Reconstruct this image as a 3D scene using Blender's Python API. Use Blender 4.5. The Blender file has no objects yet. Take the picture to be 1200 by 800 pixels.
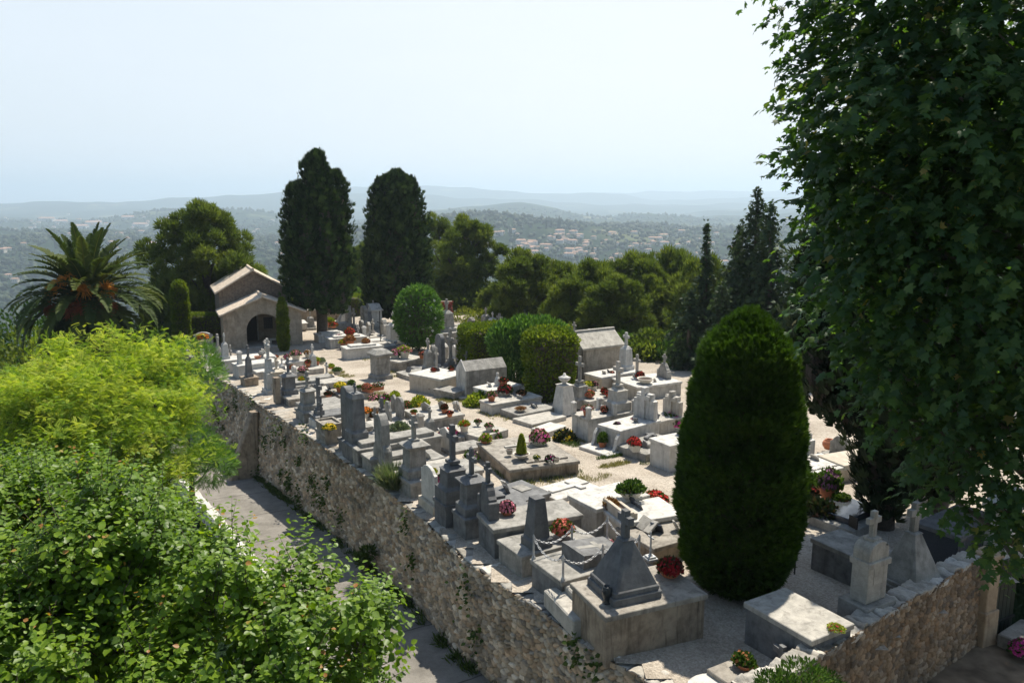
import bpy, bmesh, math, random
import numpy as np
from mathutils import Vector, Matrix, noise as mnoise

random.seed(7)
RS = np.random.RandomState(11)
SC = bpy.context.scene
COL = SC.collection
R = math.radians
PI = math.pi

# ------------------------------------------------------------------ survey
# The camera stands on a rampart 8.4 m above the cemetery; the terrace falls 3 cm per metre.
F = 933.0
PITCH = R(10.2)
H0, SLOPE = 8.4, 0.03


def ray(px, py):
    a = (px - 600) / F
    b = (400 - py) / F
    return a, math.cos(PITCH) + b * math.sin(PITCH), -math.sin(PITCH) + b * math.cos(PITCH)


def G(px, py, h=0.0):
    """survey point -> world point h metres above the terrace"""
    x, y, z = ray(px, py)
    t = (H0 - h) / (-z - SLOPE * y)
    return Vector((x * t, y * t, z * t))


def Zat(px, py, Y):
    x, y, z = ray(px, py)
    t = Y / y
    return Vector((x * t, Y, z * t))


def gz(x, y):
    return -H0 - SLOPE * y


def hpx(px, py0, py1, h=0.0):
    g = G(px, py0, h)
    return Zat(px, py1, g.y).z - g.z


# ------------------------------------------------------------------ objects
def setp(o, label=None, cat=None, group=None, kind=None):
    if label:
        o['label'] = label
    if cat:
        o['category'] = cat
    if group:
        o['group'] = group
    if kind:
        o['kind'] = kind
    return o


def thing(name, label, cat, loc=(0, 0, 0), rz=0.0, group=None, sc=1.0):
    o = bpy.data.objects.new(name, None)
    o.empty_display_size = 0.2
    COL.objects.link(o)
    o.location = loc
    o.rotation_euler = (0, 0, rz)
    o.scale = (sc, sc, sc)
    return setp(o, label, cat, group)


def link(name, me, parent=None):
    o = bpy.data.objects.new(name, me)
    COL.objects.link(o)
    if parent is not None:
        o.parent = parent
    return o


class MB:
    """collects solids and turns them into one mesh"""

    def __init__(s):
        s.v = []
        s.f = []
        s.m = []

    def add(s, vs, fs, mi=0):
        b = len(s.v)
        s.v += [tuple(p) for p in vs]
        s.f += [tuple(b + i for i in f) for f in fs]
        s.m += [mi] * len(fs)

    def loft(s, rings, mi=0, cap0=True, cap1=True):
        n = len(rings[0])
        vs = [p for r in rings for p in r]
        fs = []
        for k in range(len(rings) - 1):
            for i in range(n):
                j = (i + 1) % n
                fs.append((k * n + i, k * n + j, (k + 1) * n + j, (k + 1) * n + i))
        if cap0:
            fs.append(tuple(reversed(range(n))))
        if cap1:
            fs.append(tuple((len(rings) - 1) * n + i for i in range(n)))
        s.add(vs, fs, mi)

    def ring(s, lx, ly, z, cx=0, cy=0, c=0.012):
        a, b = lx / 2, ly / 2
        c = min(c, a * .4, b * .4)
        return [(cx + a - c, cy - b, z), (cx + a, cy - b + c, z), (cx + a, cy + b - c, z), (cx + a - c, cy + b, z),
                (cx - a + c, cy + b, z), (cx - a, cy + b - c, z), (cx - a, cy - b + c, z), (cx - a + c, cy - b, z)]

    def box(s, lx, ly, z0, z1, cx=0, cy=0, b=0.015, mi=0):
        b = min(b, (z1 - z0) * .4)
        s.loft([s.ring(lx, ly, z0, cx, cy, b), s.ring(lx, ly, z1 - b, cx, cy, b), s.ring(lx - 2 * b, ly - 2 * b, z1, cx, cy, b)], mi)

    def stack(s, rows, cx=0, cy=0, mi=0, c=0.012):
        """rows of (lx, ly, z)"""
        s.loft([s.ring(a, b, z, cx, cy, c) for a, b, z in rows], mi)

    def extr(s, prof, x0, x1, mi=0, b=0.012, axis='x', cy=0, cz=0):
        """profile in (y, z) extruded along x with a small bevel on both faces"""
        n = len(prof)
        my = sum(p[0] for p in prof) / n
        mz = sum(p[1] for p in prof) / n

        def rg(x, k):
            out = []
            for (y, z) in prof:
                yy = my + (y - my) * (1 - k)
                zz = mz + (z - mz) * (1 - k)
                out.append((x, yy + cy, zz + cz) if axis == 'x' else (yy + cy, x, zz + cz))
            return out
        d = b if x1 > x0 else -b
        sz = max(max(p[0] for p in prof) - min(p[0] for p in prof), 0.1)
        k = min(.1, b * 1.6 / sz)
        rings = [rg(x0, k), rg(x0 + d, 0), rg(x1 - d, 0), rg(x1, k)]
        if axis != 'x':
            rings = rings[::-1]
        s.loft(rings, mi)

    def lathe(s, prof, n=14, cx=0, cy=0, mi=0, cap0=True, cap1=True):
        s.loft([[(cx + r * math.cos(2 * PI * i / n), cy + r * math.sin(2 * PI * i / n), z) for i in range(n)] for r, z in prof], mi, cap0, cap1)

    def tube(s, pts, rad, n=7, mi=0):
        pts = [Vector(p) for p in pts]
        if not hasattr(rad, '__len__'):
            rad = [rad] * len(pts)
        rings = []
        ref = Vector((0.13, 0.31, 0.94)).normalized()
        for i, p in enumerate(pts):
            t = (pts[min(i + 1, len(pts) - 1)] - pts[max(i - 1, 0)])
            if t.length < 1e-6:
                t = Vector((0, 0, 1))
            t.normalize()
            a = t.cross(ref)
            if a.length < .05:
                a = t.cross(Vector((1, 0, 0)))
            a.normalize()
            b = t.cross(a)
            rings.append([p + (a * math.cos(2 * PI * k / n) + b * math.sin(2 * PI * k / n)) * rad[i] for k in range(n)])
        # keep rings wound the same way round
        s.loft(rings, mi)

    def ico(s, c, r, sub=1, mi=0, sq=(1, 1, 1)):
        bm = bmesh.new()
        bmesh.ops.create_icosphere(bm, subdivisions=sub, radius=1)
        bm.verts.ensure_lookup_table()
        vs = [(c[0] + v.co.x * r * sq[0], c[1] + v.co.y * r * sq[1], c[2] + v.co.z * r * sq[2]) for v in bm.verts]
        fs = [tuple(v.index for v in f.verts) for f in bm.faces]
        bm.free()
        s.add(vs, fs, mi)

    def mesh(s, name, *mats):
        me = bpy.data.meshes.new(name)
        me.from_pydata(s.v, [], s.f)
        for m in mats:
            me.materials.append(m)
        if len(mats) > 1:
            me.polygons.foreach_set('material_index', s.m)
        bm = bmesh.new()
        bm.from_mesh(me)
        bmesh.ops.recalc_face_normals(bm, faces=bm.faces)
        bm.to_mesh(me)
        bm.free()
        me.update()
        return me

    def build(s, name, mat, parent=None, smooth=False):
        mats = mat if isinstance(mat, (list, tuple)) else [mat]
        me = s.mesh(name, *mats)
        if smooth:
            me.polygons.foreach_set('use_smooth', [True] * len(me.polygons))
        return link(name, me, parent)


def np_mesh(name, V, faces_flat, counts, mats, rnd=None, smooth=False, mi=None, colors=None):
    """mesh from arrays; rnd = a point value 0..1, colors = a point colour"""
    me = bpy.data.meshes.new(name)
    me.vertices.add(len(V))
    me.vertices.foreach_set('co', np.ascontiguousarray(V, np.float32).ravel())
    counts = np.asarray(counts, np.int32)
    me.loops.add(len(faces_flat))
    me.loops.foreach_set('vertex_index', np.ascontiguousarray(faces_flat, np.int32))
    me.polygons.add(len(counts))
    st = np.zeros(len(counts), np.int32)
    st[1:] = np.cumsum(counts)[:-1]
    me.polygons.foreach_set('loop_start', st)
    me.polygons.foreach_set('loop_total', counts)
    if smooth:
        me.polygons.foreach_set('use_smooth', np.ones(len(counts), bool))
    for m in (mats if isinstance(mats, (list, tuple)) else [mats]):
        me.materials.append(m)
    if mi is not None:
        me.polygons.foreach_set('material_index', np.asarray(mi, np.int32))
    if rnd is not None:
        a = me.attributes.new('rnd', 'FLOAT', 'POINT')
        a.data.foreach_set('value', np.ascontiguousarray(rnd, np.float32))
    if colors is not None:
        a = me.attributes.new('tint', 'FLOAT_COLOR', 'POINT')
        c = np.ones((len(V), 4), np.float32)
        c[:, :3] = colors
        a.data.foreach_set('color', c.ravel())
    me.update(calc_edges=True)
    me.validate()
    return me


def grid_faces(nu, nv):
    i = np.arange(nu * nv).reshape(nu, nv)
    q = np.stack([i[:-1, :-1], i[1:, :-1], i[1:, 1:], i[:-1, 1:]], -1).reshape(-1, 4)
    return q.ravel(), np.full(len(q), 4)


def nrm(a):
    return a / np.maximum(np.linalg.norm(a, axis=-1, keepdims=True), 1e-9)


# leaf shapes: x along the leaf, y across, z up
BLADE = (np.array([[0, -.5, 0], [.6, -.42, 0], [1, 0, 0], [.6, .42, 0], [0, .5, 0]], float), [[0, 1, 2, 3, 4]])
OVATE = (np.array([[0, 0, 0], [.28, -.34, .08], [.62, -.30, .07], [1, 0, -.06], [.62, .30, .07], [.28, .34, .08], [.45, 0, -.02]], float),
         [[0, 1, 6], [1, 2, 6], [2, 3, 6], [3, 4, 6], [4, 5, 6], [5, 0, 6]])
_pl = [(0, 0), (-.05, -.22), (.12, -.52), (.26, -.30), (.55, -.50), (.58, -.18), (1.0, 0), (.58, .18), (.55, .50), (.26, .30), (.12, .52), (-.05, .22)]
PLANE = (np.array([[x, y, -.25 * (x - .3) ** 2 - .35 * abs(y) ** 1.5] for x, y in _pl] + [[.28, 0, .02]], float),
         [[i, (i + 1) % 12, 12] for i in range(12)])
# a feathery compound leaf: leaflets along a drooping rib
_v, _f = [], []
for _i in range(7):
    _x = .12 + .12 * _i
    _z = -.22 * _x * _x
    for _s in (-1, 1):
        _b = len(_v)
        _l = .20 - .012 * _i
        _v += [[_x, 0, _z], [_x + .10, _s * _l * .55, _z + .02], [_x + .09, _s * _l, _z - .02], [_x - .01, _s * _l * .5, _z + .01]]
        _f.append([_b, _b + 1, _b + 2, _b + 3])
PINNATE = (np.array(_v, float), _f)
# a tuft of needles
_v, _f = [], []
for _i in range(6):
    _a = 2 * PI * _i / 6
    _d = np.array([.85, .55 * math.cos(_a), .55 * math.sin(_a)])
    _s = np.array([0, -math.sin(_a), math.cos(_a)]) * .055
    _b = len(_v)
    _v += [list(-_s), list(_d * .6 - _s * 1.2), list(_d), list(_d * .6 + _s * 1.2), list(_s)]
    _f.append([_b, _b + 1, _b + 2, _b + 3, _b + 4])
TUFT = (np.array(_v, float), _f)
# a flat fan of scale foliage (cypress, thuja)
_v, _f = [], []
for _i, (_a, _l) in enumerate([(-.62, .62), (-.3, .85), (0, 1.0), (.3, .85), (.62, .62)]):
    _d = np.array([math.cos(_a), math.sin(_a), 0.10 * math.sin(_i * 2.1)]) * _l
    _s = np.array([-math.sin(_a), math.cos(_a), 0]) * .085
    _b = len(_v)
    _v += [list(-_s * .5), list(_d * .65 - _s), list(_d), list(_d * .65 + _s), list(_s * .5)]
    _f.append([_b, _b + 1, _b + 2, _b + 3, _b + 4])
FAN = (np.array(_v, float), _f)


def leaves(name, tpl, pos, fwd, up, size, mats, rnd=None, width=1.0, mi=None):
    TV, TF = tpl
    pos = np.asarray(pos, float)
    n, k = len(pos), len(TV)
    fwd = nrm(np.asarray(fwd, float))
    side = nrm(np.cross(np.asarray(up, float), fwd))
    up2 = np.cross(fwd, side)
    size = np.broadcast_to(np.asarray(size, float), (n,))
    V = (pos[:, None, :] + size[:, None, None] * (TV[None, :, 0:1] * fwd[:, None, :] + width * TV[None, :, 1:2] * side[:, None, :] + TV[None, :, 2:3] * up2[:, None, :])).reshape(-1, 3)
    flat = np.concatenate([np.asarray(f) for f in TF])
    cnt = np.array([len(f) for f in TF])
    FF = (np.arange(n)[:, None] * k + flat[None, :]).ravel()
    CC = np.tile(cnt, n)
    if rnd is None:
        rnd = RS.rand(n)
    return np_mesh(name, V, FF, CC, mats, rnd=np.repeat(rnd, k), mi=None if mi is None else np.repeat(mi, len(TF)))


def rand_dirs(n):
    return nrm(RS.normal(size=(n, 3)))


def vnoise(p, seed=0):
    """cheap smooth pseudo noise on (n,3) points, about -1..1"""
    p = np.asarray(p, float)
    r = np.random.RandomState(seed)
    out = np.zeros(len(p))
    for k in range(6):
        w = r.normal(size=3) * (1.0 + .35 * k)
        out += np.sin(p @ w + r.rand() * 6.28) / (1 + .25 * k)
    return out / 3.2


# ------------------------------------------------------------------ materials
def new_mat(name):
    m = bpy.data.materials.new(name)
    m.use_nodes = True
    nt = m.node_tree
    b = nt.nodes['Principled BSDF']
    return m, nt, b


def N(nt, t, **kw):
    n = nt.nodes.new(t)
    for k, v in kw.items():
        if k.startswith('i_'):
            n.inputs[k[2:].replace('_', ' ')].default_value = v
        else:
            setattr(n, k, v)
    return n


def ramp(nt, stops):
    r = nt.nodes.new('ShaderNodeValToRGB')
    e = r.color_ramp.elements
    while len(e) < len(stops):
        e.new(.5)
    for i, (p, c) in enumerate(stops):
        e[i].position = p
        e[i].color = (*c, 1) if len(c) == 3 else c
    return r


def mixc(nt, fac, a, b, mode='MIX'):
    m = nt.nodes.new('ShaderNodeMix')
    m.data_type = 'RGBA'
    m.blend_type = mode
    L = nt.links
    for sock, val in ((m.inputs[0], fac), (m.inputs[6], a), (m.inputs[7], b)):
        if hasattr(val, 'is_output'):
            L.new(val, sock)
        elif hasattr(val, '__len__'):
            sock.default_value = (*val, 1) if len(val) == 3 else val
        else:
            sock.default_value = val
    return m.outputs[2]


def stone(name, light, dark, stain=(.05, .048, .042), amount=.55, rough=.85, scale=1.0, bump=.25, lichen=None):
    """weathered stone: mottled grain, vertical rain streaks and dark stains fixed to the piece"""
    m, nt, b = new_mat(name)
    L = nt.links
    tc = N(nt, 'ShaderNodeTexCoord')
    oi = N(nt, 'ShaderNodeObjectInfo')
    add = N(nt, 'ShaderNodeVectorMath', operation='MULTIPLY_ADD')
    comb = N(nt, 'ShaderNodeCombineXYZ')
    L.new(oi.outputs['Random'], comb.inputs[0]); L.new(oi.outputs['Random'], comb.inputs[1])
    add.inputs[1].default_value = (1, 1, 1)
    sc = N(nt, 'ShaderNodeVectorMath', operation='SCALE'); sc.inputs[3].default_value = 37
    L.new(comb.outputs[0], sc.inputs[0])
    L.new(tc.outputs['Object'], add.inputs[0]); L.new(sc.outputs[0], add.inputs[2])
    n1 = N(nt, 'ShaderNodeTexNoise', i_Scale=3.2 * scale, i_Detail=6, i_Roughness=.65)
    L.new(add.outputs[0], n1.inputs[0])
    mp = N(nt, 'ShaderNodeMapping'); mp.inputs['Scale'].default_value = (3.4 * scale, 3.4 * scale, .6)
    L.new(add.outputs[0], mp.inputs[0])
    n2 = N(nt, 'ShaderNodeTexNoise', i_Scale=1.3, i_Detail=4, i_Roughness=.6)
    n2.inputs['Distortion'].default_value = .8
    L.new(mp.outputs[0], n2.inputs[0])
    n3 = N(nt, 'ShaderNodeTexNoise', i_Scale=55 * scale, i_Detail=3)
    L.new(add.outputs[0], n3.inputs[0])
    r1 = ramp(nt, [(.32, dark), (.62, light)])
    L.new(n1.outputs[0], r1.inputs[0])
    r2 = ramp(nt, [(.50, (0, 0, 0)), (.74, (1, 1, 1))])
    L.new(n2.outputs[0], r2.inputs[0])
    ml = N(nt, 'ShaderNodeMath', operation='MULTIPLY'); ml.inputs[1].default_value = amount
    L.new(r2.outputs[0], ml.inputs[0])
    c = mixc(nt, ml.outputs[0], r1.outputs[0], stain)
    if lichen:
        n4 = N(nt, 'ShaderNodeTexNoise', i_Scale=9 * scale, i_Detail=5, i_Roughness=.7)
        L.new(add.outputs[0], n4.inputs[0])
        r4 = ramp(nt, [(.60, (0, 0, 0)), (.68, (.6, .6, .6))])
        L.new(n4.outputs[0], r4.inputs[0])
        c = mixc(nt, r4.outputs[0], c, lichen)
    c = mixc(nt, .22, c, n3.outputs[0], 'OVERLAY')
    L.new(c, b.inputs['Base Color'])
    b.inputs['Roughness'].default_value = rough
    b.inputs['Specular IOR Level'].default_value = .3
    bp = N(nt, 'ShaderNodeBump', i_Strength=bump, i_Distance=.02)
    ad = N(nt, 'ShaderNodeMath', operation='ADD')
    L.new(n3.outputs[0], ad.inputs[0]); L.new(n1.outputs[0], ad.inputs[1])
    L.new(ad.outputs[0], bp.inputs['Height']); L.new(bp.outputs[0], b.inputs['Normal'])
    return m


def leafmat(name, stops, trans=.4, tcol=(1.15, 1.2, .6), rough=.6, spec=.12):
    m, nt, b = new_mat(name)
    L = nt.links
    at = N(nt, 'ShaderNodeAttribute', attribute_name='rnd')
    r = ramp(nt, stops)
    L.new(at.outputs['Fac'], r.inputs[0])
    L.new(r.outputs[0], b.inputs['Base Color'])
    b.inputs['Roughness'].default_value = rough
    b.inputs['Specular IOR Level'].default_value = spec
    t = N(nt, 'ShaderNodeBsdfTranslucent')
    L.new(mixc(nt, 1.0, r.outputs[0], tcol, 'MULTIPLY'), t.inputs[0])
    mx = N(nt, 'ShaderNodeMixShader'); mx.inputs[0].default_value = trans
    L.new(b.outputs[0], mx.inputs[1]); L.new(t.outputs[0], mx.inputs[2])
    L.new(mx.outputs[0], nt.nodes['Material Output'].inputs[0])
    return m


def plain(name, col, rough=.6, var=.25, scale=8, metal=0.0, spec=.4, bump=.0):
    m, nt, b = new_mat(name)
    L = nt.links
    tc = N(nt, 'ShaderNodeTexCoord')
    n = N(nt, 'ShaderNodeTexNoise', i_Scale=scale, i_Detail=5)
    L.new(tc.outputs['Object'], n.inputs[0])
    r = ramp(nt, [(.3, tuple(c * (1 - var) for c in col)), (.7, tuple(min(1, c * (1 + var)) for c in col))])
    L.new(n.outputs[0], r.inputs[0]); L.new(r.outputs[0], b.inputs['Base Color'])
    b.inputs['Roughness'].default_value = rough
    b.inputs['Metallic'].default_value = metal
    b.inputs['Specular IOR Level'].default_value = spec
    if bump:
        bp = N(nt, 'ShaderNodeBump', i_Strength=bump, i_Distance=.02)
        L.new(n.outputs[0], bp.inputs['Height']); L.new(bp.outputs[0], b.inputs['Normal'])
    return m


def tinted(name, gain=1.0, rough=.9, bump=.6, bscale=30, dirt=(.03, .028, .022), damount=.4, dscale=1.2):
    """stone whose own colour is stored per stone, with stains"""
    m, nt, b = new_mat(name)
    L = nt.links
    at = N(nt, 'ShaderNodeAttribute', attribute_name='tint')
    tc = N(nt, 'ShaderNodeTexCoord')
    n = N(nt, 'ShaderNodeTexNoise', i_Scale=dscale, i_Detail=7, i_Roughness=.68)
    L.new(tc.outputs['Object'], n.inputs[0])
    r = ramp(nt, [(.48, (0, 0, 0)), (.7, (damount,) * 3)])
    L.new(n.outputs[0], r.inputs[0])
    n2 = N(nt, 'ShaderNodeTexNoise', i_Scale=bscale, i_Detail=5, i_Roughness=.7)
    L.new(tc.outputs['Object'], n2.inputs[0])
    c = mixc(nt, r.outputs[0], at.outputs['Color'], dirt)
    c = mixc(nt, .35, c, n2.outputs[0], 'OVERLAY')
    L.new(c, b.inputs['Base Color'])
    b.inputs['Roughness'].default_value = rough
    b.inputs['Specular IOR Level'].default_value = .2
    bp = N(nt, 'ShaderNodeBump', i_Strength=bump, i_Distance=.03)
    L.new(n2.outputs[0], bp.inputs['Height']); L.new(bp.outputs[0], b.inputs['Normal'])
    return m


M = {}
M['grey'] = stone('weathered_grey_stone', (.34, .325, .295), (.175, .168, .152), lichen=(.30, .29, .24))
M['dark'] = stone('dark_grey_stone', (.20, .20, .20), (.10, .10, .10), amount=.5)
M['slate'] = stone('blackened_stone', (.165, .165, .165), (.09, .09, .093), amount=.4)
M['pale'] = stone('pale_limestone', (.46, .43, .38), (.29, .275, .245), stain=(.09, .085, .073), amount=.55, lichen=(.30, .29, .25))
M['white'] = stone('white_marble', (.56, .54, .50), (.40, .385, .355), stain=(.13, .122, .108), amount=.6, bump=.12, rough=.7)
M['cream'] = stone('cream_limestone', (.52, .46, .375), (.38, .335, .27), stain=(.15, .12, .09), amount=.35)
M['concrete'] = stone('old_concrete', (.34, .31, .265), (.19, .17, .145), stain=(.055, .046, .036), amount=.75)
M['brown'] = stone('brown_stained_concrete', (.35, .285, .21), (.18, .14, .105), stain=(.05, .036, .025), amount=.85)
M['granite'] = plain('dark_polished_granite', (.05, .055, .065), rough=.15, scale=60, spec=.6)
M['iron'] = plain('dark_wrought_iron', (.025, .024, .023), rough=.6, metal=.4)
M['steel'] = plain('grey_painted_iron', (.42, .42, .42), rough=.55, metal=.3)
M['terracotta'] = plain('terracotta', (.46, .17, .085), rough=.8, var=.2)
M['whitepot'] = plain('white_stone_planter', (.62, .58, .50), rough=.8, var=.15, scale=14)
M['stonepot'] = plain('grey_stone_planter', (.34, .33, .30), rough=.9, var=.3, scale=14)
M['darkpot'] = plain('dark_glazed_pot', (.03, .035, .04), rough=.25)
M['soil'] = plain('potting_soil', (.06, .04, .028), rough=.95, var=.4, scale=30)
M['bark'] = stone('tree_bark', (.12, .095, .072), (.06, .048, .038), stain=(.025, .02, .016), amount=.6, scale=2.5, bump=.6)
M['bark_pale'] = stone('plane_bark', (.20, .175, .13), (.09, .08, .06), stain=(.04, .035, .025), amount=.5, scale=1.5, bump=.4)
# ------------------------------------------------------------------ camera, sun, sky
cam = bpy.data.cameras.new('camera')
cam.sensor_width = 36.0
cam.lens = 36.0 * F / 1200.0
cam.clip_start = 0.1
cam.clip_end = 60000
camo = bpy.data.objects.new('camera', cam)
COL.objects.link(camo)
camo.rotation_euler = (PI / 2 - PITCH, 0, 0)
SC.camera = camo

SUN_EL, SUN_AZ = R(61), R(26)          # azimuth measured from straight ahead to the right
w = bpy.data.worlds.new('World')
SC.world = w
w.use_nodes = True
nt = w.node_tree
bg = nt.nodes['Background']
sky = nt.nodes.new('ShaderNodeTexSky')
sky.sky_type = 'NISHITA'
sky.sun_disc = False
sky.sun_elevation = SUN_EL
sky.sun_rotation = SUN_AZ
sky.altitude = 150
sky.air_density = 1.6
sky.dust_density = 1.2
sky.ozone_density = 3.0
pale = nt.nodes.new('ShaderNodeMix')          # thin summer veil over the whole sky
pale.data_type = 'RGBA'
side = nt.nodes.new('ShaderNodeMix'); side.data_type = 'RGBA'
side.inputs[6].default_value = (7.2, 7.9, 8.6, 1)
side.inputs[7].default_value = (8.3, 8.6, 8.85, 1)
tcw = nt.nodes.new('ShaderNodeTexCoord')
sepw = nt.nodes.new('ShaderNodeSeparateXYZ')
nt.links.new(tcw.outputs['Generated'], sepw.inputs[0])
m1 = nt.nodes.new('ShaderNodeMapRange'); m1.interpolation_type = 'SMOOTHSTEP'
for i_, v_ in zip((1, 2, 3, 4), (-.25, .7, 0, .93)):
    m1.inputs[i_].default_value = v_
m2 = nt.nodes.new('ShaderNodeMapRange'); m2.interpolation_type = 'SMOOTHSTEP'
for i_, v_ in zip((1, 2, 3, 4), (.18, .62, 1, 0)):
    m2.inputs[i_].default_value = v_
nt.links.new(sepw.outputs[1], m1.inputs[0]); nt.links.new(sepw.outputs[2], m2.inputs[0])
mm = nt.nodes.new('ShaderNodeMath'); mm.operation = 'MULTIPLY'
nt.links.new(m1.outputs[0], mm.inputs[0]); nt.links.new(m2.outputs[0], mm.inputs[1])
mpw = nt.nodes.new('ShaderNodeMapping'); mpw.inputs['Scale'].default_value = (1.6, 1.6, 7.0)
nw = nt.nodes.new('ShaderNodeTexNoise'); nw.inputs['Scale'].default_value = 2.6; nw.inputs['Detail'].default_value = 6; nw.inputs['Roughness'].default_value = .55
nt.links.new(tcw.outputs['Generated'], mpw.inputs[0]); nt.links.new(mpw.outputs[0], nw.inputs[0])
m3 = nt.nodes.new('ShaderNodeMapRange')
for i_, v_ in zip((1, 2, 3, 4), (.35, .68, .97, 1.03)):
    m3.inputs[i_].default_value = v_
nt.links.new(nw.outputs[0], m3.inputs[0])
mm2 = nt.nodes.new('ShaderNodeMath'); mm2.operation = 'MULTIPLY'
nt.links.new(mm.outputs[0], mm2.inputs[0]); nt.links.new(m3.outputs[0], mm2.inputs[1])
nt.links.new(mm2.outputs[0], pale.inputs[0])
m4 = nt.nodes.new('ShaderNodeMapRange'); m4.interpolation_type = 'SMOOTHSTEP'
for i_, v_ in zip((1, 2, 3, 4), (-.60, .22, 0, 1)):
    m4.inputs[i_].default_value = v_
nt.links.new(sepw.outputs[0], m4.inputs[0]); nt.links.new(m4.outputs[0], side.inputs[0]); nt.links.new(side.outputs[2], pale.inputs[7])
nt.links.new(sky.outputs[0], pale.inputs[6])

nt.links.new(pale.outputs[2], bg.inputs[0])
bg.inputs[1].default_value = 0.08

sun = bpy.data.lights.new('sun', 'SUN')
sun.energy = 5.0
sun.angle = R(0.53)
sun.color = (1.0, .93, .80)
so = bpy.data.objects.new('sun', sun)
COL.objects.link(so)
sd = Vector((math.sin(SUN_AZ) * math.cos(SUN_EL), math.cos(SUN_AZ) * math.cos(SUN_EL), math.sin(SUN_EL)))
so.rotation_euler = sd.to_track_quat('Z', 'Y').to_euler()
so.location = sd * 60

SC.view_settings.view_transform = 'Standard'
SC.view_settings.look = 'None'
SC.view_settings.exposure = 0.55
SC.view_settings.gamma = 1.0
SC.render.engine = 'CYCLES'
SC.cycles.use_denoising = True
SC.cycles.max_bounces = 6
SC.cycles.diffuse_bounces = 3
SC.cycles.glossy_bounces = 2
SC.cycles.transmission_bounces = 4
SC.cycles.volume_bounces = 2
SC.cycles.transparent_max_bounces = 6
SC.cycles.use_adaptive_sampling = True
SC.cycles.adaptive_threshold = 0.02
SC.cycles.sample_clamp_indirect = 4

# ------------------------------------------------------------------ plan of the place
WPL = np.array([(6.2, 8.0), (4.2, 11.2), (2.68, 13.3), (1.55, 14.7), (.74, 16.1), (0, 17.1), (-1.1, 18.8), (-2.4, 21.4), (-4.1, 24.4),
                (-6.2, 27.7), (-9, 32), (-12.2, 36.8), (-14.4, 40.4), (-16.6, 43.2), (-21.9, 52.2), (-27, 61)])


def wall_x(y):
    return np.interp(y, WPL[:, 1], WPL[:, 0])


def wall_t(x, y):
    return (np.asarray(x) - wall_x(y)) * .84


def wall_ang(y):
    d = .8
    return math.atan2(2 * d, float(wall_x(y + d) - wall_x(y - d))) - PI / 2      # direction across the wall, into the cemetery


def lane_z(x, y):
    return gz(x, y) - 1.65 - .05 * np.asarray(y)


RWL = [G(880, 812, .62), G(930, 786, .62), G(965, 765, .62), G(1000, 743, .62), G(1035, 720, .62), G(1065, 701, .64), G(1095, 686, .68), G(1122, 668, .72), G(1150, 652, .76)]
RW2 = np.array([(p.x, p.y) for p in RWL])


def outside_right(x, y):
    """how far outside the right wall (towards the rampart)"""
    x = np.asarray(x, float); y = np.asarray(y, float)
    yl = np.interp(x, RW2[:, 0], RW2[:, 1], left=-1e3)
    yl = np.where(x > RW2[-1, 0], RW2[-1, 1] + (x - RW2[-1, 0]) * .3, yl)
    return yl - y


def far_end(x, y):
    return (np.asarray(x) + 14) * .67 + (np.asarray(y) - 82) * .74


def crest(az_px, ys, D):
    """z of a skyline seen at these survey rows from distance D"""
    xs = np.array(az_px, float); ys = np.array(ys, float)
    zz = np.array([ray(600, y)[2] / ray(600, y)[1] for y in ys]) * D
    return (xs - 600) / F, zz


_r = np.random.RandomState(5)
_W = [(_r.normal(size=2) * s, _r.rand() * 6.28, a) for s, a in [(.0016, 9), (.002, 8), (.003, 7), (.004, 5), (.006, 4), (.009, 3), (.013, 2), (.02, 1.4), (.03, .8)] for _ in range(2)]
RIDGES = [  # (distance, half width, skyline columns, skyline rows)
    (1750, 420, [-900, 150, 330, 420, 490, 560, 640, 700, 780, 850, 920, 1100, 1900], [345, 330, 305, 282, 272, 270, 269, 272, 274, 277, 280, 284, 290]),
    (3900, 700, [-900, 0, 120, 190, 260, 330, 420, 700, 1900], [262, 262, 258, 250, 247, 250, 266, 275, 280]),
    (4600, 800, [-900, 300, 420, 500, 560, 610, 650, 690, 740, 800, 860, 1000, 1900], [300, 268, 256, 246, 237, 233, 238, 249, 262, 272, 276, 276, 280]),
    (5600, 700, [-900, 500, 640, 700, 760, 820, 870, 950, 1100, 1900], [300, 290, 276, 266, 257, 250, 245, 240, 238, 240]),
    (7600, 900, [-900, -100, 0, 60, 130, 200, 250, 300, 360, 430, 520, 650, 1900], [246, 244, 242, 238, 240, 236, 233, 229, 226, 228, 232, 240, 250]),
    (9800, 900, [-900, 250, 330, 390, 420, 500, 555, 600, 640, 700, 735, 770, 820, 880, 1000, 1900], [262, 244, 228, 223, 221, 220, 222, 226, 229, 228, 229, 234, 231, 229, 230, 236]),
    (12600, 700, [-900, 0, 150, 300, 700, 850, 1000, 1900], [262, 258, 252, 240, 226, 225, 226, 240]),
]


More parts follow.
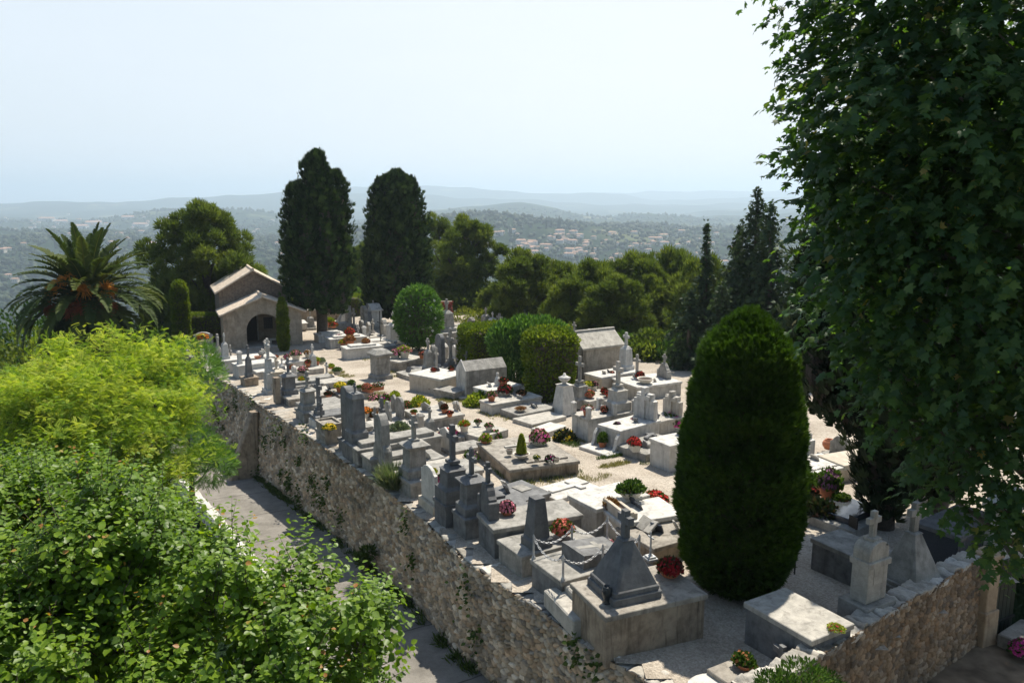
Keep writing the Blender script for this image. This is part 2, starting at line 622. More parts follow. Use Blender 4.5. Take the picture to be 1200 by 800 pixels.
def terr(x, y):
    x = np.asarray(x, float); y = np.asarray(y, float)
    r = np.hypot(x, y)
    az = x / np.maximum(y, 1.0)
    und = sum(a * np.sin(x * k[0] + y * k[1] + p) for k, p, a in _W)
    far = -112 + und * np.clip((r - 150) / 900, 0, 1)
    for D, hw, xs, ys in RIDGES:
        a, zz = crest(xs, ys, D)
        top = np.interp(az, a, zz)
        amp = np.exp(-((r - D) / hw) ** 2)
        far = far + np.maximum(0, top - (-112)) * amp * (1 + 0.0 * r) + 0
    t = wall_t(x, y)
    near = gz(x, y) - .3
    lane = lane_z(x, y) - .12
    k = np.clip((t - .9) / 2.0, 0, 1)
    z = np.where(t > 0, lane * (1 - k) + near * k, lane - np.clip(-t - 4.0, 0, 400) * .48)
    q = far_end(x, y)
    z = z - np.clip(q, 0, 1e9) * .42
    o = outside_right(x, y)
    z = np.where((o > -1.0) & (x > 3.5), z - np.clip((o + 1.0) * 2.2, 0, 2.4), z)
    z = np.where(y < 9, np.minimum(z, lane - .3), z)
    far = far + 0.0
    return np.maximum(z, far)


def terr1(x, y):
    return float(terr(np.array([x]), np.array([y]))[0])


def hit(px, py, d0=90, d1=12000):
    """where a line of sight meets the land"""
    a = np.array(ray(px, py))
    d = np.geomspace(d0, d1, 900)
    P = a[None, :] * (d / a[1])[:, None]
    h = P[:, 2] - terr(P[:, 0], P[:, 1])
    i = np.argmax(h < 0)
    if h[i] >= 0:
        return None
    p = P[i]
    return Vector((p[0], p[1], float(terr(p[:1], p[1:2])[0])))


# ------------------------------------------------------------------ land
def make_land():
    az = np.tan(np.linspace(R(-62), R(62), 620))
    rr = np.concatenate([np.linspace(4, 70, 130), np.geomspace(71, 15000, 420)])
    A, D = np.meshgrid(az, rr, indexing='ij')
    cs = 1 / np.sqrt(1 + A * A)
    X = A * cs * D; Y = cs * D
    Zz = terr(X.ravel(), Y.ravel())
    V = np.stack([X.ravel(), Y.ravel(), Zz], 1)
    f, c = grid_faces(*X.shape)
    m, nt, b = new_mat('wooded_land')
    L = nt.links
    geo = N(nt, 'ShaderNodeNewGeometry')
    n1 = N(nt, 'ShaderNodeTexNoise', i_Scale=.018, i_Detail=9, i_Roughness=.7)
    n2 = N(nt, 'ShaderNodeTexNoise', i_Scale=.0032, i_Detail=4, i_Roughness=.55)
    n3 = N(nt, 'ShaderNodeTexVoronoi', i_Scale=.0065)
    for n in (n1, n2, n3):
        L.new(geo.outputs['Position'], n.inputs[0])
    r1 = ramp(nt, [(.36, (.010, .020, .010)), (.55, (.024, .040, .018)), (.72, (.052, .062, .028))])
    L.new(n1.outputs[0], r1.inputs[0])
    r3 = ramp(nt, [(.0, (.16, .15, .07)), (.5, (.10, .12, .05)), (1, (.24, .21, .13))])
    L.new(n3.outputs['Color'], r3.inputs[0])
    r2 = ramp(nt, [(.60, (0, 0, 0)), (.66, (.8, .8, .8))])
    L.new(n2.outputs[0], r2.inputs[0])
    L.new(mixc(nt, r2.outputs[0], r1.outputs[0], r3.outputs[0]), b.inputs['Base Color'])
    b.inputs['Roughness'].default_value = 1
    b.inputs['Specular IOR Level'].default_value = 0
    bp = N(nt, 'ShaderNodeBump', i_Strength=1.0, i_Distance=9.0)
    L.new(n1.outputs[0], bp.inputs['Height']); L.new(bp.outputs[0], b.inputs['Normal'])
    setp(link('terrain', np_mesh('terrain', V, f, c, m, smooth=True)), kind='structure')


make_land()


def rect_sheet(name, xs, ys, keep, zf, mat):
    X, Y = np.meshgrid(xs, ys, indexing='ij')
    V = np.stack([X.ravel(), Y.ravel(), zf(X, Y).ravel()], 1)
    f, c = grid_faces(*X.shape)
    q = f.reshape(-1, 4)
    mid = V[q].mean(1)
    q = q[keep(mid[:, 0], mid[:, 1])]
    me = np_mesh(name, V, q.ravel(), np.full(len(q), 4), mat, smooth=True)
    bm = bmesh.new(); bm.from_mesh(me)
    bmesh.ops.delete(bm, geom=[v for v in bm.verts if not v.link_faces], context='VERTS')
    bm.to_mesh(me); bm.free()
    return me


# gravel of the cemetery
m, nt, b = new_mat('gravel')
L = nt.links
geo = N(nt, 'ShaderNodeNewGeometry')
n1 = N(nt, 'ShaderNodeTexVoronoi', i_Scale=26.0)
n2 = N(nt, 'ShaderNodeTexNoise', i_Scale=.55, i_Detail=8, i_Roughness=.65)
n3 = N(nt, 'ShaderNodeTexNoise', i_Scale=9, i_Detail=5, i_Roughness=.7)
for n in (n1, n2, n3):
    L.new(geo.outputs['Position'], n.inputs[0])
r1 = ramp(nt, [(0, (.15, .13, .10)), (.5, (.40, .345, .28)), (1, (.62, .55, .46))])
L.new(n1.outputs['Color'], r1.inputs[0])
r2 = ramp(nt, [(.36, (.23, .195, .155)), (.52, (.39, .34, .28)), (.68, (.48, .43, .365))])
L.new(n2.outputs[0], r2.inputs[0])
c = mixc(nt, .55, r1.outputs[0], r2.outputs[0])
c = mixc(nt, .25, c, n3.outputs[0], 'OVERLAY')
L.new(c, b.inputs['Base Color'])
b.inputs['Roughness'].default_value = .95
b.inputs['Specular IOR Level'].default_value = .15
bp = N(nt, 'ShaderNodeBump', i_Strength=.7, i_Distance=.03)
L.new(n1.outputs['Distance'], bp.inputs['Height']); L.new(bp.outputs[0], b.inputs['Normal'])
M['gravel'] = m
me = rect_sheet('gravel_ground', np.arange(-32, 46, .5), np.arange(9.5, 90, .5),
                lambda x, y: (wall_t(x, y) > .12) & (far_end(x, y) < 1.0) & ((outside_right(x, y) < -.1) | (x < 4.6)),
                lambda X, Y: gz(X, Y) + .02 * np.sin(X * 1.3) * np.sin(Y * .9 + 1), M['gravel'])
setp(link('gravel_ground', me), kind='structure')

# lane below the wall: pale worn concrete with cracks across
m, nt, b = new_mat('worn_concrete_lane')
L = nt.links
geo = N(nt, 'ShaderNodeNewGeometry')
n1 = N(nt, 'ShaderNodeTexNoise', i_Scale=1.1, i_Detail=9, i_Roughness=.7)
n2 = N(nt, 'ShaderNodeTexNoise', i_Scale=40, i_Detail=4)
mp = N(nt, 'ShaderNodeMapping'); mp.inputs['Rotation'].default_value = (0, 0, R(-32)); mp.inputs['Scale'].default_value = (1, 1, 1)
br = N(nt, 'ShaderNodeTexBrick', i_Scale=1.0, offset=0.0)
br.inputs['Brick Width'].default_value = 60; br.inputs['Row Height'].default_value = 3.1; br.inputs['Mortar Size'].default_value = .03; br.inputs['Mortar Smooth'].default_value = .3
wv = N(nt, 'ShaderNodeVectorMath', operation='MULTIPLY_ADD')
n3 = N(nt, 'ShaderNodeTexNoise', i_Scale=.9, i_Detail=5)
L.new(geo.outputs['Position'], n3.inputs[0]); L.new(n3.outputs['Color'], wv.inputs[0]); wv.inputs[1].default_value = (.35, .35, 0)
L.new(geo.outputs['Position'], wv.inputs[2]); L.new(wv.outputs[0], mp.inputs[0]); L.new(mp.outputs[0], br.inputs[0])
for n in (n1, n2):
    L.new(geo.outputs['Position'], n.inputs[0])
r1 = ramp(nt, [(.3, (.13, .12, .105)), (.52, (.205, .19, .168)), (.72, (.27, .25, .225))])
L.new(n1.outputs[0], r1.inputs[0])
c = mixc(nt, .35, r1.outputs[0], n2.outputs[0], 'OVERLAY')
c = mixc(nt, br.outputs['Fac'], c, (.085, .078, .068))
L.new(c, b.inputs['Base Color']); b.inputs['Roughness'].default_value = .95; b.inputs['Specular IOR Level'].default_value = .15
bp = N(nt, 'ShaderNodeBump', i_Strength=.5, i_Distance=.02)
L.new(n2.outputs[0], bp.inputs['Height']); L.new(bp.outputs[0], b.inputs['Normal'])
me = rect_sheet('lane', np.arange(-24, 8, .2), np.arange(7, 47, .2),
                lambda x, y: (wall_t(x, y) < .5) & (wall_t(x, y) > -3.55), lambda X, Y: lane_z(X, Y), m)
setp(link('lane', me), kind='structure')

# earth yard outside the right wall
M['earth'] = plain('dry_brown_earth', (.17, .13, .09), rough=1, var=.45, scale=2.2, spec=.1, bump=.5)
me = rect_sheet('dirt_yard', np.arange(4, 24, .25), np.arange(4, 24, .25),
                lambda x, y: (outside_right(x, y) > -.2) & (x > 4.4), lambda X, Y: gz(X, Y) - 1.45 + .05 * np.sin(X * 3) * np.sin(Y * 2.3), M['earth'])
setp(link('dirt_yard', me), kind='structure')


# ------------------------------------------------------------------ rubble walls with real stones
def rubble(name, path, zt, zb, mat, parent, du=.03, sw=.26, sh=.15, batter=.25, depth=.05, pal=None, seed=1, flip=1, mortar=(.30, .26, .20)):
    """a rubble face from the top line down; path = plan points, zt and zb give top and foot height at (x, y)"""
    path = np.asarray(path, float)
    seg = np.hypot(*np.diff(path, axis=0).T)
    s = np.concatenate([[0], np.cumsum(seg)])
    nu = int(s[-1] / du) + 1
    u = np.linspace(0, s[-1], nu)
    px = np.interp(u, s, path[:, 0]); py = np.interp(u, s, path[:, 1])
    tx = np.gradient(px, u); ty = np.gradient(py, u)
    k = max(3, int(1.2 / du)); ker = np.ones(k) / k
    tx = np.convolve(np.pad(tx, k, 'edge'), ker, 'same')[k:-k]; ty = np.convolve(np.pad(ty, k, 'edge'), ker, 'same')[k:-k]
    l = np.hypot(tx, ty); nx, ny = -ty / l * flip, tx / l * flip
    top = np.array([zt(a, b) for a, b in zip(px, py)]); bot = np.array([zb(a, b) for a, b in zip(px, py)])
    nv = int((top - bot).max() / du) + 1
    v = np.linspace(0, 1, nv)
    U = np.repeat(u[:, None], nv, 1)
    H = (top - bot)[:, None] * v[None, :]
    # jittered cells -> nearest and second nearest stone
    cu, cv = U / sw, H / sh
    iu, iv = np.floor(cu).astype(int), np.floor(cv).astype(int)
    r = np.random.RandomState(seed)
    TB = r.rand(512, 512, 6)
    f1 = np.full(U.shape, 9.0); f2 = f1.copy(); cell = np.zeros(U.shape + (6,))
    for a in (-1, 0, 1):
        for c in (-1, 0, 1):
            ii = (iu + a) % 512; jj = (iv + c) % 512
            rc = TB[ii, jj]
            off = .5 * ((iv + c) % 2)
            dx = (iu + a + .5 + (rc[..., 0] - .5) * .8 - cu) ; dy = (iv + c + .5 + (rc[..., 1] - .5) * .75 - cv)
            d = np.sqrt(dx * dx + dy * dy) * (.8 + .4 * rc[..., 2])
            nearer = d < f1
            f2 = np.where(nearer, f1, np.minimum(f2, d)); f1 = np.where(nearer, d, f1)
            cell = np.where(nearer[..., None], rc, cell)
    e = np.clip((f2 - f1) / .22, 0, 1)
    prof = (e * e * (3 - 2 * e)) * (.45 + .75 * cell[..., 3])
    P2 = np.stack([U.ravel() * 6, H.ravel() * 6, cell[..., 4].ravel() * 9], 1)
    rough = vnoise(P2, seed).reshape(U.shape)
    big = vnoise(np.stack([U.ravel() * .7, H.ravel() * .9, 0 * U.ravel()], 1), seed + 3).reshape(U.shape)
    D = depth * prof + .010 * rough * e + .03 * big + batter * v[None, :] * (top - bot)[:, None] / 3.0
    X = px[:, None] + nx[:, None] * D; Y = py[:, None] + ny[:, None] * D
    Zz = top[:, None] - H
    pal = np.array(pal)
    ci = (cell[..., 5] * .999 * len(pal)).astype(int)
    colr = pal[ci] * (.75 + .5 * cell[..., 4])[..., None]
    em = np.clip((f2 - f1) / .10, 0, 1)[..., None]
    colr = colr * em + np.array(mortar) * (1 - em)
    V = np.stack([X.ravel(), Y.ravel(), Zz.ravel()], 1)
    f, c = grid_faces(*U.shape)
    me = np_mesh(name, V, f, c, mat, colors=colr.reshape(-1, 3))
    return link(name, me, parent), (px, py, top, nx, ny, u)


def coping(name, px, py, top, nx, ny, u, width, mat, parent, seed=2, over=.03, thick=.10, pal=None, lump=.03):
    """rough flat stones along the top of a wall"""
    nv = 16
    st = max(1, int(.045 / (u[1] - u[0])))
    idx = np.arange(0, len(u), st)
    w = np.concatenate([[-.02, -.005], np.linspace(0, 1, nv - 4), [1.0, 1.0]])
    r = np.random.RandomState(seed)
    edges = np.cumsum(.24 + .42 * r.rand(900)); edges = edges - 1
    stone_id = np.searchsorted(edges, u[idx])
    gap = np.min(np.abs(edges[None, :] - u[idx][:, None]), 1)
    pal = np.array(pal)
    hv = (r.rand(999) - .5) * .06; ov = (r.rand(999) - .5) * .13; cv = r.randint(0, len(pal), 999); bv = .72 + .5 * r.rand(999)
    X = np.zeros((len(idx), nv)); Y = X.copy(); Zz = X.copy()
    width = np.broadcast_to(width, u.shape)[idx]
    wt = np.concatenate([[0, 0], np.linspace(0, 1, nv - 4), [1, 1]]); o0 = np.concatenate([[over - .02, over], np.full(nv - 2, over)])
    offs = np.concatenate([[over - .02, over], np.linspace(over, -width.mean(), nv - 4), [-width.mean()] * 2])
    dz = np.concatenate([[-thick, -.02], np.zeros(nv - 4), [-.02, -thick * 2.5]])
    P = np.stack([np.repeat(u[idx], nv) * 5, np.tile(offs, len(idx)) * 5, np.zeros(len(idx) * nv)], 1)
    nz = vnoise(P, seed).reshape(len(idx), nv) + .6 * vnoise(P * 3.3, seed + 1).reshape(len(idx), nv)
    edge_wob = .035 * vnoise(np.stack([u[idx] * 7, u[idx] * 0, u[idx] * 0], 1), seed + 7)
    for j in range(nv):
        o = o0[j] - wt[j] * (width + over) + np.where(offs[j] > 0, ov[stone_id] * .5 + edge_wob, 0)
        X[:, j] = px[idx] + nx[idx] * o; Y[:, j] = py[idx] + ny[idx] * o
        Zz[:, j] = top[idx] + dz[j] + hv[stone_id] + lump * nz[:, j] - np.clip(.05 - gap, 0, .05) * 1.1
    colr = pal[cv[stone_id]][:, None, :] * bv[stone_id][:, None, None] * np.where(gap < .022, .45, 1)[:, None, None] * (1 + .12 * nz[..., None])
    f, c = grid_faces(len(idx), nv)
    me = np_mesh(name, np.stack([X.ravel(), Y.ravel(), Zz.ravel()], 1), f, c, mat, colors=np.clip(colr.reshape(-1, 3), 0, 1))
    return link(name, me, parent)


PAL1 = [(.389, .307, .212), (.448, .360, .260), (.307, .248, .177), (.507, .419, .319), (.401, .289, .189), (.283, .242, .195), (.472, .348, .236), (.590, .507, .401)]
PALC = [(.44, .41, .36), (.37, .35, .31), (.50, .47, .42), (.41, .375, .32)]
M['rubble'] = tinted('rubble_stone', damount=.75, dscale=.9)
M['coping'] = tinted('coping_stone', damount=.6, dirt=(.10, .095, .085), dscale=2.6, bump=.5)

rw = thing('rampart_wall', 'long rubble stone retaining wall rising from the lane to the row of grey tombs', 'wall', (0, 0, 0))
pw = WPL[(WPL[:, 1] > 9) & (WPL[:, 1] < 45)]
_, geo_w = rubble('wall_face', pw, lambda x, y: gz(x, y) - .03, lambda x, y: float(lane_z(x, y)) - .1, M['rubble'], rw, sw=.21, sh=.115, depth=.085, pal=PAL1, seed=4, flip=1, mortar=(.15, .12, .09))
coping('coping', *geo_w, np.interp(geo_w[1], [12.5, 14.0, 15.5], [.42, .5, .85]), M['coping'], rw, pal=PALC, seed=3)
# far wing of the wall, darker and turned towards the viewer
pw2 = WPL[(WPL[:, 1] > 43) & (WPL[:, 1] < 70)]
_, gw2 = rubble('wall_face', pw2, lambda x, y: gz(x, y) - .03, lambda x, y: float(lane_z(x, y)) - .8, M['rubble'], rw, du=.06, sw=.3, sh=.2, pal=PAL1, seed=9, mortar=(.15, .12, .09))
coping('coping', *gw2, .6, M['coping'], rw, pal=PALC, seed=13)
# sloping buttress
b0 = G(300, 474)
an = wall_ang(b0.y)
but = MB()
hb = 3.25
for k in range(1):
    but.loft([but.ring(1.5 - 1.15 * q, .52 - .08 * q, gz(b0.x, b0.y) - hb - .4 + (hb + .1) * q, -.85 + .72 * q, 0, .08) for q in np.linspace(0, 1, 9)])
bo = but.build('buttress', M['brown'], rw)
bo.location = (b0.x, b0.y, 0)
bo.rotation_euler = (0, 0, an)

# ------------------------------------------------------------------ right wall
PAL2 = [(.27, .19, .12), (.33, .24, .155), (.23, .165, .11), (.36, .28, .20), (.30, .20, .12), (.20, .155, .115)]
r2 = thing('garden_wall', 'curving rubble boundary wall with rough pale top at the lower right', 'wall', (0, 0, 0))


def rw_top(x, y):
    return gz(x, y) + float(np.interp(x, RW2[:, 0], [.62] * 5 + [.64, .68, .72, .76]))


_, gr = rubble('wall_face', RW2, rw_top, lambda x, y: gz(x, y) - 1.7, M['rubble'], r2, du=.02, sw=.17, sh=.11, batter=.1, depth=.045, pal=PAL2, seed=21, flip=-1, mortar=(.17, .115, .07))
coping('coping', *gr, .42, M['coping'], r2, pal=PALC, seed=23, lump=.06, thick=.12)
pp = Vector((RW2[-1, 0] + .22, RW2[-1, 1] + .1, 0))
pm = MB()
pm.box(.52, .52, gz(*pp[:2]) - 1.8, gz(*pp[:2]) - .55, 0, 0, .02)
pm.box(.42, .42, gz(*pp[:2]) - .55, gz(*pp[:2]) + .75, 0, 0, .02)
pm.box(.50, .50, gz(*pp[:2]) + .75, gz(*pp[:2]) + .85, 0, 0, .02)
po = thing('gate_pillar', 'square ochre stone gate pillar ending the curved wall at right', 'pillar', (pp.x, pp.y, 0), R(28))
pm.build('shaft', stone('ochre_render', (.42, .32, .21), (.28, .20, .13), stain=(.09, .06, .04), amount=.6), po)
# dark plank gate and the step beside the pillar
gp = Vector((pp.x + .75, pp.y + .45, gz(pp.x, pp.y) - 1.5))
gt = thing('garden_gate', 'dark plank gate standing behind the ochre pillar', 'gate', gp, R(28))
mb = MB()
for i in range(6):
    mb.box(.155, .04, .05, 1.95, -.42 + .165 * i, 0, .008)
mb.build('door_panel', plain('dark_green_paint', (.018, .028, .022), rough=.5), gt)
mb = MB()
for z in (.35, 1.6):
    mb = MB(); mb.box(1.0, .03, z, z + .07, 0, -.04, .005); mb.build('hinge_strap', M['iron'], gt)
stp = G(1192, 775, -1.4)
st_ = thing('stone_steps', 'pale worn stone steps below the dark gate', 'steps', (stp.x + .5, stp.y + .4, stp.z), R(35))
mb = MB()
mb.box(1.2, .35, -.4, -.02, .3, -.5, .03); mb.box(1.2, .35, -.4, .12, .35, -.1, .03); mb.box(1.2, .5, -.4, .25, .4, .35, .03)
mb.build('tread', M['concrete'], st_)

# ------------------------------------------------------------------ low parapet on the far side of the lane
lp = MB()
pts = []
ys = np.linspace(12, 38, 80)
rr_ = np.random.RandomState(3)
for y in ys:
    pts.append((float(wall_x(y)) - 3.55 / .84, y))
rings = []
for i, (x, y) in enumerate(pts):
    z = float(lane_z(x, y)); wob = .03 * rr_.randn()
    nx_, ny_ = -.84, -.54
    rings.append([(x, y, z - .5), (x, y, z + .40 + wob), (x + nx_ * .06, y + ny_ * .06, z + .46 + wob), (x + nx_ * .36, y + ny_ * .36, z + .45 + wob), (x + nx_ * .42, y + ny_ * .42, z + .38), (x + nx_ * .45, y + ny_ * .45, z - 1.2)])
lp.loft(rings)
lo = lp.build('parapet', stone('whitewashed_parapet', (.58, .56, .51), (.42, .40, .36), stain=(.20, .19, .16), amount=.5, scale=.8))
setp(lo, 'low white parapet along the outer edge of the lane', 'parapet')

# ------------------------------------------------------------------ haze
hz = MB()
hz.loft([[(-16000, -600, z), (16000, -600, z), (16000, 16500, z), (-16000, 16500, z)] for z in (-190, 235)])
m, nt, b = new_mat('summer_haze')
nt.nodes.remove(b)
pv = N(nt, 'ShaderNodeVolumePrincipled')
pv.inputs['Color'].default_value = (.71, .855, 1.0, 1)
pv.inputs['Density'].default_value = HAZE = 2.0e-4
pv.inputs['Anisotropy'].default_value = .35
nt.links.new(pv.outputs[0], nt.nodes['Material Output'].inputs['Volume'])
setp(hz.build('haze', m), kind='stuff')
# ------------------------------------------------------------------ foliage materials
ML = {}
ML['pine'] = leafmat('pine_needles', [(0, (.050, .076, .017)), (.5, (.103, .144, .029)), (1, (.207, .244, .051))], .40, (1.2, 1.25, .5))
ML['cypress'] = leafmat('cypress_foliage', [(0, (.012, .026, .010)), (.6, (.028, .056, .018)), (1, (.060, .098, .030))], .2)
ML['conifer'] = leafmat('dark_conifer_foliage', [(0, (.012, .022, .012)), (.6, (.026, .043, .022)), (1, (.054, .074, .036))], .2)
ML['spire'] = leafmat('blue_green_conifer_foliage', [(0, (.021, .039, .021)), (.6, (.052, .086, .039)), (1, (.103, .149, .057))], .25)
ML['topiary'] = leafmat('clipped_cypress_foliage', [(0, (.021, .047, .009)), (.55, (.051, .103, .014)), (.98, (.103, .167, .025)), (1, (.156, .108, .039))], .3, (1.2, 1.3, .5))
ML['plane'] = leafmat('plane_leaf', [(0, (.036, .079, .047)), (.6, (.057, .115, .047)), (.93, (.108, .171, .053)), (1, (.287, .234, .090))], .45, (1.7, 1.8, .3), rough=.5, spec=.22)
ML['fruit_tree'] = leafmat('orchard_leaf', [(0, (.062, .123, .014)), (.5, (.144, .241, .021)), (.95, (.260, .357, .034)), (.98, (.385, .165, .055)), (1, (.413, .220, .068))], .45, (1.5, 1.5, .3), rough=.42, spec=.3)
ML['gold'] = leafmat('golden_feathery_leaf', [(0, (.055, .13, .018)), (.35, (.15, .27, .028)), (.7, (.33, .44, .045)), (1, (.52, .57, .09))], .45, (1.2, 1.2, .5), spec=.15)
ML['palm'] = leafmat('palm_leaflet', [(0, (.030, .051, .016)), (.6, (.063, .094, .025)), (.9, (.127, .149, .040)), (1, (.276, .241, .081))], .3, rough=.6, spec=.1)
ML['palm_old'] = plain('old_palm_fibre', (.09, .06, .032), rough=.9, var=.4)
ML['palm_fruit'] = plain('orange_date_stalk', (.70, .29, .035), rough=.7, var=.35)
ML['palm_rust'] = plain('rusty_old_date_stalk', (.34, .09, .03), rough=.8, var=.35)
ML['hedge'] = leafmat('box_hedge_leaf', [(0, (.062, .106, .013)), (.6, (.150, .206, .022)), (1, (.325, .350, .056))], .4)
ML['hedge_dark'] = leafmat('dark_hedge_leaf', [(0, (.026, .058, .013)), (.6, (.058, .117, .021)), (1, (.117, .195, .039))], .3)
ML['oleander'] = leafmat('oleander_leaf', [(0, (.044, .106, .022)), (.6, (.094, .200, .033)), (1, (.188, .312, .069))], .35, spec=.25)
ML['shrub'] = leafmat('yellow_green_shrub_leaf', [(0, (.07, .10, .015)), (.6, (.15, .18, .025)), (1, (.26, .27, .05))], .4)
ML['weed'] = leafmat('weed_leaf', [(0, (.035, .065, .018)), (.6, (.07, .11, .03)), (1, (.12, .16, .05))], .35)
ML['drygrass'] = leafmat('dry_grass', [(0, (.12, .13, .035)), (.5, (.24, .22, .08)), (1, (.36, .31, .15))], .3)
ML['lavender'] = leafmat('grey_green_stems', [(0, (.09, .14, .06)), (.6, (.16, .20, .10)), (1, (.25, .25, .17))], .3)
ML['wood'] = leafmat('valley_tree', [(0, (.014, .027, .012)), (.5, (.032, .050, .018)), (1, (.068, .081, .029))], .1)
ML['white_bloom'] = plain('white_petal', (.80, .78, .74), rough=.7, var=.05)
ML['red_vine'] = leafmat('red_vine_leaf', [(0, (.18, .03, .03)), (1, (.38, .09, .08))], .35)


def blob_points(c, r, n, squash=1.0, shell=.55):
    d = rand_dirs(n)
    rr = r * (shell + (1 - shell) * RS.rand(n) ** .5)
    p = d * rr[:, None]
    p[:, 2] *= squash
    return p + np.asarray(c), d


def trunk_to(mb, base, top, r0, r1, limbs, rng, n=9, lean=.25, lr=.3):
    """a tapered trunk with curving limbs out to the given points"""
    base = np.asarray(base, float); top = np.asarray(top, float)
    k = 9
    t = np.linspace(0, 1, k)
    ax = base[None] + (top - base)[None] * t[:, None]
    wob = np.cumsum(rng.normal(size=(k, 2)), 0) * lean * .25
    wob -= wob[0]
    ax[:, :2] += wob * np.sin(t * PI)[:, None] * .8
    rad = r0 * (1 - t) ** .8 + r1
    rad[0] *= 1.35
    mb.tube(ax, list(rad), n)
    H = np.linalg.norm(top - base)
    for p in limbs:
        p = np.asarray(p, float)
        f = np.clip((p[2] - base[2]) / max(top[2] - base[2], .1) - .12 - .22 * rng.rand(), .12, .93)
        a = np.array([np.interp(f, t, ax[:, i]) for i in range(3)])
        ra = float(np.interp(f, t, rad)) * (lr + .25)
        mid = a * .5 + p * .5 + np.array([0, 0, -.10 * np.linalg.norm(p - a)]) + rng.normal(size=3) * .05 * np.linalg.norm(p - a)
        q = [(1 - s) ** 2 * a + 2 * s * (1 - s) * mid + s * s * p for s in np.linspace(0, 1, 6)]
        mb.tube(q, list(np.linspace(ra, max(.012, ra * .15), 6)), 6)


def tree_thing(name, label, loc, group=None, rz=0, sc=1.0, cat='tree'):
    return thing(name, label, cat, loc, rz, group, sc)


def copy_thing(root, loc, rz, label, sc=None, group=None):
    r = root.copy(); COL.objects.link(r)
    r.location = loc; r.rotation_euler = (0, 0, rz)
    if sc is not None:
        r.scale = sc if hasattr(sc, '__len__') else (sc, sc, sc)
    if label:
        r['label'] = label
    if group:
        r['group'] = group
    for ch in list(root.children):
        c = ch.copy(); COL.objects.link(c); c.parent = r
        for g in ch.children:
            d = g.copy(); COL.objects.link(d); d.parent = c
    return r


# ------------------------------------------------------------------ umbrella-topped pines
def pine(label, loc, H, rx, seed, nclump=60, low=.38, group=None, rz=0, sc=1.0, rc=(.55, 1.05), dens=180, flat=.9):
    rng = np.random.RandomState(seed)
    root = tree_thing('pine_tree', label, loc, group, rz, sc)
    cen = []
    z0 = H * low
    while len(cen) < nclump:
        u = rng.rand()
        z = z0 + (H - z0) * u
        env = rx * (math.sin(PI * min(1, (u * .80 + .18))) ** .7)
        a = rng.rand() * 2 * PI
        z = z0 + (z - z0) * (1 - .20 * (1 + math.sin(4 * a + seed * 1.3)) * rng.rand())
        lob = 1 + .28 * math.sin(3 * a + seed) + .15 * math.sin(5 * a + 2 * seed + 4 * u)
        r = env * lob * (.35 + .65 * rng.rand() ** .45)
        cen.append((r * math.cos(a), r * math.sin(a), z - .35))
    cen = np.array(cen)
    P, D, RN = [], [], []
    for i, c in enumerate(cen):
        r = rng.uniform(*rc) * (.8 + .25 * (1 - c[2] / H))
        n = int(dens * r * r)
        p, d = blob_points(c, r, n, flat, .25)
        keep = d[:, 2] > -.55
        P.append(p[keep]); D.append(d[keep])
        RN.append(np.clip(.25 + .5 * rng.rand() + .35 * rng.rand(keep.sum()) - .15, 0, 1))
    P = np.concatenate(P); D = np.concatenate(D); RN = np.concatenate(RN)
    fw = nrm(D * .8 + np.array([0, 0, .75]) + RS.normal(size=D.shape) * .35)
    me = leaves('pine_crown', TUFT, P, fw, rand_dirs(len(P)), .30 + .26 * RS.rand(len(P)), ML['pine'], RN)
    link('crown', me, root)
    mb = MB()
    sel = cen[rng.permutation(len(cen))[:max(14, nclump // 3)]]
    trunk_to(mb, (0, 0, -.6), (rng.normal() * .5, rng.normal() * .5, H * .86), .030 * H + .04, .03, sel, rng, lean=H * .05)
    mb.build('trunk', M['bark'], root, smooth=True)
    return root


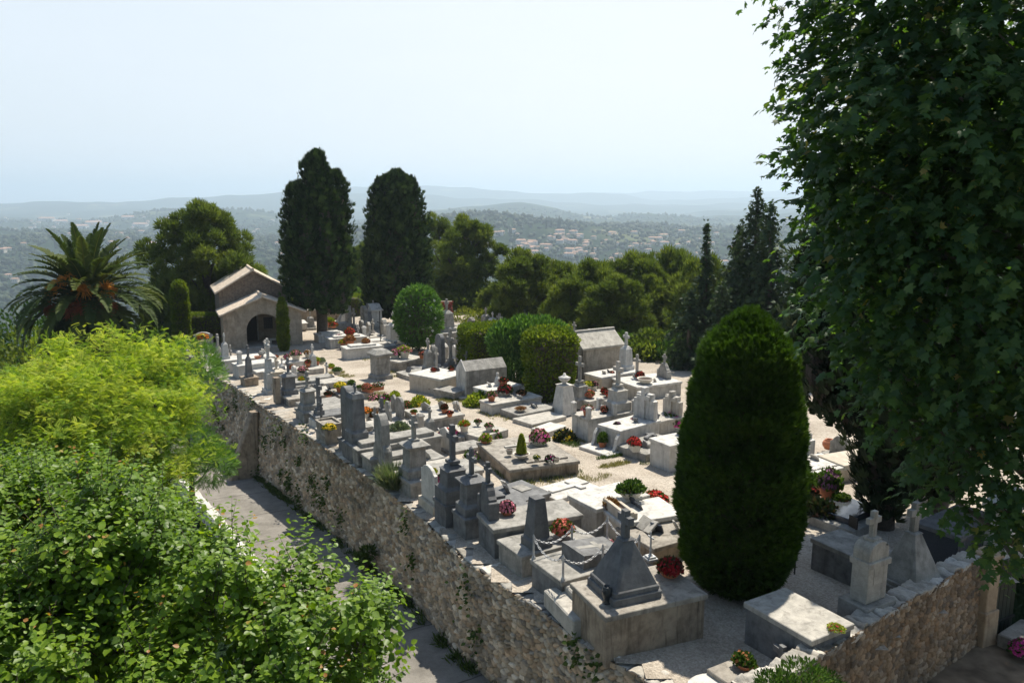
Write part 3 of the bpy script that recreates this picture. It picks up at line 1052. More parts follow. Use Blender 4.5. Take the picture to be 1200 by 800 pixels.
# ------------------------------------------------------------------ columnar cypresses made of upright plumes
def cypress(name, label, loc, plumes, seed, mat, dens=70, leaf=(.22, .45), trunk=None, group=None, droop=0.0, rz=0, lift=1.0):
    """plumes: (x, y, z0, z1, r) each an upright flame of foliage"""
    rng = np.random.RandomState(seed)
    root = tree_thing(name, label, loc, group, rz)
    P, D, RN = [], [], []
    for (x, y, z0, z1, r) in plumes:
        hh = z1 - z0
        n = int(dens * r * hh * 3.2)
        u = rng.rand(n) ** .9
        a = rng.rand(n) * 2 * PI
        prof = np.minimum(1, (u / .16 + .15)) ** .6 * np.sqrt(np.maximum(0, 1 - np.clip((u - .45) / .56, 0, 1) ** 2.0))
        if droop > .3:
            prof = np.minimum(1, u / .08 + .1) * (1 - u) ** .75 * 1.15
        lump = 1 + .16 * np.sin(5 * a + 7 * u + seed) + .12 * np.sin(9 * a - 13 * u * hh / 3) + .09 * np.sin(hh * u * 4 + 3 * a)
        lump = lump + .14 * vnoise(np.stack([3 * np.cos(a), 3 * np.sin(a), u * hh * 1.5], 1) + seed, seed)
        rad = r * prof * lump * ((.72 + .30 * rng.rand(n)) if droop < .3 else (.45 + .75 * rng.rand(n)))
        p = np.stack([x + rad * np.cos(a), y + rad * np.sin(a), z0 + hh * u], 1)
        d = np.stack([np.cos(a), np.sin(a), np.zeros(n)], 1)
        P.append(p); D.append(d)
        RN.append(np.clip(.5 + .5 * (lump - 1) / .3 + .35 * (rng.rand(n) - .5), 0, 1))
    P = np.concatenate(P); D = np.concatenate(D); RN = np.concatenate(RN)
    n = len(P)
    fw = nrm(D * (.55 + .5 * droop) + np.array([0, 0, lift - 1.5 * droop]) + RS.normal(size=(n, 3)) * .22)
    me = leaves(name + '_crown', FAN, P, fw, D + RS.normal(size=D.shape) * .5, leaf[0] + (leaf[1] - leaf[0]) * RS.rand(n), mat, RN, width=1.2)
    link('crown', me, root)
    # solid core added inside each plume to block light through the sprays
    mb = MB()
    for (x, y, z0, z1, r) in plumes:
        zz = np.linspace(z0 + .15 * r, z1 - (z1 - z0) * .12, 7)
        uu = (zz - z0) / (z1 - z0)
        pr = r * (.62 if droop < .3 else .25) * np.minimum(1, uu / .16 + .1) ** .6 * np.sqrt(np.maximum(0.01, 1 - np.clip((uu - .45) / .56, 0, 1) ** 2))
        mb.loft([[(x + q * math.cos(2 * PI * k / 9), y + q * math.sin(2 * PI * k / 9), z) for k in range(9)] for q, z in zip(pr, zz)])
    link('light_blocking_core', mb.mesh('light_blocking_core', M['bark']), root)
    if trunk:
        mb = MB()
        mb.tube([(0, 0, -.4), (0, 0, .1), (.03, 0, trunk[0] * .5), (0, .02, trunk[0])], [trunk[1] * 1.4, trunk[1] * 1.1, trunk[1], trunk[1] * .9], 12)
        mb.build('trunk', M['bark'], root, smooth=True)
    return root


# ------------------------------------------------------------------ clipped shapes
def clipped(name, label, loc, mesh_pts, core, mat, n_leaf, leaf, cat, rz=0, trunk=None, tpl=OVATE, up=.4, jit=.35, depth=.10, width=1.0, group=None, blooms=None):
    """mesh_pts(n) -> surface points and normals"""
    root = tree_thing(name, label, loc, group, rz, 1.0, cat)
    p, d = mesh_pts(n_leaf)
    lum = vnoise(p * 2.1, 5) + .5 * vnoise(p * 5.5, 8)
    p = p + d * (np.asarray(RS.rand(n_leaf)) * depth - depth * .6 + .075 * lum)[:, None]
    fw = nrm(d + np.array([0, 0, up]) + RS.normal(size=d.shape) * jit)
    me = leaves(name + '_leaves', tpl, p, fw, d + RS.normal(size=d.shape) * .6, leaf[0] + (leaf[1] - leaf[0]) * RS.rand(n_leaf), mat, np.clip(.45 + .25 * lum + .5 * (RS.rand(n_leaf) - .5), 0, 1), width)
    link('crown', me, root)
    link('light_blocking_core', core.mesh('light_blocking_core', M['bark']), root)  # unseen solid body added under the leaves to block light
    if blooms:
        q, e = mesh_pts(blooms[1])
        q = q + e * .06
        bm_ = leaves(name + '_blooms', PETAL, q, e + RS.normal(size=e.shape) * .3, rand_dirs(len(q)), blooms[2], blooms[0])
        link('blossom', bm_, root)
    if trunk:
        mb = MB()
        mb.tube([(0, 0, -.2), (0, 0, trunk[0] * .5), (0, 0, trunk[0])], [trunk[1] * 1.2, trunk[1], trunk[1] * .9], 10)
        mb.build('trunk', M['bark'], root, smooth=True)
    return root


_v, _f = [[0, 0, 0]], []
for _i in range(5):
    _a = 2 * PI * _i / 5
    _b = len(_v)
    _v += [[.12, .42 * math.cos(_a - .5), .42 * math.sin(_a - .5)], [.25, .62 * math.cos(_a), .62 * math.sin(_a)], [.12, .42 * math.cos(_a + .5), .42 * math.sin(_a + .5)]]
    _f.append([0, _b, _b + 1, _b + 2])
PETAL = (np.array(_v, float), _f)


def revolve(profile):
    """profile of (r, z): returns a sampler over the turned surface and a solid a little inside it"""
    pr = np.array(profile, float)
    seg = np.hypot(*np.diff(pr, axis=0).T)
    area = seg * (pr[:-1, 0] + pr[1:, 0] + .02)
    cum = np.concatenate([[0], np.cumsum(area)]) / area.sum()

    def f(n):
        u = RS.rand(n)
        i = np.clip(np.searchsorted(cum, u) - 1, 0, len(seg) - 1)
        t = RS.rand(n)
        r = pr[i, 0] + (pr[i + 1, 0] - pr[i, 0]) * t; z = pr[i, 1] + (pr[i + 1, 1] - pr[i, 1]) * t
        a = RS.rand(n) * 2 * PI
        dr = pr[i + 1] - pr[i]
        nr, nz = dr[:, 1] / seg[i], -dr[:, 0] / seg[i]
        return np.stack([r * np.cos(a), r * np.sin(a), z], 1), nrm(np.stack([nr * np.cos(a), nr * np.sin(a), nz], 1))
    core = MB()
    core.lathe([(max(.01, r - .09), z + (.09 if k == 0 else -.07 * (k > len(pr) // 2))) for k, (r, z) in enumerate(profile)], 20)
    return f, core


def boxed(lx, ly, h, round_=.25, taper=0.0):
    """clipped block; sampler over top and sides"""
    def f(n):
        aa = np.array([lx * ly, lx * h, lx * h, ly * h, ly * h]); cum = np.cumsum(aa) / aa.sum()
        k = np.searchsorted(cum, RS.rand(n))
        a, b = RS.rand(n) - .5, RS.rand(n)
        p = np.zeros((n, 3)); d = np.zeros((n, 3))
        for q, (fx, fy, fz, dd) in enumerate([(lambda a, b: lx * a, lambda a, b: ly * (b - .5), lambda a, b: h + 0 * a, (0, 0, 1)),
                                              (lambda a, b: lx * a, lambda a, b: -ly / 2 + 0 * a, lambda a, b: h * b, (0, -1, 0)), (lambda a, b: lx * a, lambda a, b: ly / 2 + 0 * a, lambda a, b: h * b, (0, 1, 0)),
                                              (lambda a, b: -lx / 2 + 0 * a, lambda a, b: ly * a, lambda a, b: h * b, (-1, 0, 0)), (lambda a, b: lx / 2 + 0 * a, lambda a, b: ly * a, lambda a, b: h * b, (1, 0, 0))]):
            s = k == q
            p[s, 0] = fx(a[s], b[s]); p[s, 1] = fy(a[s], b[s]); p[s, 2] = fz(a[s], b[s]); d[s] = dd
        # round the shoulders
        c = np.stack([np.clip(p[:, 0], -lx / 2 + round_, lx / 2 - round_), np.clip(p[:, 1], -ly / 2 + round_, ly / 2 - round_), np.clip(p[:, 2], 0, h - round_)], 1)
        v = nrm(p - c + d * .01)
        p = c + v * round_
        tp = 1 - taper * (1 - p[:, 2:3] / h)
        p[:, :2] *= tp
        return p, v
    core = MB()
    core.stack([(lx * (1 - taper) - .2, ly * (1 - taper) - .2, .05), (lx - .2, ly - .2, h - round_), (lx - 2 * round_, ly - 2 * round_, h - .1)], c=.1)
    return f, core


# ================================================================== the trees and shrubs where they stand
# big clipped cone in the foreground
p = G(862, 688)
Ht = hpx(862, 688, 366)
prof = [(.45, .05), (.83, .25), (1.10, .8), (1.26, 1.6), (1.32, 2.5), (1.27, 3.3), (1.16, 4.2), (1.03, 5.0), (.88, 5.6), (.68, Ht - .52), (.42, Ht - .22), (.20, Ht - .07), (.01, Ht)]
f, core = revolve(prof)
clipped('clipped_cypress', 'huge clipped dark green cone, rounded at the top, standing in the gravel at right', p, f, core, ML['topiary'], 72000, (.10, .21), 'topiary tree', trunk=(.5, .16), tpl=FAN, up=.75, jit=.30, depth=.16, width=.8)

# the two tall cypresses
p = G(378, 399)
Hc = hpx(378, 399, 181)
pl = [(0, 0, 2.2, Hc, 1.55), (-1.45, .2, 3.2, Hc - 2.0, 1.15), (1.35, .1, 2.6, Hc - 1.2, 1.10), (-.5, -.9, 2.3, Hc - 3.2, 1.2), (.7, -.9, 2.0, Hc - 2.6, 1.1), (.1, 1.0, 2.4, Hc - 1.5, 1.2), (-1.2, -.5, 2.4, Hc - 5.0, 1.1), (1.3, -.5, 1.9, Hc - 4.5, 1.0), (.3, -.4, 8, Hc + .15, .8)]
cypress('cypress_tree', 'tallest dark cypress, several pointed plumes on a bare trunk, beside the chapel path', p, pl, 3, ML['cypress'], trunk=(3.2, .38), group='tall cypresses in the cemetery')
Yb = 66.0
p = Vector(((466 - 600) / F * Yb * 1.0, Yb, gz(0, Yb)))
Hc = Zat(466, 201, Yb).z - p.z
pl = [(0, 0, .9, Hc - .2, 2.0), (-.95, -.3, .6, Hc - .6, 1.65), (1.0, -.2, .8, Hc - .5, 1.6), (.4, -.6, 5, Hc - .3, 1.3), (-.5, -.6, 5, Hc - .4, 1.3), (0, -1.1, .5, Hc - 2.5, 1.7), (-1.5, 0, .6, Hc - 6, 1.5), (1.4, -.1, .6, Hc - 5, 1.45), (-.2, .9, 1, Hc - 1, 1.6), (.2, -.1, 7, Hc, 1.2)]
cypress('cypress_tree', 'broad dark cypress with a rounded top and foliage almost to the ground, behind the tombs', p, pl, 8, ML['cypress'], trunk=(1.6, .45), group='tall cypresses in the cemetery')

# slim clipped columns by the chapel
p = G(333, 411)
h_ = hpx(333, 411, 349)
f, core = revolve([(.2, .02), (.28, .3), (.31, h_ * .4), (.28, h_ * .7), (.2, h_ * .9), (.1, h_ - .08), (.01, h_)])
clipped('column_cypress', 'slim clipped bright green column beside the chapel porch', p, f, core, ML['hedge'], 6000, (.10, .18), 'topiary tree', tpl=FAN, up=.8)
Yb = 54.0
p = Vector(((216.5 - 600) / F * (Yb + 1.2), Yb, gz(0, Yb)))
h_ = Zat(216, 329, Yb).z - p.z
f, core = revolve([(.38, .02), (.50, .5), (.53, h_ * .5), (.48, h_ - .7), (.36, h_ - .25), (.16, h_ - .05), (.01, h_)])
clipped('column_cypress', 'thick round-topped clipped column behind the low hedge left of the chapel', p, f, core, ML['hedge'], 9000, (.10, .18), 'topiary tree', tpl=FAN, up=.6)

# hedges
AN = R(30)
p = G(233, 404)
f, core = boxed(3.2, 1.3, hpx(233, 404, 371), .15)
clipped('clipped_hedge', 'low clipped dark hedge joining the left wall of the chapel', (p.x, p.y + 1.2, p.z), f, core, ML['hedge'], 9000, (.07, .13), 'hedge', rz=R(14))
p = Vector(((415 - 600) / F * 73, 73, gz(0, 73)))
f, core = boxed(1.3, 3.0, 1.75, .15)
clipped('clipped_hedge', 'small bright square hedge seen between the two tall cypresses', p, f, core, ML['hedge'], 4000, (.08, .14), 'hedge', rz=R(5))
p = G(570, 437); p = Vector((p.x, p.y + .8, p.z))
f, core = boxed(2.6, 2.4, hpx(570, 437, 384), .3)
clipped('clipped_hedge', 'box hedge with a flat yellow-green top behind the small stone tomb house', p, f, core, ML['hedge'], 11000, (.08, .15), 'hedge', rz=R(26), depth=.2)
p = G(644, 470); p = Vector((p.x, p.y + .5, p.z))
f, core = boxed(2.3, 2.1, hpx(644, 472, 391), .6, taper=.26)
clipped('clipped_bush', 'clipped olive green bush, wider at its top, in front of the oleander', p, f, core, ML['hedge'], 12000, (.09, .17), 'bush', rz=R(20), depth=.36, jit=.5)
# loose oleander between them
p = G(607, 452); p = Vector((p.x, p.y + .9, p.z))
root = thing('oleander_bush', 'tall loose green oleander between the box hedge and the clipped bush', 'bush', p)
ho = hpx(607, 452, 366)
P_, D_ = [], []
for (x, y, z, r) in [(-.6, 0, ho * .55, 1.0), (.3, .2, ho * .6, 1.05), (1.2, .4, ho * .62, .95), (-.2, 0, ho * .25, 1.0), (.9, .2, ho * .3, 1.0), (1.9, .9, ho * .55, .9)]:
    a, d = blob_points((x, y, z), r, 2300, 1.1, .55)
    P_.append(a); D_.append(d)
P_ = np.concatenate(P_); D_ = np.concatenate(D_)
k = P_[:, 2] > .05
P_, D_ = P_[k], D_[k]
link('crown', leaves('oleander_leaves', OVATE, P_, nrm(D_ * .6 + np.array([0, 0, .8]) + RS.normal(size=D_.shape) * .3), rand_dirs(len(P_)), .20 + .14 * RS.rand(len(P_)), ML['oleander'], None, .42), root)
mb = MB()
for i in range(9):
    a = i * .7
    mb.tube([(.3 + .1 * math.cos(a), .1 * math.sin(a), -.1), (.3 + .5 * math.cos(a), .35 * math.sin(a), ho * .4), (.3 + .95 * math.cos(a), .6 * math.sin(a), ho * .75)], [.04, .03, .012], 5)
mb.build('stem', M['bark'], root)

# round flowering bush on a stem
p = G(491, 411)
hb_ = hpx(491, 411, 337)
rb = 1.42
f, core = revolve([(.25, .45), (.85, .7), (rb - .1, 1.5), (rb, hb_ * .5), (rb - .06, hb_ * .62), (1.14, hb_ - .75), (.72, hb_ - .25), (.3, hb_ - .04), (.01, hb_)])
clipped('round_oleander', 'round clipped green bush dotted with white flowers among the tombs', p, f, core, ML['oleander'], 8500, (.16, .30), 'bush', tpl=OVATE, up=.3, width=.5, depth=.42, jit=.5, trunk=(1.0, .09), blooms=(ML['white_bloom'], 60, .17))

# pines
specs = [  # px, top row, Y, width px, label, low, clumps, seed
    (235, 236, 62, 132, 'big spreading pine with a heavy olive crown behind the chapel', .28, 105, 1),
    (545, 252, 78, 84, 'tall rounded pine directly behind the broad cypress', .22, 90, 2),
    (512, 247, 84, 60, 'pine crown showing between the broad cypress and the rounded pine', .4, 40, 9),
]
PN = {}
for (px, ty, Y, wpx, lab, low, ncl, sd_) in specs:
    X = (px - 600) / F * Y * .99
    zb = terr1(X, Y)
    zt = Zat(px, ty, Y).z
    PN[sd_] = pine(lab, (X, Y, zb), zt - zb, wpx * Y / F / 2 * .88, sd_, ncl, low=low, rz=sd_, group='pines round the cemetery', dens=230)
rowp = [  # the row of pines along the back edge
    (612, 292, 64, 1, 1.0, 'slender pine at the left end of the back row, two stems showing'),
    (650, 306, 66, 2, .95, 'pine second from the left in the back row, thin crown'),
    (698, 304, 60, 0, 1.05, 'rounded pine in the middle of the back row with pale outer needles'),
    (742, 296, 62, 1, 1.1, 'highest pine of the back row, above the white stone cross'),
    (786, 292, 64, 2, 1.1, 'pine at the right end of the back row beside the dark spired conifers'),
    (822, 300, 58, 0, 1.0, 'pine partly behind the dark spired conifers'),
    (672, 326, 58, 2, .8, 'low bushy pine in front of the back row'),
    (724, 322, 56, 1, .8, 'low pine leaning out above the stone mausoleum roof'),
    (588, 330, 70, 0, .7, 'small pine beyond the crosses behind the hedges'),
    (765, 318, 60, 0, .85, 'short dense pine under the highest pine of the back row'),
    (630, 312, 70, 2, 1.0, 'pine set back between the two leftmost pines of the back row'),
    (676, 312, 70, 1, 1.0, 'pine set back in the second gap of the back row'),
    (718, 310, 68, 0, 1.0, 'pine set back to the left of the highest pine of the back row'),
    (802, 306, 68, 1, 1.0, 'pine set back behind the right end of the back row'),
    (838, 312, 62, 2, 1.0, 'pine between the thin leaning spire and the tallest conifer'),
]
protos = []
for k, (sd_, ncl, low, rx) in enumerate([(21, 165, .12, 2.7), (33, 150, .16, 2.6), (47, 145, .10, 2.5)]):
    protos.append((sd_, ncl, low, rx))
made = {}
for i, (px, ty, Y, k, s, lab) in enumerate(rowp):
    X = (px - 600) / F * Y
    zb = terr1(X, Y) - .3
    zt = Zat(px, ty, Y).z
    Hh = zt - zb
    if k not in made:
        sd_, ncl, low, rx = protos[k]
        made[k] = (pine(lab, (X, Y, zb), Hh, rx * s, sd_, ncl, low=low, group='pines round the cemetery', rc=(.30, .78), dens=200, flat=1.1), Hh, s)
    else:
        r0, h0, s0 = made[k]
        copy_thing(r0, (X, Y, zb), i * 1.7, lab, (s / s0, s / s0, Hh / h0))
for (px, ty, Y, lab) in [(196, 320, 60, 'low young pine to the left of the big spreading pine'), (330, 330, 72, 'small pine just behind the right roof slope of the chapel'), (430, 283, 90, 'pine in the gap between the two tall cypresses')]:
    X = (px - 600) / F * Y
    zb = terr1(X, Y) - .3
    Hh = Zat(px, ty, Y).z - zb
    r0, h0, s0 = made[1]
    copy_thing(r0, (X, Y, zb), px, lab, (.85, .85, Hh / h0))

# dark spired conifers at right
def conifer(label, loc, H, r, seed, group):
    rng = np.random.RandomState(seed)
    root = tree_thing('conifer_tree', label, loc, group)
    P, Fw, Up, S, RN = [], [], [], [], []
    mb = MB()
    lean = rng.normal(size=2) * .18
    top = np.array([lean[0], lean[1], H])
    mb.tube([(0, 0, -.3), tuple(top * .35), tuple(top * .7), tuple(top * .95)], [.22, .16, .08, .02], 8)
    z = .25
    while z < H - .1:
        u = z / H
        L0 = r * (1.0 * (1 - u) ** .75 + .05) * 1.25
        for b in range(rng.randint(5, 8)):
            az = rng.rand() * 6.28
            L_ = L0 * (.45 + .75 * rng.rand())
            dv = np.array([math.cos(az), math.sin(az), 0])
            st = top * u
            rise = .35 + .3 * rng.rand()
            n = max(4, int(L_ / .055))
            cr = rng.rand()
            for q in range(n):
                s = (q + .5) / n
                p = st + dv * L_ * s + np.array([0, 0, L_ * (rise * s - .95 * s * s)])
                P.append(p + rng.normal(size=3) * .05)
                Fw.append(dv * (.9 - .4 * s) + np.array([0, 0, .35 - 1.3 * s]) + rng.normal(size=3) * .5)
                Up.append(np.array([0, 0, 1]) + rng.normal(size=3) * .5)
                S.append((.20 + .22 * rng.rand()) * (1 - .3 * u))
                RN.append(np.clip(.15 + .5 * cr + .4 * s * rng.rand(), 0, 1))
        z += .16 + .10 * rng.rand()
    for q in range(30):
        P.append(top * (1 - .012 * q) + rng.normal(size=3) * .05); Fw.append(np.array([0, 0, 1]) + rng.normal(size=3) * .5); Up.append(rng.normal(size=3)); S.append(.2); RN.append(.6)
    link('crown', leaves('conifer_crown', FAN, P, Fw, Up, S, ML['spire'], np.array(RN), 1.2), root)
    mb.build('trunk', M['bark'], root, smooth=True)
    return root


con = [(829, 258, 47, .62, 'thin leaning dark conifer spire, leftmost of the group'), (885, 219, 46, 1.55, 'tallest dark conifer with ragged drooping tips beside the plane leaves'), (864, 262, 48, 1.2, 'dark conifer of middle height left of the tallest one'), (908, 235, 44, 1.5, 'dark conifer half hidden by the plane leaves'),
       (842, 330, 44.5, 1.3, 'low broad dark conifer behind the clipped cone'), (812, 338, 45.5, 1.0, 'small dark conifer at the edge of the tombs'), (940, 270, 42, 1.8, 'wide dark conifer deep behind the plane leaves')]
for i, (px, ty, Y, r, lab) in enumerate(con):
    X = (px - 600) / F * Y
    zb = gz(X, Y)
    H_ = Zat(px, ty, Y).z - zb
    conifer(lab, (X, Y, zb), H_, r * 1.35, 60 + i, 'dark conifers at the right edge')

# dark yews behind the plane
for i, (px, py, pls, lab) in enumerate([
    (1035, 618, [(0, 0, .3, 13.5, 1.0), (0, .1, .2, 5.5, .8), (0, 0, 3.0, 13.0, 2.0), (-.9, .2, 2.6, 12.0, 1.3), (.9, -.1, 2.8, 12.5, 1.2), (-1.5, .6, 3.0, 10, 1.1), (0, -.8, 2.4, 11, 1.2), (.1, 0, .8, 4.5, .78)], 'dark cypress with a narrow skirt over its trunk, behind the round-topped tombstone'),
    (1098, 600, [(0, 0, .4, 13.0, .9), (0, .1, .3, 5.5, .7), (.7, .2, 2.4, 12, 1.4), (-.6, -.2, 2.6, 11, 1.2), (.1, .1, 1.2, 5, .75)], 'dark cypress standing further right beside the gravel, bare-trunked')]):
    p = G(px, py)
    cypress('cypress_tree', lab, p, pls, 90 + i, ML['conifer'], dens=60, leaf=(.22, .4), trunk=(3.0, .26), group='dark cypresses at the right')

# ------------------------------------------------------------------ the plane tree, hanging in from the right
def plane_tree():
    rng = np.random.RandomState(17)
    bl = [(928, 40, 10.6, .8), (950, 120, 10.2, 1.0), (925, 190, 10.6, .75), (935, 265, 10.6, .75), (970, 330, 10.4, .9), (1005, 30, 10, 1.3), (1020, 180, 9.8, 1.4), (1000, 260, 10.2, 1.1), (1030, 390, 10.4, 1.0),
          (1090, 90, 9.4, 1.6), (1170, 40, 9.2, 1.6), (1070, 270, 10, 1.4), (1150, 200, 9.4, 1.6), (1200, 300, 9.6, 1.6), (1120, 350, 10, 1.4), (1085, 450, 10.6, .95), (1160, 430, 10, 1.25), (1205, 440, 10.2, 1.2),
          (1125, 520, 10.8, .75), (1185, 530, 10.6, .85), (1165, 590, 10.6, .50), (1195, 610, 10.4, .6), (1178, 640, 10.3, .32), (1105, 575, 10.9, .42), (985, 425, 10.4, .5), (1000, 480, 10.6, .35),
          (940, -50, 10.4, 1.1), (1030, -70, 10, 1.5), (1130, -90, 9.6, 1.7), (1230, 80, 9.6, 1.8), (1270, 220, 9.8, 1.8), (1280, 400, 10, 1.6), (1260, 520, 10.4, 1.2), (1250, -60, 10, 1.9), (1060, 130, 11.6, 1.7), (1150, 300, 12, 1.8), (1040, 340, 12, 1.4), (1170, 130, 12, 1.9), (1200, 420, 12, 1.4), (985, 200, 11.6, 1.1)]
    tb = Vector((11.8, 10.4, 0)); tb.z = gz(*tb[:2]) - 1.5
    root = tree_thing('plane_tree', 'large plane tree with lobed dark leaves filling the upper right, close by', tb, rz=0)
    P, Fw, Up, S, RN = [], [], [], [], []
    cen = []
    for (px, py, Y, r) in bl:
        if px < 1040:
            px += 42
            r *= .86
        c = np.array(Zat(px, py, Y)) - np.array(tb)
        cen.append(c)
        ntw = int(92 * r ** 2.4) + 18
        crnd = rng.rand()
        for _ in range(ntw):
            d = nrm(rng.normal(size=3))
            st = c + d * r * rng.rand() ** .3 * np.array([1, 1, .95])
            # a drooping twig carrying leaves
            t = nrm(d + np.array([-.25, -.2, -.35]) + rng.normal(size=3) * .4)
            L_ = .2 + .28 * rng.rand()
            k = rng.randint(4, 9)
            for q in range(k):
                s = (q + .4) / k
                p = st + t * L_ * s + np.array([0, 0, -.18 * s * s * L_])
                side = nrm(np.cross(t, [0, 0, 1]) + 1e-3) * (1 if q % 2 else -1)
                P.append(p)
                Fw.append(nrm(t * .55 + side * .8 + np.array([0, 0, -.35]) + rng.normal(size=3) * .3))
                Up.append(np.array([0, 0, 1]) + rng.normal(size=3) * .45 + d * .5)
                S.append(.072 + .075 * rng.rand())
                RN.append(np.clip(.2 + .4 * crnd + .6 * (rng.rand() - .35), 0, .96) if rng.rand() > .006 else 1.0)
    link('crown', leaves('plane_leaves', PLANE, P, Fw, Up, S, ML['plane'], np.array(RN)), root)
    mb = MB()
    trunk_to(mb, (0, 0, -.4), (-1.6, .4, 11.5), .42, .08, cen, rng, n=14, lean=.5, lr=.12)
    mb.build('trunk', M['bark_pale'], root, smooth=True)
    # bobbly seed balls on stalks
    mb = MB()
    for i in range(26):
        c = cen[rng.randint(0, 24)] + rng.normal(size=3) * .6
        mb.ico(c, .016, 1)
        mb.tube([c, c + np.array([.01, 0, .06]), c + np.array([.02, .01, .14])], .003, 4)
    b_ = mb.build('seed_ball', M['bark_pale'], root)
    b_['kind'] = 'stuff'


plane_tree()


# ------------------------------------------------------------------ foreground fruit trees at left
def shoot_tree(label, base, blobs, seed, nshoot, name='fruit_tree', leaf=(.070, .125), group=None):
    rng = np.random.RandomState(seed)
    root = tree_thing(name, label, base, group)
    base = np.array(base)
    P, Fw, Up, S, RN = [], [], [], [], []
    cen = []
    tube = MB()
    sub_ = []
    for (px, py, Y, r) in blobs:
        c = np.array(Zat(px, py, Y)) - base
        cen.append(c)
        for _ in range(max(3, int(9 * r))):
            d = nrm(rng.normal(size=3) + np.array([0, -.1, .35]))
            sub_.append((c + d * r * (.55 + .5 * rng.rand()) * np.array([1, 1, .85]), r * (.26 + .2 * rng.rand()), rng.rand()))
    wts = np.array([q[1] ** 2 for q in sub_]); wts = wts / wts.sum()
    for i in range(nshoot):
        k = rng.choice(len(sub_), p=wts)
        r = sub_[k][1]
        d = nrm(rng.normal(size=3) + np.array([0, -.15, .55]))
        st = sub_[k][0] + d * r * (.3 + .7 * rng.rand()) * np.array([1, 1, .8])
        t = nrm(d * .35 + np.array([0, 0, .9]) + rng.normal(size=3) * .2)
        if rng.rand() < .3:
            t = nrm(d + rng.normal(size=3) * .3)
        L_ = .28 + .5 * rng.rand() ** 1.6
        n = int(L_ / .042)
        cr = np.clip(.6 * sub_[k][2] + .5 * rng.rand() - .05, 0, 1)
        bend = rng.normal(size=3) * .12
        if i % 3 == 0:
            tube.tube([st - t * .25, st + t * L_ * .5 + bend * .25 * L_, st + t * L_ + bend * L_], [.007, .005, .002], 4)
        for q in range(n):
            s = (q + .5) / n
            p = st + t * L_ * s + bend * L_ * s * s
            a = q * 2.4 + cr * 6
            u = nrm(np.cross(t, [.3, .2, .9])); v = np.cross(t, u)
            o = u * math.cos(a) + v * math.sin(a)
            P.append(p + o * .012)
            Fw.append(o + t * .35 + np.array([0, 0, -.25]) + rng.normal(size=3) * .25)
            Up.append(t + np.array([0, 0, .8]) + rng.normal(size=3) * .35)
            S.append((leaf[0] + (leaf[1] - leaf[0]) * rng.rand()) * (1 - .45 * max(0, s - .7) / .3))
            RN.append(np.clip(.1 + .55 * cr + .5 * (rng.rand() - .4), 0, .93) if not (s > .86 and cr > .82) else .94 + .06 * rng.rand())
    link('crown', leaves(name + '_leaves', OVATE, P, Fw, Up, S, ML['fruit_tree'], np.array(RN), 1.15), root)
    trunk_to(tube, (0, 0, -.3), (.2, .2, cen[0][2] * .75), .13, .03, cen, rng, n=9, lean=.3, lr=.3)
    tube.build('trunk', M['bark'], root, smooth=True)


zz_ = lambda x, y: float(lane_z(x, y)) - .5
b1 = (-3.4, 9.6)
shoot_tree('leafy fruit tree with upright shoots filling the lower left corner, closest to the viewer', (b1[0], b1[1], zz_(*b1)),
           [(170, 720, 9.6, 1.25), (60, 690, 9.4, 1.2), (290, 730, 9.6, 1.05), (380, 770, 9.2, .85), (235, 800, 8.8, 1.1), (90, 800, 8.8, 1.2), (425, 738, 9.8, .42), (10, 760, 9, 1.1), (325, 712, 10.2, .5), (350, 840, 8.6, 1.0)], 5, 3300, group='leafy fruit trees beside the lane')
b2 = (-6.2, 13.0)
shoot_tree('leafy fruit tree further up the lane, below the golden tree and against the white parapet', (b2[0], b2[1], zz_(*b2)),
           [(90, 625, 13, 1.2), (170, 632, 13, .95), (20, 615, 12.5, 1.2), (140, 670, 12, 1.1), (30, 690, 11.8, 1.1)], 6, 2600, group='leafy fruit trees beside the lane')


# dark low tree at the far left edge
def bush_blobs(name, label, cat, base, blobs, n, mat, leaf, seed, tpl=OVATE, width=.8, stems=6, up=.4):
    rng = np.random.RandomState(seed)
    root = tree_thing(name, label, base, None, 0, 1.0, cat)
    base = np.array(base)
    P_, D_, Q_ = [], [], []
    tot = sum(b[3] ** 2 for b in blobs)
    cen = []
    for (px, py, Y, r) in blobs:
        c = np.array(Zat(px, py, Y)) - base
        cen.append(c)
        m_ = int(n * r * r / tot)
        a, d = blob_points(c, r, m_, .85, .55)
        P_.append(a); D_.append(d); Q_.append(np.clip(.2 + .5 * rng.rand() + .5 * (rng.rand(m_) - .3), 0, 1))
    P_ = np.concatenate(P_); D_ = np.concatenate(D_); Q_ = np.concatenate(Q_)
    link('crown', leaves(name + '_leaves', tpl, P_, nrm(D_ + np.array([0, 0, up]) + RS.normal(size=D_.shape) * .4), D_ + RS.normal(size=D_.shape) * .6, leaf[0] + (leaf[1] - leaf[0]) * RS.rand(len(P_)), mat, Q_, width), root)
    mb = MB()
    trunk_to(mb, (0, 0, -.3), tuple(np.mean(cen, 0) * np.array([.3, .3, .9])), .12, .03, cen[:12], rng)
    mb.build('trunk', M['bark'], root, smooth=True)
    return root


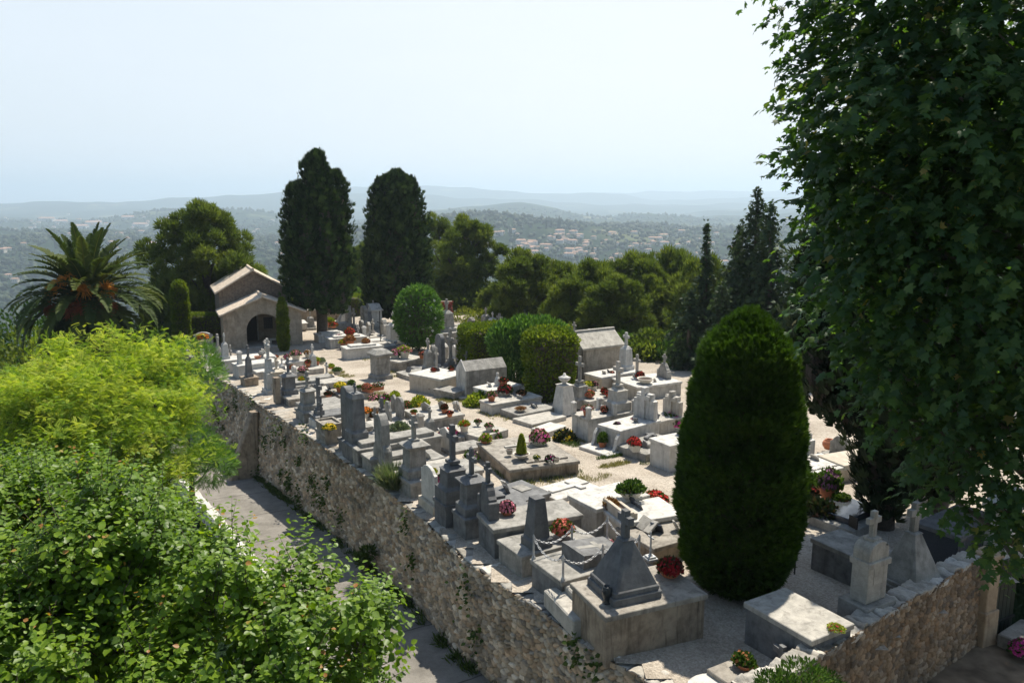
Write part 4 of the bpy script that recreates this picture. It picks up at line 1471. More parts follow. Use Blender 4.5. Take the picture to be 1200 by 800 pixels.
# ------------------------------------------------------------------ golden feathery tree
def gold_tree():
    rng = np.random.RandomState(41)
    x0, y0 = -11.2, 21.0
    base = np.array([x0, y0, terr1(x0, y0)])
    root = tree_thing('golden_tree', 'golden yellow-green feathery tree spreading beside the lane at left', base)
    P, Fw, Up, S, RN = [], [], [], [], []
    cen = []
    bl = [(110, 470, 21, 2.0), (50, 500, 21, 1.8), (170, 490, 21, 1.7), (200, 520, 21.5, 1.2), (120, 430, 22, 1.5), (60, 450, 22, 1.4), (10, 480, 21, 1.6), (150, 540, 20, 1.4), (70, 550, 20, 1.4), (170, 440, 22.5, 1.1), (220, 470, 22.5, .8), (15, 540, 20, 1.4), (100, 510, 19.5, 1.5), (195, 425, 23, .8), (205, 555, 20.5, .7)]
    for (px, py, Y, r) in bl:
        c = np.array(Zat(px, py, Y)) - base
        cen.append(c)
        nl = int(12 * r * r) + 5
        for _ in range(nl):                       # flat sprays laid in layers
            d = nrm(rng.normal(size=3) + np.array([0, 0, .25]))
            lc = c + d * r * (.55 + .5 * rng.rand()) * np.array([1, 1, .75])
            out = nrm(np.array([d[0], d[1], .15 * d[2]]) + rng.normal(size=3) * .25)
            cr = rng.rand()
            cs = .55 + .6 * rng.rand()
            for q in range(rng.randint(54, 90)):
                a = rng.uniform(-3.1, 3.1)
                f_ = np.array([out[0] * math.cos(a) - out[1] * math.sin(a), out[0] * math.sin(a) + out[1] * math.cos(a), .25 + .55 * rng.normal()])
                P.append(lc + np.array([rng.normal() * .24 * cs, rng.normal() * .24 * cs, rng.normal() * .18 * cs]))
                Fw.append(f_); Up.append(np.array([rng.normal() * .6, rng.normal() * .6, 1]))
                S.append(.15 + .14 * rng.rand())
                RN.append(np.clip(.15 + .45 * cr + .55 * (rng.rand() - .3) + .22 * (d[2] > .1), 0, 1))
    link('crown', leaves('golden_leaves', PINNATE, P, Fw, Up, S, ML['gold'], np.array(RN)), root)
    mb = MB()
    trunk_to(mb, (0, 0, -.4), (.3, .2, cen[0][2] * .8), .2, .05, cen, rng, n=10, lean=.5)
    mb.build('trunk', M['bark'], root, smooth=True)
    # greener side branch over the parapet
    x1, y1 = -12.2, 28.5
    bb = (x1, y1, terr1(x1, y1))
    bush_blobs('green_sapling', 'darker green feathery sapling leaning over the white parapet beside the lane', 'tree', bb, [(245, 545, 26, .8), (225, 525, 26, .9), (262, 540, 26.3, .4), (225, 425, 28, .9), (240, 440, 29, .7)], 2600, ML['oleander'], (.2, .36), 77, PINNATE, 1.0)


gold_tree()
bush_blobs('dark_tree', 'dark glossy-leaved tree at the left edge under the golden tree', 'tree', (-9.9, 15.5, terr1(-9.9, 15.5)), [(10, 575, 15, 1.0), (-30, 610, 14.5, 1.2), (15, 640, 14.5, 1.0)], 6500, ML['hedge_dark'], (.07, .12), 31)


# ------------------------------------------------------------------ the palm
def palm():
    rng = np.random.RandomState(23)
    Y = 44.0
    c = np.array(Zat(104, 350, Y))
    zb = terr1(c[0], Y)
    root = tree_thing('palm_tree', 'large date palm with a wide crown of arching fronds and orange fruit stalks', (c[0], Y, zb))
    hz_ = c[2] - zb
    V, FF, CC, RN = [], [], [], []
    nv = 0
    K = 60
    for i in range(130):
        u = (i + .5) / 130
        az = i * 2.39996
        el = R(86) - u ** .85 * R(128) + rng.normal() * .06
        L_ = (3.8 + .9 * rng.rand()) * (.92 if u < .3 else 1)
        p = np.array([.18 * math.cos(az), .18 * math.sin(az), -.35 * u + .2])
        e = el
        pts, dirs = [], []
        for s in range(K):
            dirs.append(np.array([math.cos(e) * math.cos(az), math.cos(e) * math.sin(az), math.sin(e)]))
            pts.append(p.copy())
            p = p + dirs[-1] * L_ / K
            e -= (R(62) + .2 * rng.rand()) / K * (.5 + 1.1 * s / K) * max(.3, math.cos(el) + .25)
        sd_ = np.array([-math.sin(az), math.cos(az), 0])
        tone = np.clip(.35 + .5 * rng.rand() - .3 * (u > .75), 0, 1)
        for s in range(3, K):
            t = dirs[s]
            up = np.cross(sd_, -t); up = up / np.linalg.norm(up)
            if up[2] < 0 and e > 0:
                up = -up
            ll = .56 * math.sin(PI * min(1, (s / K) * .86 + .14)) ** .7 + .05
            for sg in (-1, 1):
                d = nrm(t * .62 + sg * sd_ * .72 + up * (.30 + .08 * rng.normal()) + rng.normal(size=3) * .06)
                wv = nrm(np.cross(d, up)) * .048
                a = pts[s]
                m_ = a + d * ll * .55; tip = a + d * ll + np.array([0, 0, -.10 * ll])
                V += [a - wv, m_ - wv, tip, m_ + wv, a + wv]
                FF += [nv, nv + 1, nv + 2, nv + 3, nv + 4]; CC.append(5); RN += [tone] * 5
                nv += 5
        for s in range(0, K - 1):
            q = sd_ * (.035 * (1 - s / K) + .006)
            V += [pts[s] - q, pts[s] + q, pts[s + 1] + q, pts[s + 1] - q]
            FF += [nv, nv + 1, nv + 2, nv + 3]; CC.append(4); RN += [.97] * 4
            nv += 4
    V = np.array(V) + np.array([0, 0, hz_])
    link('crown', np_mesh('palm_fronds', V, np.array(FF), CC, ML['palm'], rnd=np.array(RN)), root)
    mb = MB()
    prof = [(.55, -.5), (.5, .3)] + [(.42 + .03 * (k % 2), .5 + k * (hz_ - 1.6) / 22) for k in range(22)] + [(.62, hz_ - .9), (.72, hz_ - .3), (.5, hz_ + .1), (.15, hz_ + .35)]
    mb.lathe(prof, 16)
    mb.build('trunk', ML['palm_old'], root)
    for i, (az, el, mat) in enumerate([(-1.2, 28, 'palm_fruit'), (-2.2, 32, 'palm_fruit'), (-.5, 25, 'palm_fruit'), (-2.9, 22, 'palm_fruit'), (-1.6, -8, 'palm_rust'), (-1.0, -12, 'palm_rust'), (-.6, -6, 'palm_rust'), (-2.4, -10, 'palm_rust'), (-1.9, 48, 'palm_fruit'), (-1.35, -4, 'palm_rust')]):
        mb = MB()
        a0 = np.array([math.cos(az) * math.cos(R(el)), math.sin(az) * math.cos(R(el)), math.sin(R(el))])
        st = np.array([0, 0, hz_ - .1]) + a0 * .3
        kn = st + a0 * 1.35
        mb.tube([st, st + a0 * .5, kn], [.035, .03, .02], 5)
        for k in range(90):
            d = nrm(a0 + rng.normal(size=3) * .55 + np.array([0, 0, -.05]))
            mb.tube([kn - a0 * .25 * rng.rand(), kn + d * .35, kn + d * .65 + np.array([0, 0, -.12])], [.016, .024, .015], 4)
        mb.build('fruit_stalk', ML[mat], root)


palm()


# ------------------------------------------------------------------ green slope below the wall, valley wood and villages
def low_tree_mesh(seed, nf=1):
    rng = np.random.RandomState(seed)
    bm = bmesh.new()
    for k in range(nf):
        ret = bmesh.ops.create_icosphere(bm, subdivisions=2, radius=1)
        o = rng.normal(size=3) * np.array([.5, .5, .25]); s = .6 + .45 * rng.rand()
        for v in ret['verts']:
            n_ = mnoise.noise(Vector(v.co) * 2.1 + Vector((seed * 3.1, k, 0))) + .6 * mnoise.noise(Vector(v.co) * 5 + Vector((0, seed, 0)))
            v.co = Vector(v.co) * s * (1 + .38 * n_) * 1.0 + Vector(o) * 1.0
            v.co.z = v.co.z * .85
    V = np.array([v.co for v in bm.verts]); Fc = np.array([[v.index for v in f.verts] for f in bm.faces])
    bm.free()
    return V, Fc


def scatter(name, spots, templates, mat):
    Vs, Fs, RNs = [], [], []
    nv = 0
    rng = np.random.RandomState(2)
    for (x, y, z, r, h) in spots:
        TV, TF = templates[rng.randint(len(templates))]
        a = rng.rand() * 6.28
        ca, sa = math.cos(a), math.sin(a)
        v = np.stack([x + r * (TV[:, 0] * ca - TV[:, 1] * sa), y + r * (TV[:, 0] * sa + TV[:, 1] * ca), z + h * (TV[:, 2] * .5 + .45)], 1)
        Vs.append(v); Fs.append(TF + nv); nv += len(v)
        t = rng.rand()
        RNs.append(np.clip(t * .75 + .2 * rng.rand(len(v)), 0, 1))
    Fs = np.concatenate(Fs)
    return np_mesh(name, np.concatenate(Vs), Fs.ravel(), np.full(len(Fs), 3), mat, rnd=np.concatenate(RNs))


temps = [low_tree_mesh(s, 1) for s in range(8)]
bm = bmesh.new(); bmesh.ops.create_icosphere(bm, subdivisions=1, radius=1)
small = [(np.array([v.co for v in bm.verts]) * (1 + .25 * np.random.RandomState(k).normal(size=(12, 1)) if len(bm.verts) == 12 else np.array([v.co for v in bm.verts]) * (1 + .2 * np.random.RandomState(k).normal(size=(len(bm.verts), 1)))), np.array([[v.index for v in f.verts] for f in bm.faces])) for k in range(5)]
bm.free()
spots, far_spots = [], []
rng = np.random.RandomState(77)
n_try = 0
while len(spots) < 4600 and n_try < 60000:
    n_try += 1
    a = rng.uniform(-.74, .62); d = 62 * (900 / 62) ** rng.rand()
    x, y = a * d, d
    if a > -.25 and d < 240 and far_end(x, y) < 12:
        continue
    if wall_t(x, y) > -9 and y < 75:
        continue
    if far_end(x, y) < 9 and wall_t(x, y) > -9:
        continue
    cl = vnoise(np.array([[x / 45, y / 45, 0]]), 4)[0]
    if cl < -.8:
        continue
    s = rng.uniform(2.0, 3.8) * (1.0 if d > 120 else .75)
    spots.append((x, y, terr1(x, y) - .5, s, s * rng.uniform(1.5, 2.3)))
n_try = 0
while len(far_spots) < 15000 and n_try < 90000:
    n_try += 1
    a = rng.uniform(-.72, .6); d = 850 * (4000 / 850) ** (rng.rand() ** 1.35)
    x, y = a * d, d
    cl = vnoise(np.array([[x / 140, y / 140, 0]]), 6)[0]
    if cl < -.62:
        continue
    s = rng.uniform(2.6, 5.4) * (1 + d / 6000)
    far_spots.append((x, y, -1.0, s, s * rng.uniform(1.2, 2.0)))
fs = np.array(far_spots)
fz = terr(fs[:, 0], fs[:, 1])
far_spots = [(a, b, z - 1, s, h) for (a, b, _, s, h), z in zip(far_spots, fz)]
# narrow cypress spires dotted about the villages
spire = []
for (px, py) in [(27, 300), (38, 297), (66, 292), (157, 285), (489, 272), (505, 271), (640, 268), (646, 267), (655, 268), (668, 269), (598, 276), (694, 300), (560, 273), (572, 272)]:
    p = hit(px, py)
    if p:
        spire.append((p.x, p.y, p.z - 2, p.y * .0022, p.y * .016))
setp(link('valley_wood', scatter('valley_wood', spots, temps, ML['wood'])), 'mass of green trees covering the slope below the cemetery', 'woodland', kind='stuff')
setp(link('distant_wood', scatter('distant_wood', far_spots + spire, small, ML['wood'])), 'far trees covering the valley and hills', 'woodland', kind='stuff')

# houses of the villages
M['roof_tile'] = plain('pale_terracotta_tile', (.36, .22, .15), rough=.9, var=.3, scale=.8)
M['wall_cream'] = plain('cream_render', (.62, .54, .44), rough=.9, var=.12, scale=.4)  # even cream wall colour of the houses
M['wall_white'] = plain('pale_render', (.72, .68, .62), rough=.9, var=.1, scale=.4)
M['shutter'] = plain('dark_window', (.06, .06, .065), rough=.4)


def house_mesh(w_, d_, h_, hip, wall):
    mb = MB()
    mb.loft([[(-w_ / 2, -d_ / 2, z), (w_ / 2, -d_ / 2, z), (w_ / 2, d_ / 2, z), (-w_ / 2, d_ / 2, z)] for z in (-6, h_)], 0)
    o, rh = .5, d_ * .22
    k = hip * d_ * .5
    mb.add([(-w_ / 2 - o, -d_ / 2 - o, h_ + .01), (w_ / 2 + o, -d_ / 2 - o, h_ + .01), (w_ / 2 + o, d_ / 2 + o, h_ + .01), (-w_ / 2 - o, d_ / 2 + o, h_ + .01), (-w_ / 2 - o + k, 0, h_ + rh), (w_ / 2 + o - k, 0, h_ + rh)],
           [(0, 1, 5, 4), (1, 2, 5), (2, 3, 4, 5), (3, 0, 4), (3, 2, 1, 0)], 1)
    for i in range(int(w_ / 3.2)):
        x = -w_ / 2 + 1.7 + i * 3.1
        for z in ((1.2,) if h_ < 4.5 else (1.2, 4.0)):
            mb.box(1.1, .1, z, z + 1.5, x, -d_ / 2 - .02, .01, 2)
    return mb.mesh('village_house', wall, M['roof_tile'], M['shutter'])


hm = [house_mesh(12, 8, 5.6, .8, M['wall_cream']), house_mesh(16, 9, 3.4, .7, M['wall_white']), house_mesh(10, 9, 6, 1, M['wall_cream']), house_mesh(20, 10, 6.2, .6, M['wall_white'])]
bigm = house_mesh(46, 22, 8, .3, M['wall_white'])
rng = np.random.RandomState(19)
hp = []
for i in range(170):
    px = rng.uniform(490, 860)
    c = rng.rand()
    py = 273 + 52 * c ** 1.25
    if i % 3 == 0:
        g = [(672, 280), (760, 285), (630, 292), (690, 296), (770, 300), (555, 292), (720, 312)][rng.randint(7)]
        px, py = g[0] + rng.normal() * 14, g[1] + rng.normal() * 5
    hp.append((px, py, 'pale house with a tiled roof in the hillside village beyond the pines', 'houses of the village on the ridge', hm[rng.randint(4)], .6 + .4 * rng.rand()))
for i in range(64):
    px = rng.uniform(-20, 430); py = 256 + 50 * rng.rand() ** 1.6
    if i % 2:
        px, py = 110 + rng.normal() * 75, 266 + rng.normal() * 5
    hp.append((px, py, 'pale distant house among trees in the valley at left', 'houses scattered over the valley at left', hm[rng.randint(4)], .7 + .5 * rng.rand()))
for (px, py) in [(82, 324), (76, 330), (10, 327), (18, 331), (26, 389), (150, 282), (132, 287), (28, 289), (60, 276), (140, 276), (95, 331)]:
    hp.append((px, py, 'tile-roofed villa among the trees below the palm', 'villas in the near valley at left', hm[rng.randint(4)], .9))
for (px, py) in [(72, 262), (110, 264), (95, 268), (150, 257), (165, 266), (55, 259)]:
    hp.append((px, py, 'large pale flat-roofed block in the far valley town at left', 'large blocks of the valley town', bigm, 1.0 + .5 * rng.rand()))
for (px, py, lab, grp, me, s) in hp:
    p = hit(px, py, 150)
    if p is None or p.y > 6500:
        continue
    o = link('village_house', me)
    o.location = (p.x, p.y, p.z + 1.2)
    o.rotation_euler = (0, 0, rng.uniform(-.7, .7))
    o.scale = (s, s, s)
    setp(o, lab, 'house', grp)
# ================================================================== the graves
def cross_prof(h, w, t, arm=.68, bud=0.0):
    """latin cross in (y, z): height h, span w, bar t"""
    a = h * arm
    p = [(-t / 2, 0), (t / 2, 0), (t / 2, a - t / 2), (w / 2, a - t / 2), (w / 2, a + t / 2), (t / 2, a + t / 2), (t / 2, h), (-t / 2, h), (-t / 2, a + t / 2), (-w / 2, a + t / 2), (-w / 2, a - t / 2), (-t / 2, a - t / 2)]
    return p


def add_cross(root, h, z, x=0, y=0, mat=None, w=None, t=None, th=None, bud=False, name='cross', foot=True):
    w = w or h * .62
    t = t or h * .17
    th = th or t * .8
    mb = MB()
    mb.extr(cross_prof(h, w, t), x - th / 2, x + th / 2, b=.008, cy=y, cz=z)
    if bud:
        for (yy, zz) in ((0, h), (-w / 2, h * .68), (w / 2, h * .68)):
            mb.ico((x, y + yy, z + zz), t * .78, 1, sq=(.6, 1, 1))
    if foot:
        mb.box(t * 2.0, t * 2.2, z - .01, z + t * .5, x, y, .01)
    return mb.build(name, mat, root)


def rz_for(y, d):
    a = wall_ang(min(max(y, 13), 50))
    a = min(max(a, R(24)), R(36))
    return a if d == 'w' else a + PI


def slab_parts(root, L_, W, h, mat, x0, lid=None, lidmat=None, y0=0, over=.04, lid_h=.11):
    """base block and overhanging lid; x0 = head end"""
    mb = MB()
    cx = x0 + L_ / 2
    if h > .3:
        mb.box(L_ - 2 * over, W - 2 * over, -.15, h - lid_h, cx, y0, .012)
        mb.build('grave_base', mat, root)
        m2 = MB()
        m2.box(L_, W, h - lid_h + .002, h, cx, y0, .014)
        m2.build('grave_lid', lidmat or mat, root)
    else:
        mb.box(L_, W, -.15, h, cx, y0, .015)
        mb.build('grave_lid', lidmat or mat, root)


def head_parts(root, kind, hb, H, w, th, mat, seed=0):
    """a monument from height hb to total height H, standing at x = 0"""
    h = H - hb
    if kind == 'pillar':
        ch = min(.42 * h, .95)
        p = h - ch
        mb = MB()
        mb.stack([(w * 1.12, w * 1.12, hb), (w * 1.12, w * 1.12, hb + p * .22), (w * .92, w * .92, hb + p * .27), (w * .82, w * .82, hb + p * .30), (w * .78, w * .78, hb + p * .80),
                  (w * .86, w * .86, hb + p * .83), (w * 1.14, w * 1.14, hb + p * .86), (w * 1.14, w * 1.14, hb + p * .90), (w * .42, w * .42, hb + p)])
        mb.build('pedestal', mat, root)
        m2 = MB()
        m2.box(.012, w * .52, hb + p * .38, hb + p * .74, w * .395, 0, .004)
        m2.build('inscription_panel', mat, root)
        add_cross(root, ch, hb + p - .01, mat=mat, bud=seed % 2 == 0)
    elif kind == 'stepcross':
        ch = .50 * h
        p = h - ch
        mb = MB()
        mb.stack([(w * 1.2, w * 1.2, hb), (w * 1.2, w * 1.2, hb + p * .34), (w * 1.0, w * 1.0, hb + p * .38), (w * .88, w * .88, hb + p * .42), (w * .84, w * .84, hb + p * .80), (w * .92, w * .92, hb + p * .83), (w * .6, w * .6, hb + p * .88), (w * .55, w * .55, hb + p * .93), (w * .36, w * .36, hb + p * .95), (w * .33, w * .33, hb + p)])
        mb.build('pedestal', mat, root)
        add_cross(root, ch, hb + p - .01, mat=mat, t=w * .24, w=w * .85)
    elif kind == 'pyramid':
        ch = .34 * h
        p = h - ch
        mb = MB()
        mb.box(w * 1.06, w * 1.06, hb, hb + .16, 0, 0, .02)
        mb.box(w * .98, w * .98, hb + .162, hb + .27, 0, 0, .02)
        mb.build('stepped_base', mat, root)
        mb = MB()
        mb.stack([(w * .92, w * .92, hb + .272), (w * .24, w * .24, hb + p - .02), (w * .28, w * .28, hb + p), (w * .2, w * .2, hb + p + .03)])
        mb.build('pyramid', mat, root)
        add_cross(root, ch, hb + p + .02, mat=mat, t=w * .15, w=w * .42, foot=False)
    elif kind == 'obelisk':
        mb = MB()
        mb.stack([(w * 1.25, w * 1.25, hb), (w * 1.25, w * 1.25, hb + h * .16), (w * 1.02, w * 1.02, hb + h * .20), (w * .66, w * .66, H - .03), (w * .62, w * .62, H)])
        mb.build('obelisk', mat, root)
    elif kind == 'tall':
        ch = .16 * h
        p = h - ch
        mb = MB()
        mb.stack([(th * 1.25, w * 1.2, hb), (th * 1.25, w * 1.2, hb + p * .22), (th * 1.1, w * 1.05, hb + p * .25), (th, w * .92, hb + p * .28), (th * .9, w * .86, hb + p * .88), (th * 1.05, w * 1.0, hb + p * .91), (th * .75, w * .8, hb + p)])
        mb.build('headstone', mat, root)
        m2 = MB()
        m2.box(.012, w * .5, hb + p * .36, hb + p * .82, th * .46, 0, .004)
        m2.build('inscription_panel', mat, root)
        add_cross(root, ch, hb + p - .01, mat=mat, bud=True, t=ch * .2)
    elif kind in ('ogee', 'gable', 'round', 'flat', 'scroll', 'shoulder', 'roundcross', 'stelecross', 'plaque'):
        ch = {'roundcross': .32 * h, 'stelecross': .42 * h}.get(kind, 0)
        p = h - ch
        a = w / 2
        if kind == 'ogee':
            pr = [(-a, 0), (a, 0), (a, p * .82), (a * .82, p * .85), (a * .6, p * .93), (a * .3, p * .985), (0, p), (-a * .3, p * .985), (-a * .6, p * .93), (-a * .82, p * .85), (-a, p * .82)]
        elif kind == 'gable':
            pr = [(-a, 0), (a, 0), (a, p * .8), (0, p), (-a, p * .8)]
        elif kind in ('flat', 'plaque'):
            pr = [(-a, 0), (a, 0), (a, p), (-a, p)]
        elif kind in ('round', 'roundcross'):
            pr = [(-a, 0), (a, 0)] + [(a * math.cos(t), p - a * .8 + a * .8 * math.sin(t)) for t in np.linspace(0, PI, 13)]
        elif kind == 'scroll':
            pr = [(-a, 0), (a, 0), (a, p * .22), (a * .86, p * .34), (a * .66, p * .40), (a * .62, p * .80), (a * .42, p * .90), (a * .2, p * .97), (0, p), (-a * .2, p * .97), (-a * .42, p * .90), (-a * .62, p * .80), (-a * .66, p * .40), (-a * .86, p * .34), (-a, p * .22)]
        else:
            pr = [(-a, 0), (a, 0), (a, p * .62), (a * .78, p * .70), (a * .6, p * .86), (a * .34, p), (-a * .34, p), (-a * .6, p * .86), (-a * .78, p * .70), (-a, p * .62)]
        mb = MB()
        mb.extr([(y, z + hb) for y, z in pr], -th / 2, th / 2, b=.015)
        if kind == 'scroll':
            for s in (-1, 1):
                mb.lathe([(.001, hb + p * .22), (w * .12, hb + p * .24), (w * .13, hb + p * .30), (w * .06, hb + p * .36), (.001, hb + p * .37)], 10, 0, s * a * .84)
            mb.box(th * 1.15, w * .5, hb + p * .44, hb + p * .50, 0, 0, .01)
        if kind in ('roundcross',):
            mb.box(th * 1.25, w * 1.12, hb + p * .60, hb + p * .70, 0, 0, .02)
        if kind == 'stelecross':
            for s in (-1, 1):
                mb.box(th * 1.3, w * .26, hb, hb + p * .55, 0, s * w * .50, .02)
        mb.build('headstone', mat, root)
        if kind != 'plaque' and h > .5:
            m2 = MB()
            m2.box(.012, w * .46, hb + p * .3, hb + p * .66, th / 2 + .004, 0, .004)
            m2.build('inscription_panel', mat, root)
        if ch:
            add_cross(root, ch, hb + p - .02, mat=mat, bud=(kind == 'roundcross' and seed % 2 == 1), t=min(.14, ch * .2))
    elif kind == 'triple':
        for i, (y, hh) in enumerate(((-w * .34, .72), (w * .34, .72), (-w * .47, .56), (w * .47, .56))):
            pass
        mb = MB()
        mb.extr([(-w / 2, hb), (w / 2, hb), (w / 2, hb + h * .60), (w * .36, hb + h * .62), (w * .36, hb + h * .80), (-w * .36, hb + h * .80), (-w * .36, hb + h * .62), (-w / 2, hb + h * .60)], -th / 2, th / 2, b=.015)
        mb.build('headstone', mat, root)
        add_cross(root, h - .01, hb + .005, x=th * .2, mat=mat, t=w * .17, w=w * .62, th=th * 1.25, foot=False)
    elif kind == 'cross':
        mb = MB()
        mb.box(w * .55, w * .7, hb, hb + h * .12, 0, 0, .012)
        mb.box(w * .38, w * .5, hb + h * .122, hb + h * .2, 0, 0, .012)
        mb.build('plinth', mat, root)
        add_cross(root, h * .8, hb + h * .2, mat=mat, w=w, t=w * .26, foot=False, bud=seed % 3 == 1)
    elif kind == 'crossobelisk':
        ch = .36 * h
        p = h - ch
        mb = MB()
        mb.stack([(w * 1.1, w * 1.1, hb), (w * 1.1, w * 1.1, hb + p * .15), (w * .9, w * .9, hb + p * .2), (w * .74, w * .74, hb + p * .86), (w * .5, w * .5, hb + p * .95), (w * .3, w * .3, hb + p)])
        mb.build('pedestal', mat, root)
        add_cross(root, ch, hb + p - .01, mat=mat, t=ch * .2, w=ch * .58, foot=False)
    elif kind == 'iron':
        mb = MB()
        mb.box(.3, .3, hb, hb + .18, 0, 0, .02)
        mb.build('plinth', M['grey'], root)
        mb = MB()
        for dy in (-.035, .035):
            mb.tube([(0, dy, hb + .16), (0, dy, H)], .014, 6)
            mb.tube([(0, -w / 2, hb + h * .68 + dy), (0, w / 2, hb + h * .68 + dy)], .014, 6)
        for k in range(9):
            z = hb + .25 + k * (h - .4) / 9
            mb.tube([(0, -.035, z), (0, .035, z + .10)], .009, 5)
        for yy, zz in ((0, H), (-w / 2, hb + h * .68), (w / 2, hb + h * .68)):
            mb.ico((0, yy, zz), .05, 1)
        mb.build('cross', M['iron'], root)
    elif kind == 'urn':
        p = h * .72
        mb = MB()
        mb.stack([(w * 1.15, w * 1.15, hb), (w * 1.1, w * 1.1, hb + p * .1), (w * .72, w * .72, hb + p * .95), (w * .8, w * .8, hb + p)])
        mb.build('pedestal', mat, root)
        mb = MB()
        z = hb + p
        q = h - p
        mb.lathe([(w * .16, z), (w * .12, z + q * .15), (w * .34, z + q * .45), (w * .38, z + q * .62), (w * .24, z + q * .7), (w * .1, z + q * .82), (w * .06, z + q), (.002, z + q)], 14)
        mb.build('urn', mat, root, smooth=True)
    elif kind == 'pediment':
        mb = MB()
        mb.box(th, w, hb, hb + h * .62, 0, 0, .02)
        mb.box(th * 1.2, w * 1.12, hb + h * .62, hb + h * .68, 0, 0, .02)
        mb.build('headstone', mat, root)
        mb = MB()
        mb.extr([(-w * .52, hb + h * .682), (w * .52, hb + h * .682), (w * .14, hb + h * .88), (-w * .14, hb + h * .88)], -th * .5, th * .5)
        mb.build('pediment', mat, root)
        add_cross(root, h * .14, hb + h * .87, mat=mat, foot=False)
    elif kind == 'post':
        mb = MB()
        mb.stack([(w, w, hb), (w, w, hb + h * .18), (w * .8, w * .8, hb + h * .22), (w * .8, w * .8, hb + h * .78), (w * 1.08, w * 1.08, hb + h * .82), (w * 1.08, w * 1.08, hb + h * .88), (w * .6, w * .6, H)])
        mb.build('shaft', mat, root)


PLR = np.random.RandomState(91)


def plates(root, L_, W, h, x0=.45):
    for k in range(PLR.choice([0, 1, 1, 2, 2])):
        if L_ < .7:
            return
        mb = MB()
        w_, hh = .2 + .2 * PLR.rand(), .18 + .16 * PLR.rand()
        a = w_ / 2
        mb.extr([[(-a, 0), (a, 0), (a, hh), (-a, hh)], [(-a, 0), (a, 0), (a, hh * .75), (a * .5, hh), (-a * .5, hh), (-a, hh * .75)]][k % 2], -.02, .02, b=.006)
        o = mb.build('plaque', M[['granite', 'white', 'pale', 'dark', 'white'][PLR.randint(5)]], root)
        o.location = (x0 + L_ * PLR.rand(), (PLR.rand() - .5) * (W - .4), h - .002)
        o.rotation_euler = (0, R(-28), R(PLR.uniform(-25, 25)))


def grave(label, kind, px, py, h, top, w, th, mat, slab=None, d='w', group=None, rot=0.0, at=.32, cat='tomb', name='tomb', lidmat=None, seed=0, slabmat=None, x_extra=None):
    """(px, py) = survey row of the monument's foot, which stands h metres above the ground; top = survey row of its tip"""
    g = G(px, py, h)
    zt = Zat(px, top, g.y).z
    gg = gz(g.x, g.y)
    root = thing(name, label, cat, (g.x, g.y, gg), rz_for(g.y, d) + R(rot), group)
    if slab:
        slab_parts(root, slab[0], slab[1], slab[2], M[slabmat or mat], -at, lidmat=M[lidmat] if lidmat else None)
        hb = slab[2]
        plates(root, slab[0] - at - .5, slab[1], slab[2])
    else:
        hb = h if h > .02 else -.1
    head_parts(root, kind, hb + .002, max(hb + .25, zt - gg), w, th, M[mat], seed)
    return root


def slab3(label, L3, F3, R3, h, mat, d='w', name='tomb', cat='tomb', lidmat=None, group=None, W=None, Ln=None):
    """a block from three top corners: far wall-side, near, path-side.  Local x runs from F to R"""
    l, f, r = (G(*p, h) for p in (L3, F3, R3))
    ax = (r - f); ax.z = 0
    Ln = Ln or ax.length
    ax.normalize()
    ay = Vector((-ax.y, ax.x, 0))
    W = W or max(.5, (l - f).dot(ay))
    c = f + ay * W / 2
    gg = gz(c.x, c.y)
    root = thing(name, label, cat, (c.x, c.y, gg), math.atan2(ax.y, ax.x), group)
    root['Ln'] = Ln
    slab_parts(root, Ln, W, h, M[mat], 0, lidmat=M[lidmat] if lidmat else None)
    if h > .25 and W > .7:
        plates(root, Ln * .5, W, h, Ln * .25)
    del root['Ln']
    return root, Ln, W


# ---------------------------------------------------------------- the row on the rampart, nearest first
def local_of(root, p):
    a = root.rotation_euler.z
    v = Vector(p) - Vector(root.location)
    return Vector((v.x * math.cos(a) + v.y * math.sin(a), -v.x * math.sin(a) + v.y * math.cos(a), v.z))


t1, L1, W1 = slab3('large stained block tomb carrying a grey pyramid with a cross, nearest on the rampart', (664, 684), (710, 722), (830, 696), .95, 'brown', lidmat='concrete')
q = local_of(t1, G(731, 692, .95))
pw_ = 1.0
sub = thing('tmp', 'x', 'x')
bpy.data.objects.remove(sub)


def head_at(root, x, y, kind, hb, top_px, top_py, w, th, mat, rot=0, seed=0):
    """put a monument's parts on a grave at local x, y"""
    before = set(o.name for o in root.children)
    a = root.rotation_euler.z
    wx = root.location.x + x * math.cos(a) - y * math.sin(a); wy = root.location.y + x * math.sin(a) + y * math.cos(a)
    H = Zat(top_px, top_py, wy).z - root.location.z
    head_parts(root, kind, hb + .002, H, w, th, M[mat], seed)
    for o in root.children:
        if o.name not in before:
            o.location = (x, y, 0)
            o.rotation_euler = (0, 0, R(rot))


head_at(t1, q.x, q.y, 'pyramid', .95, 736, 598, 1.05, 1, 'slate')
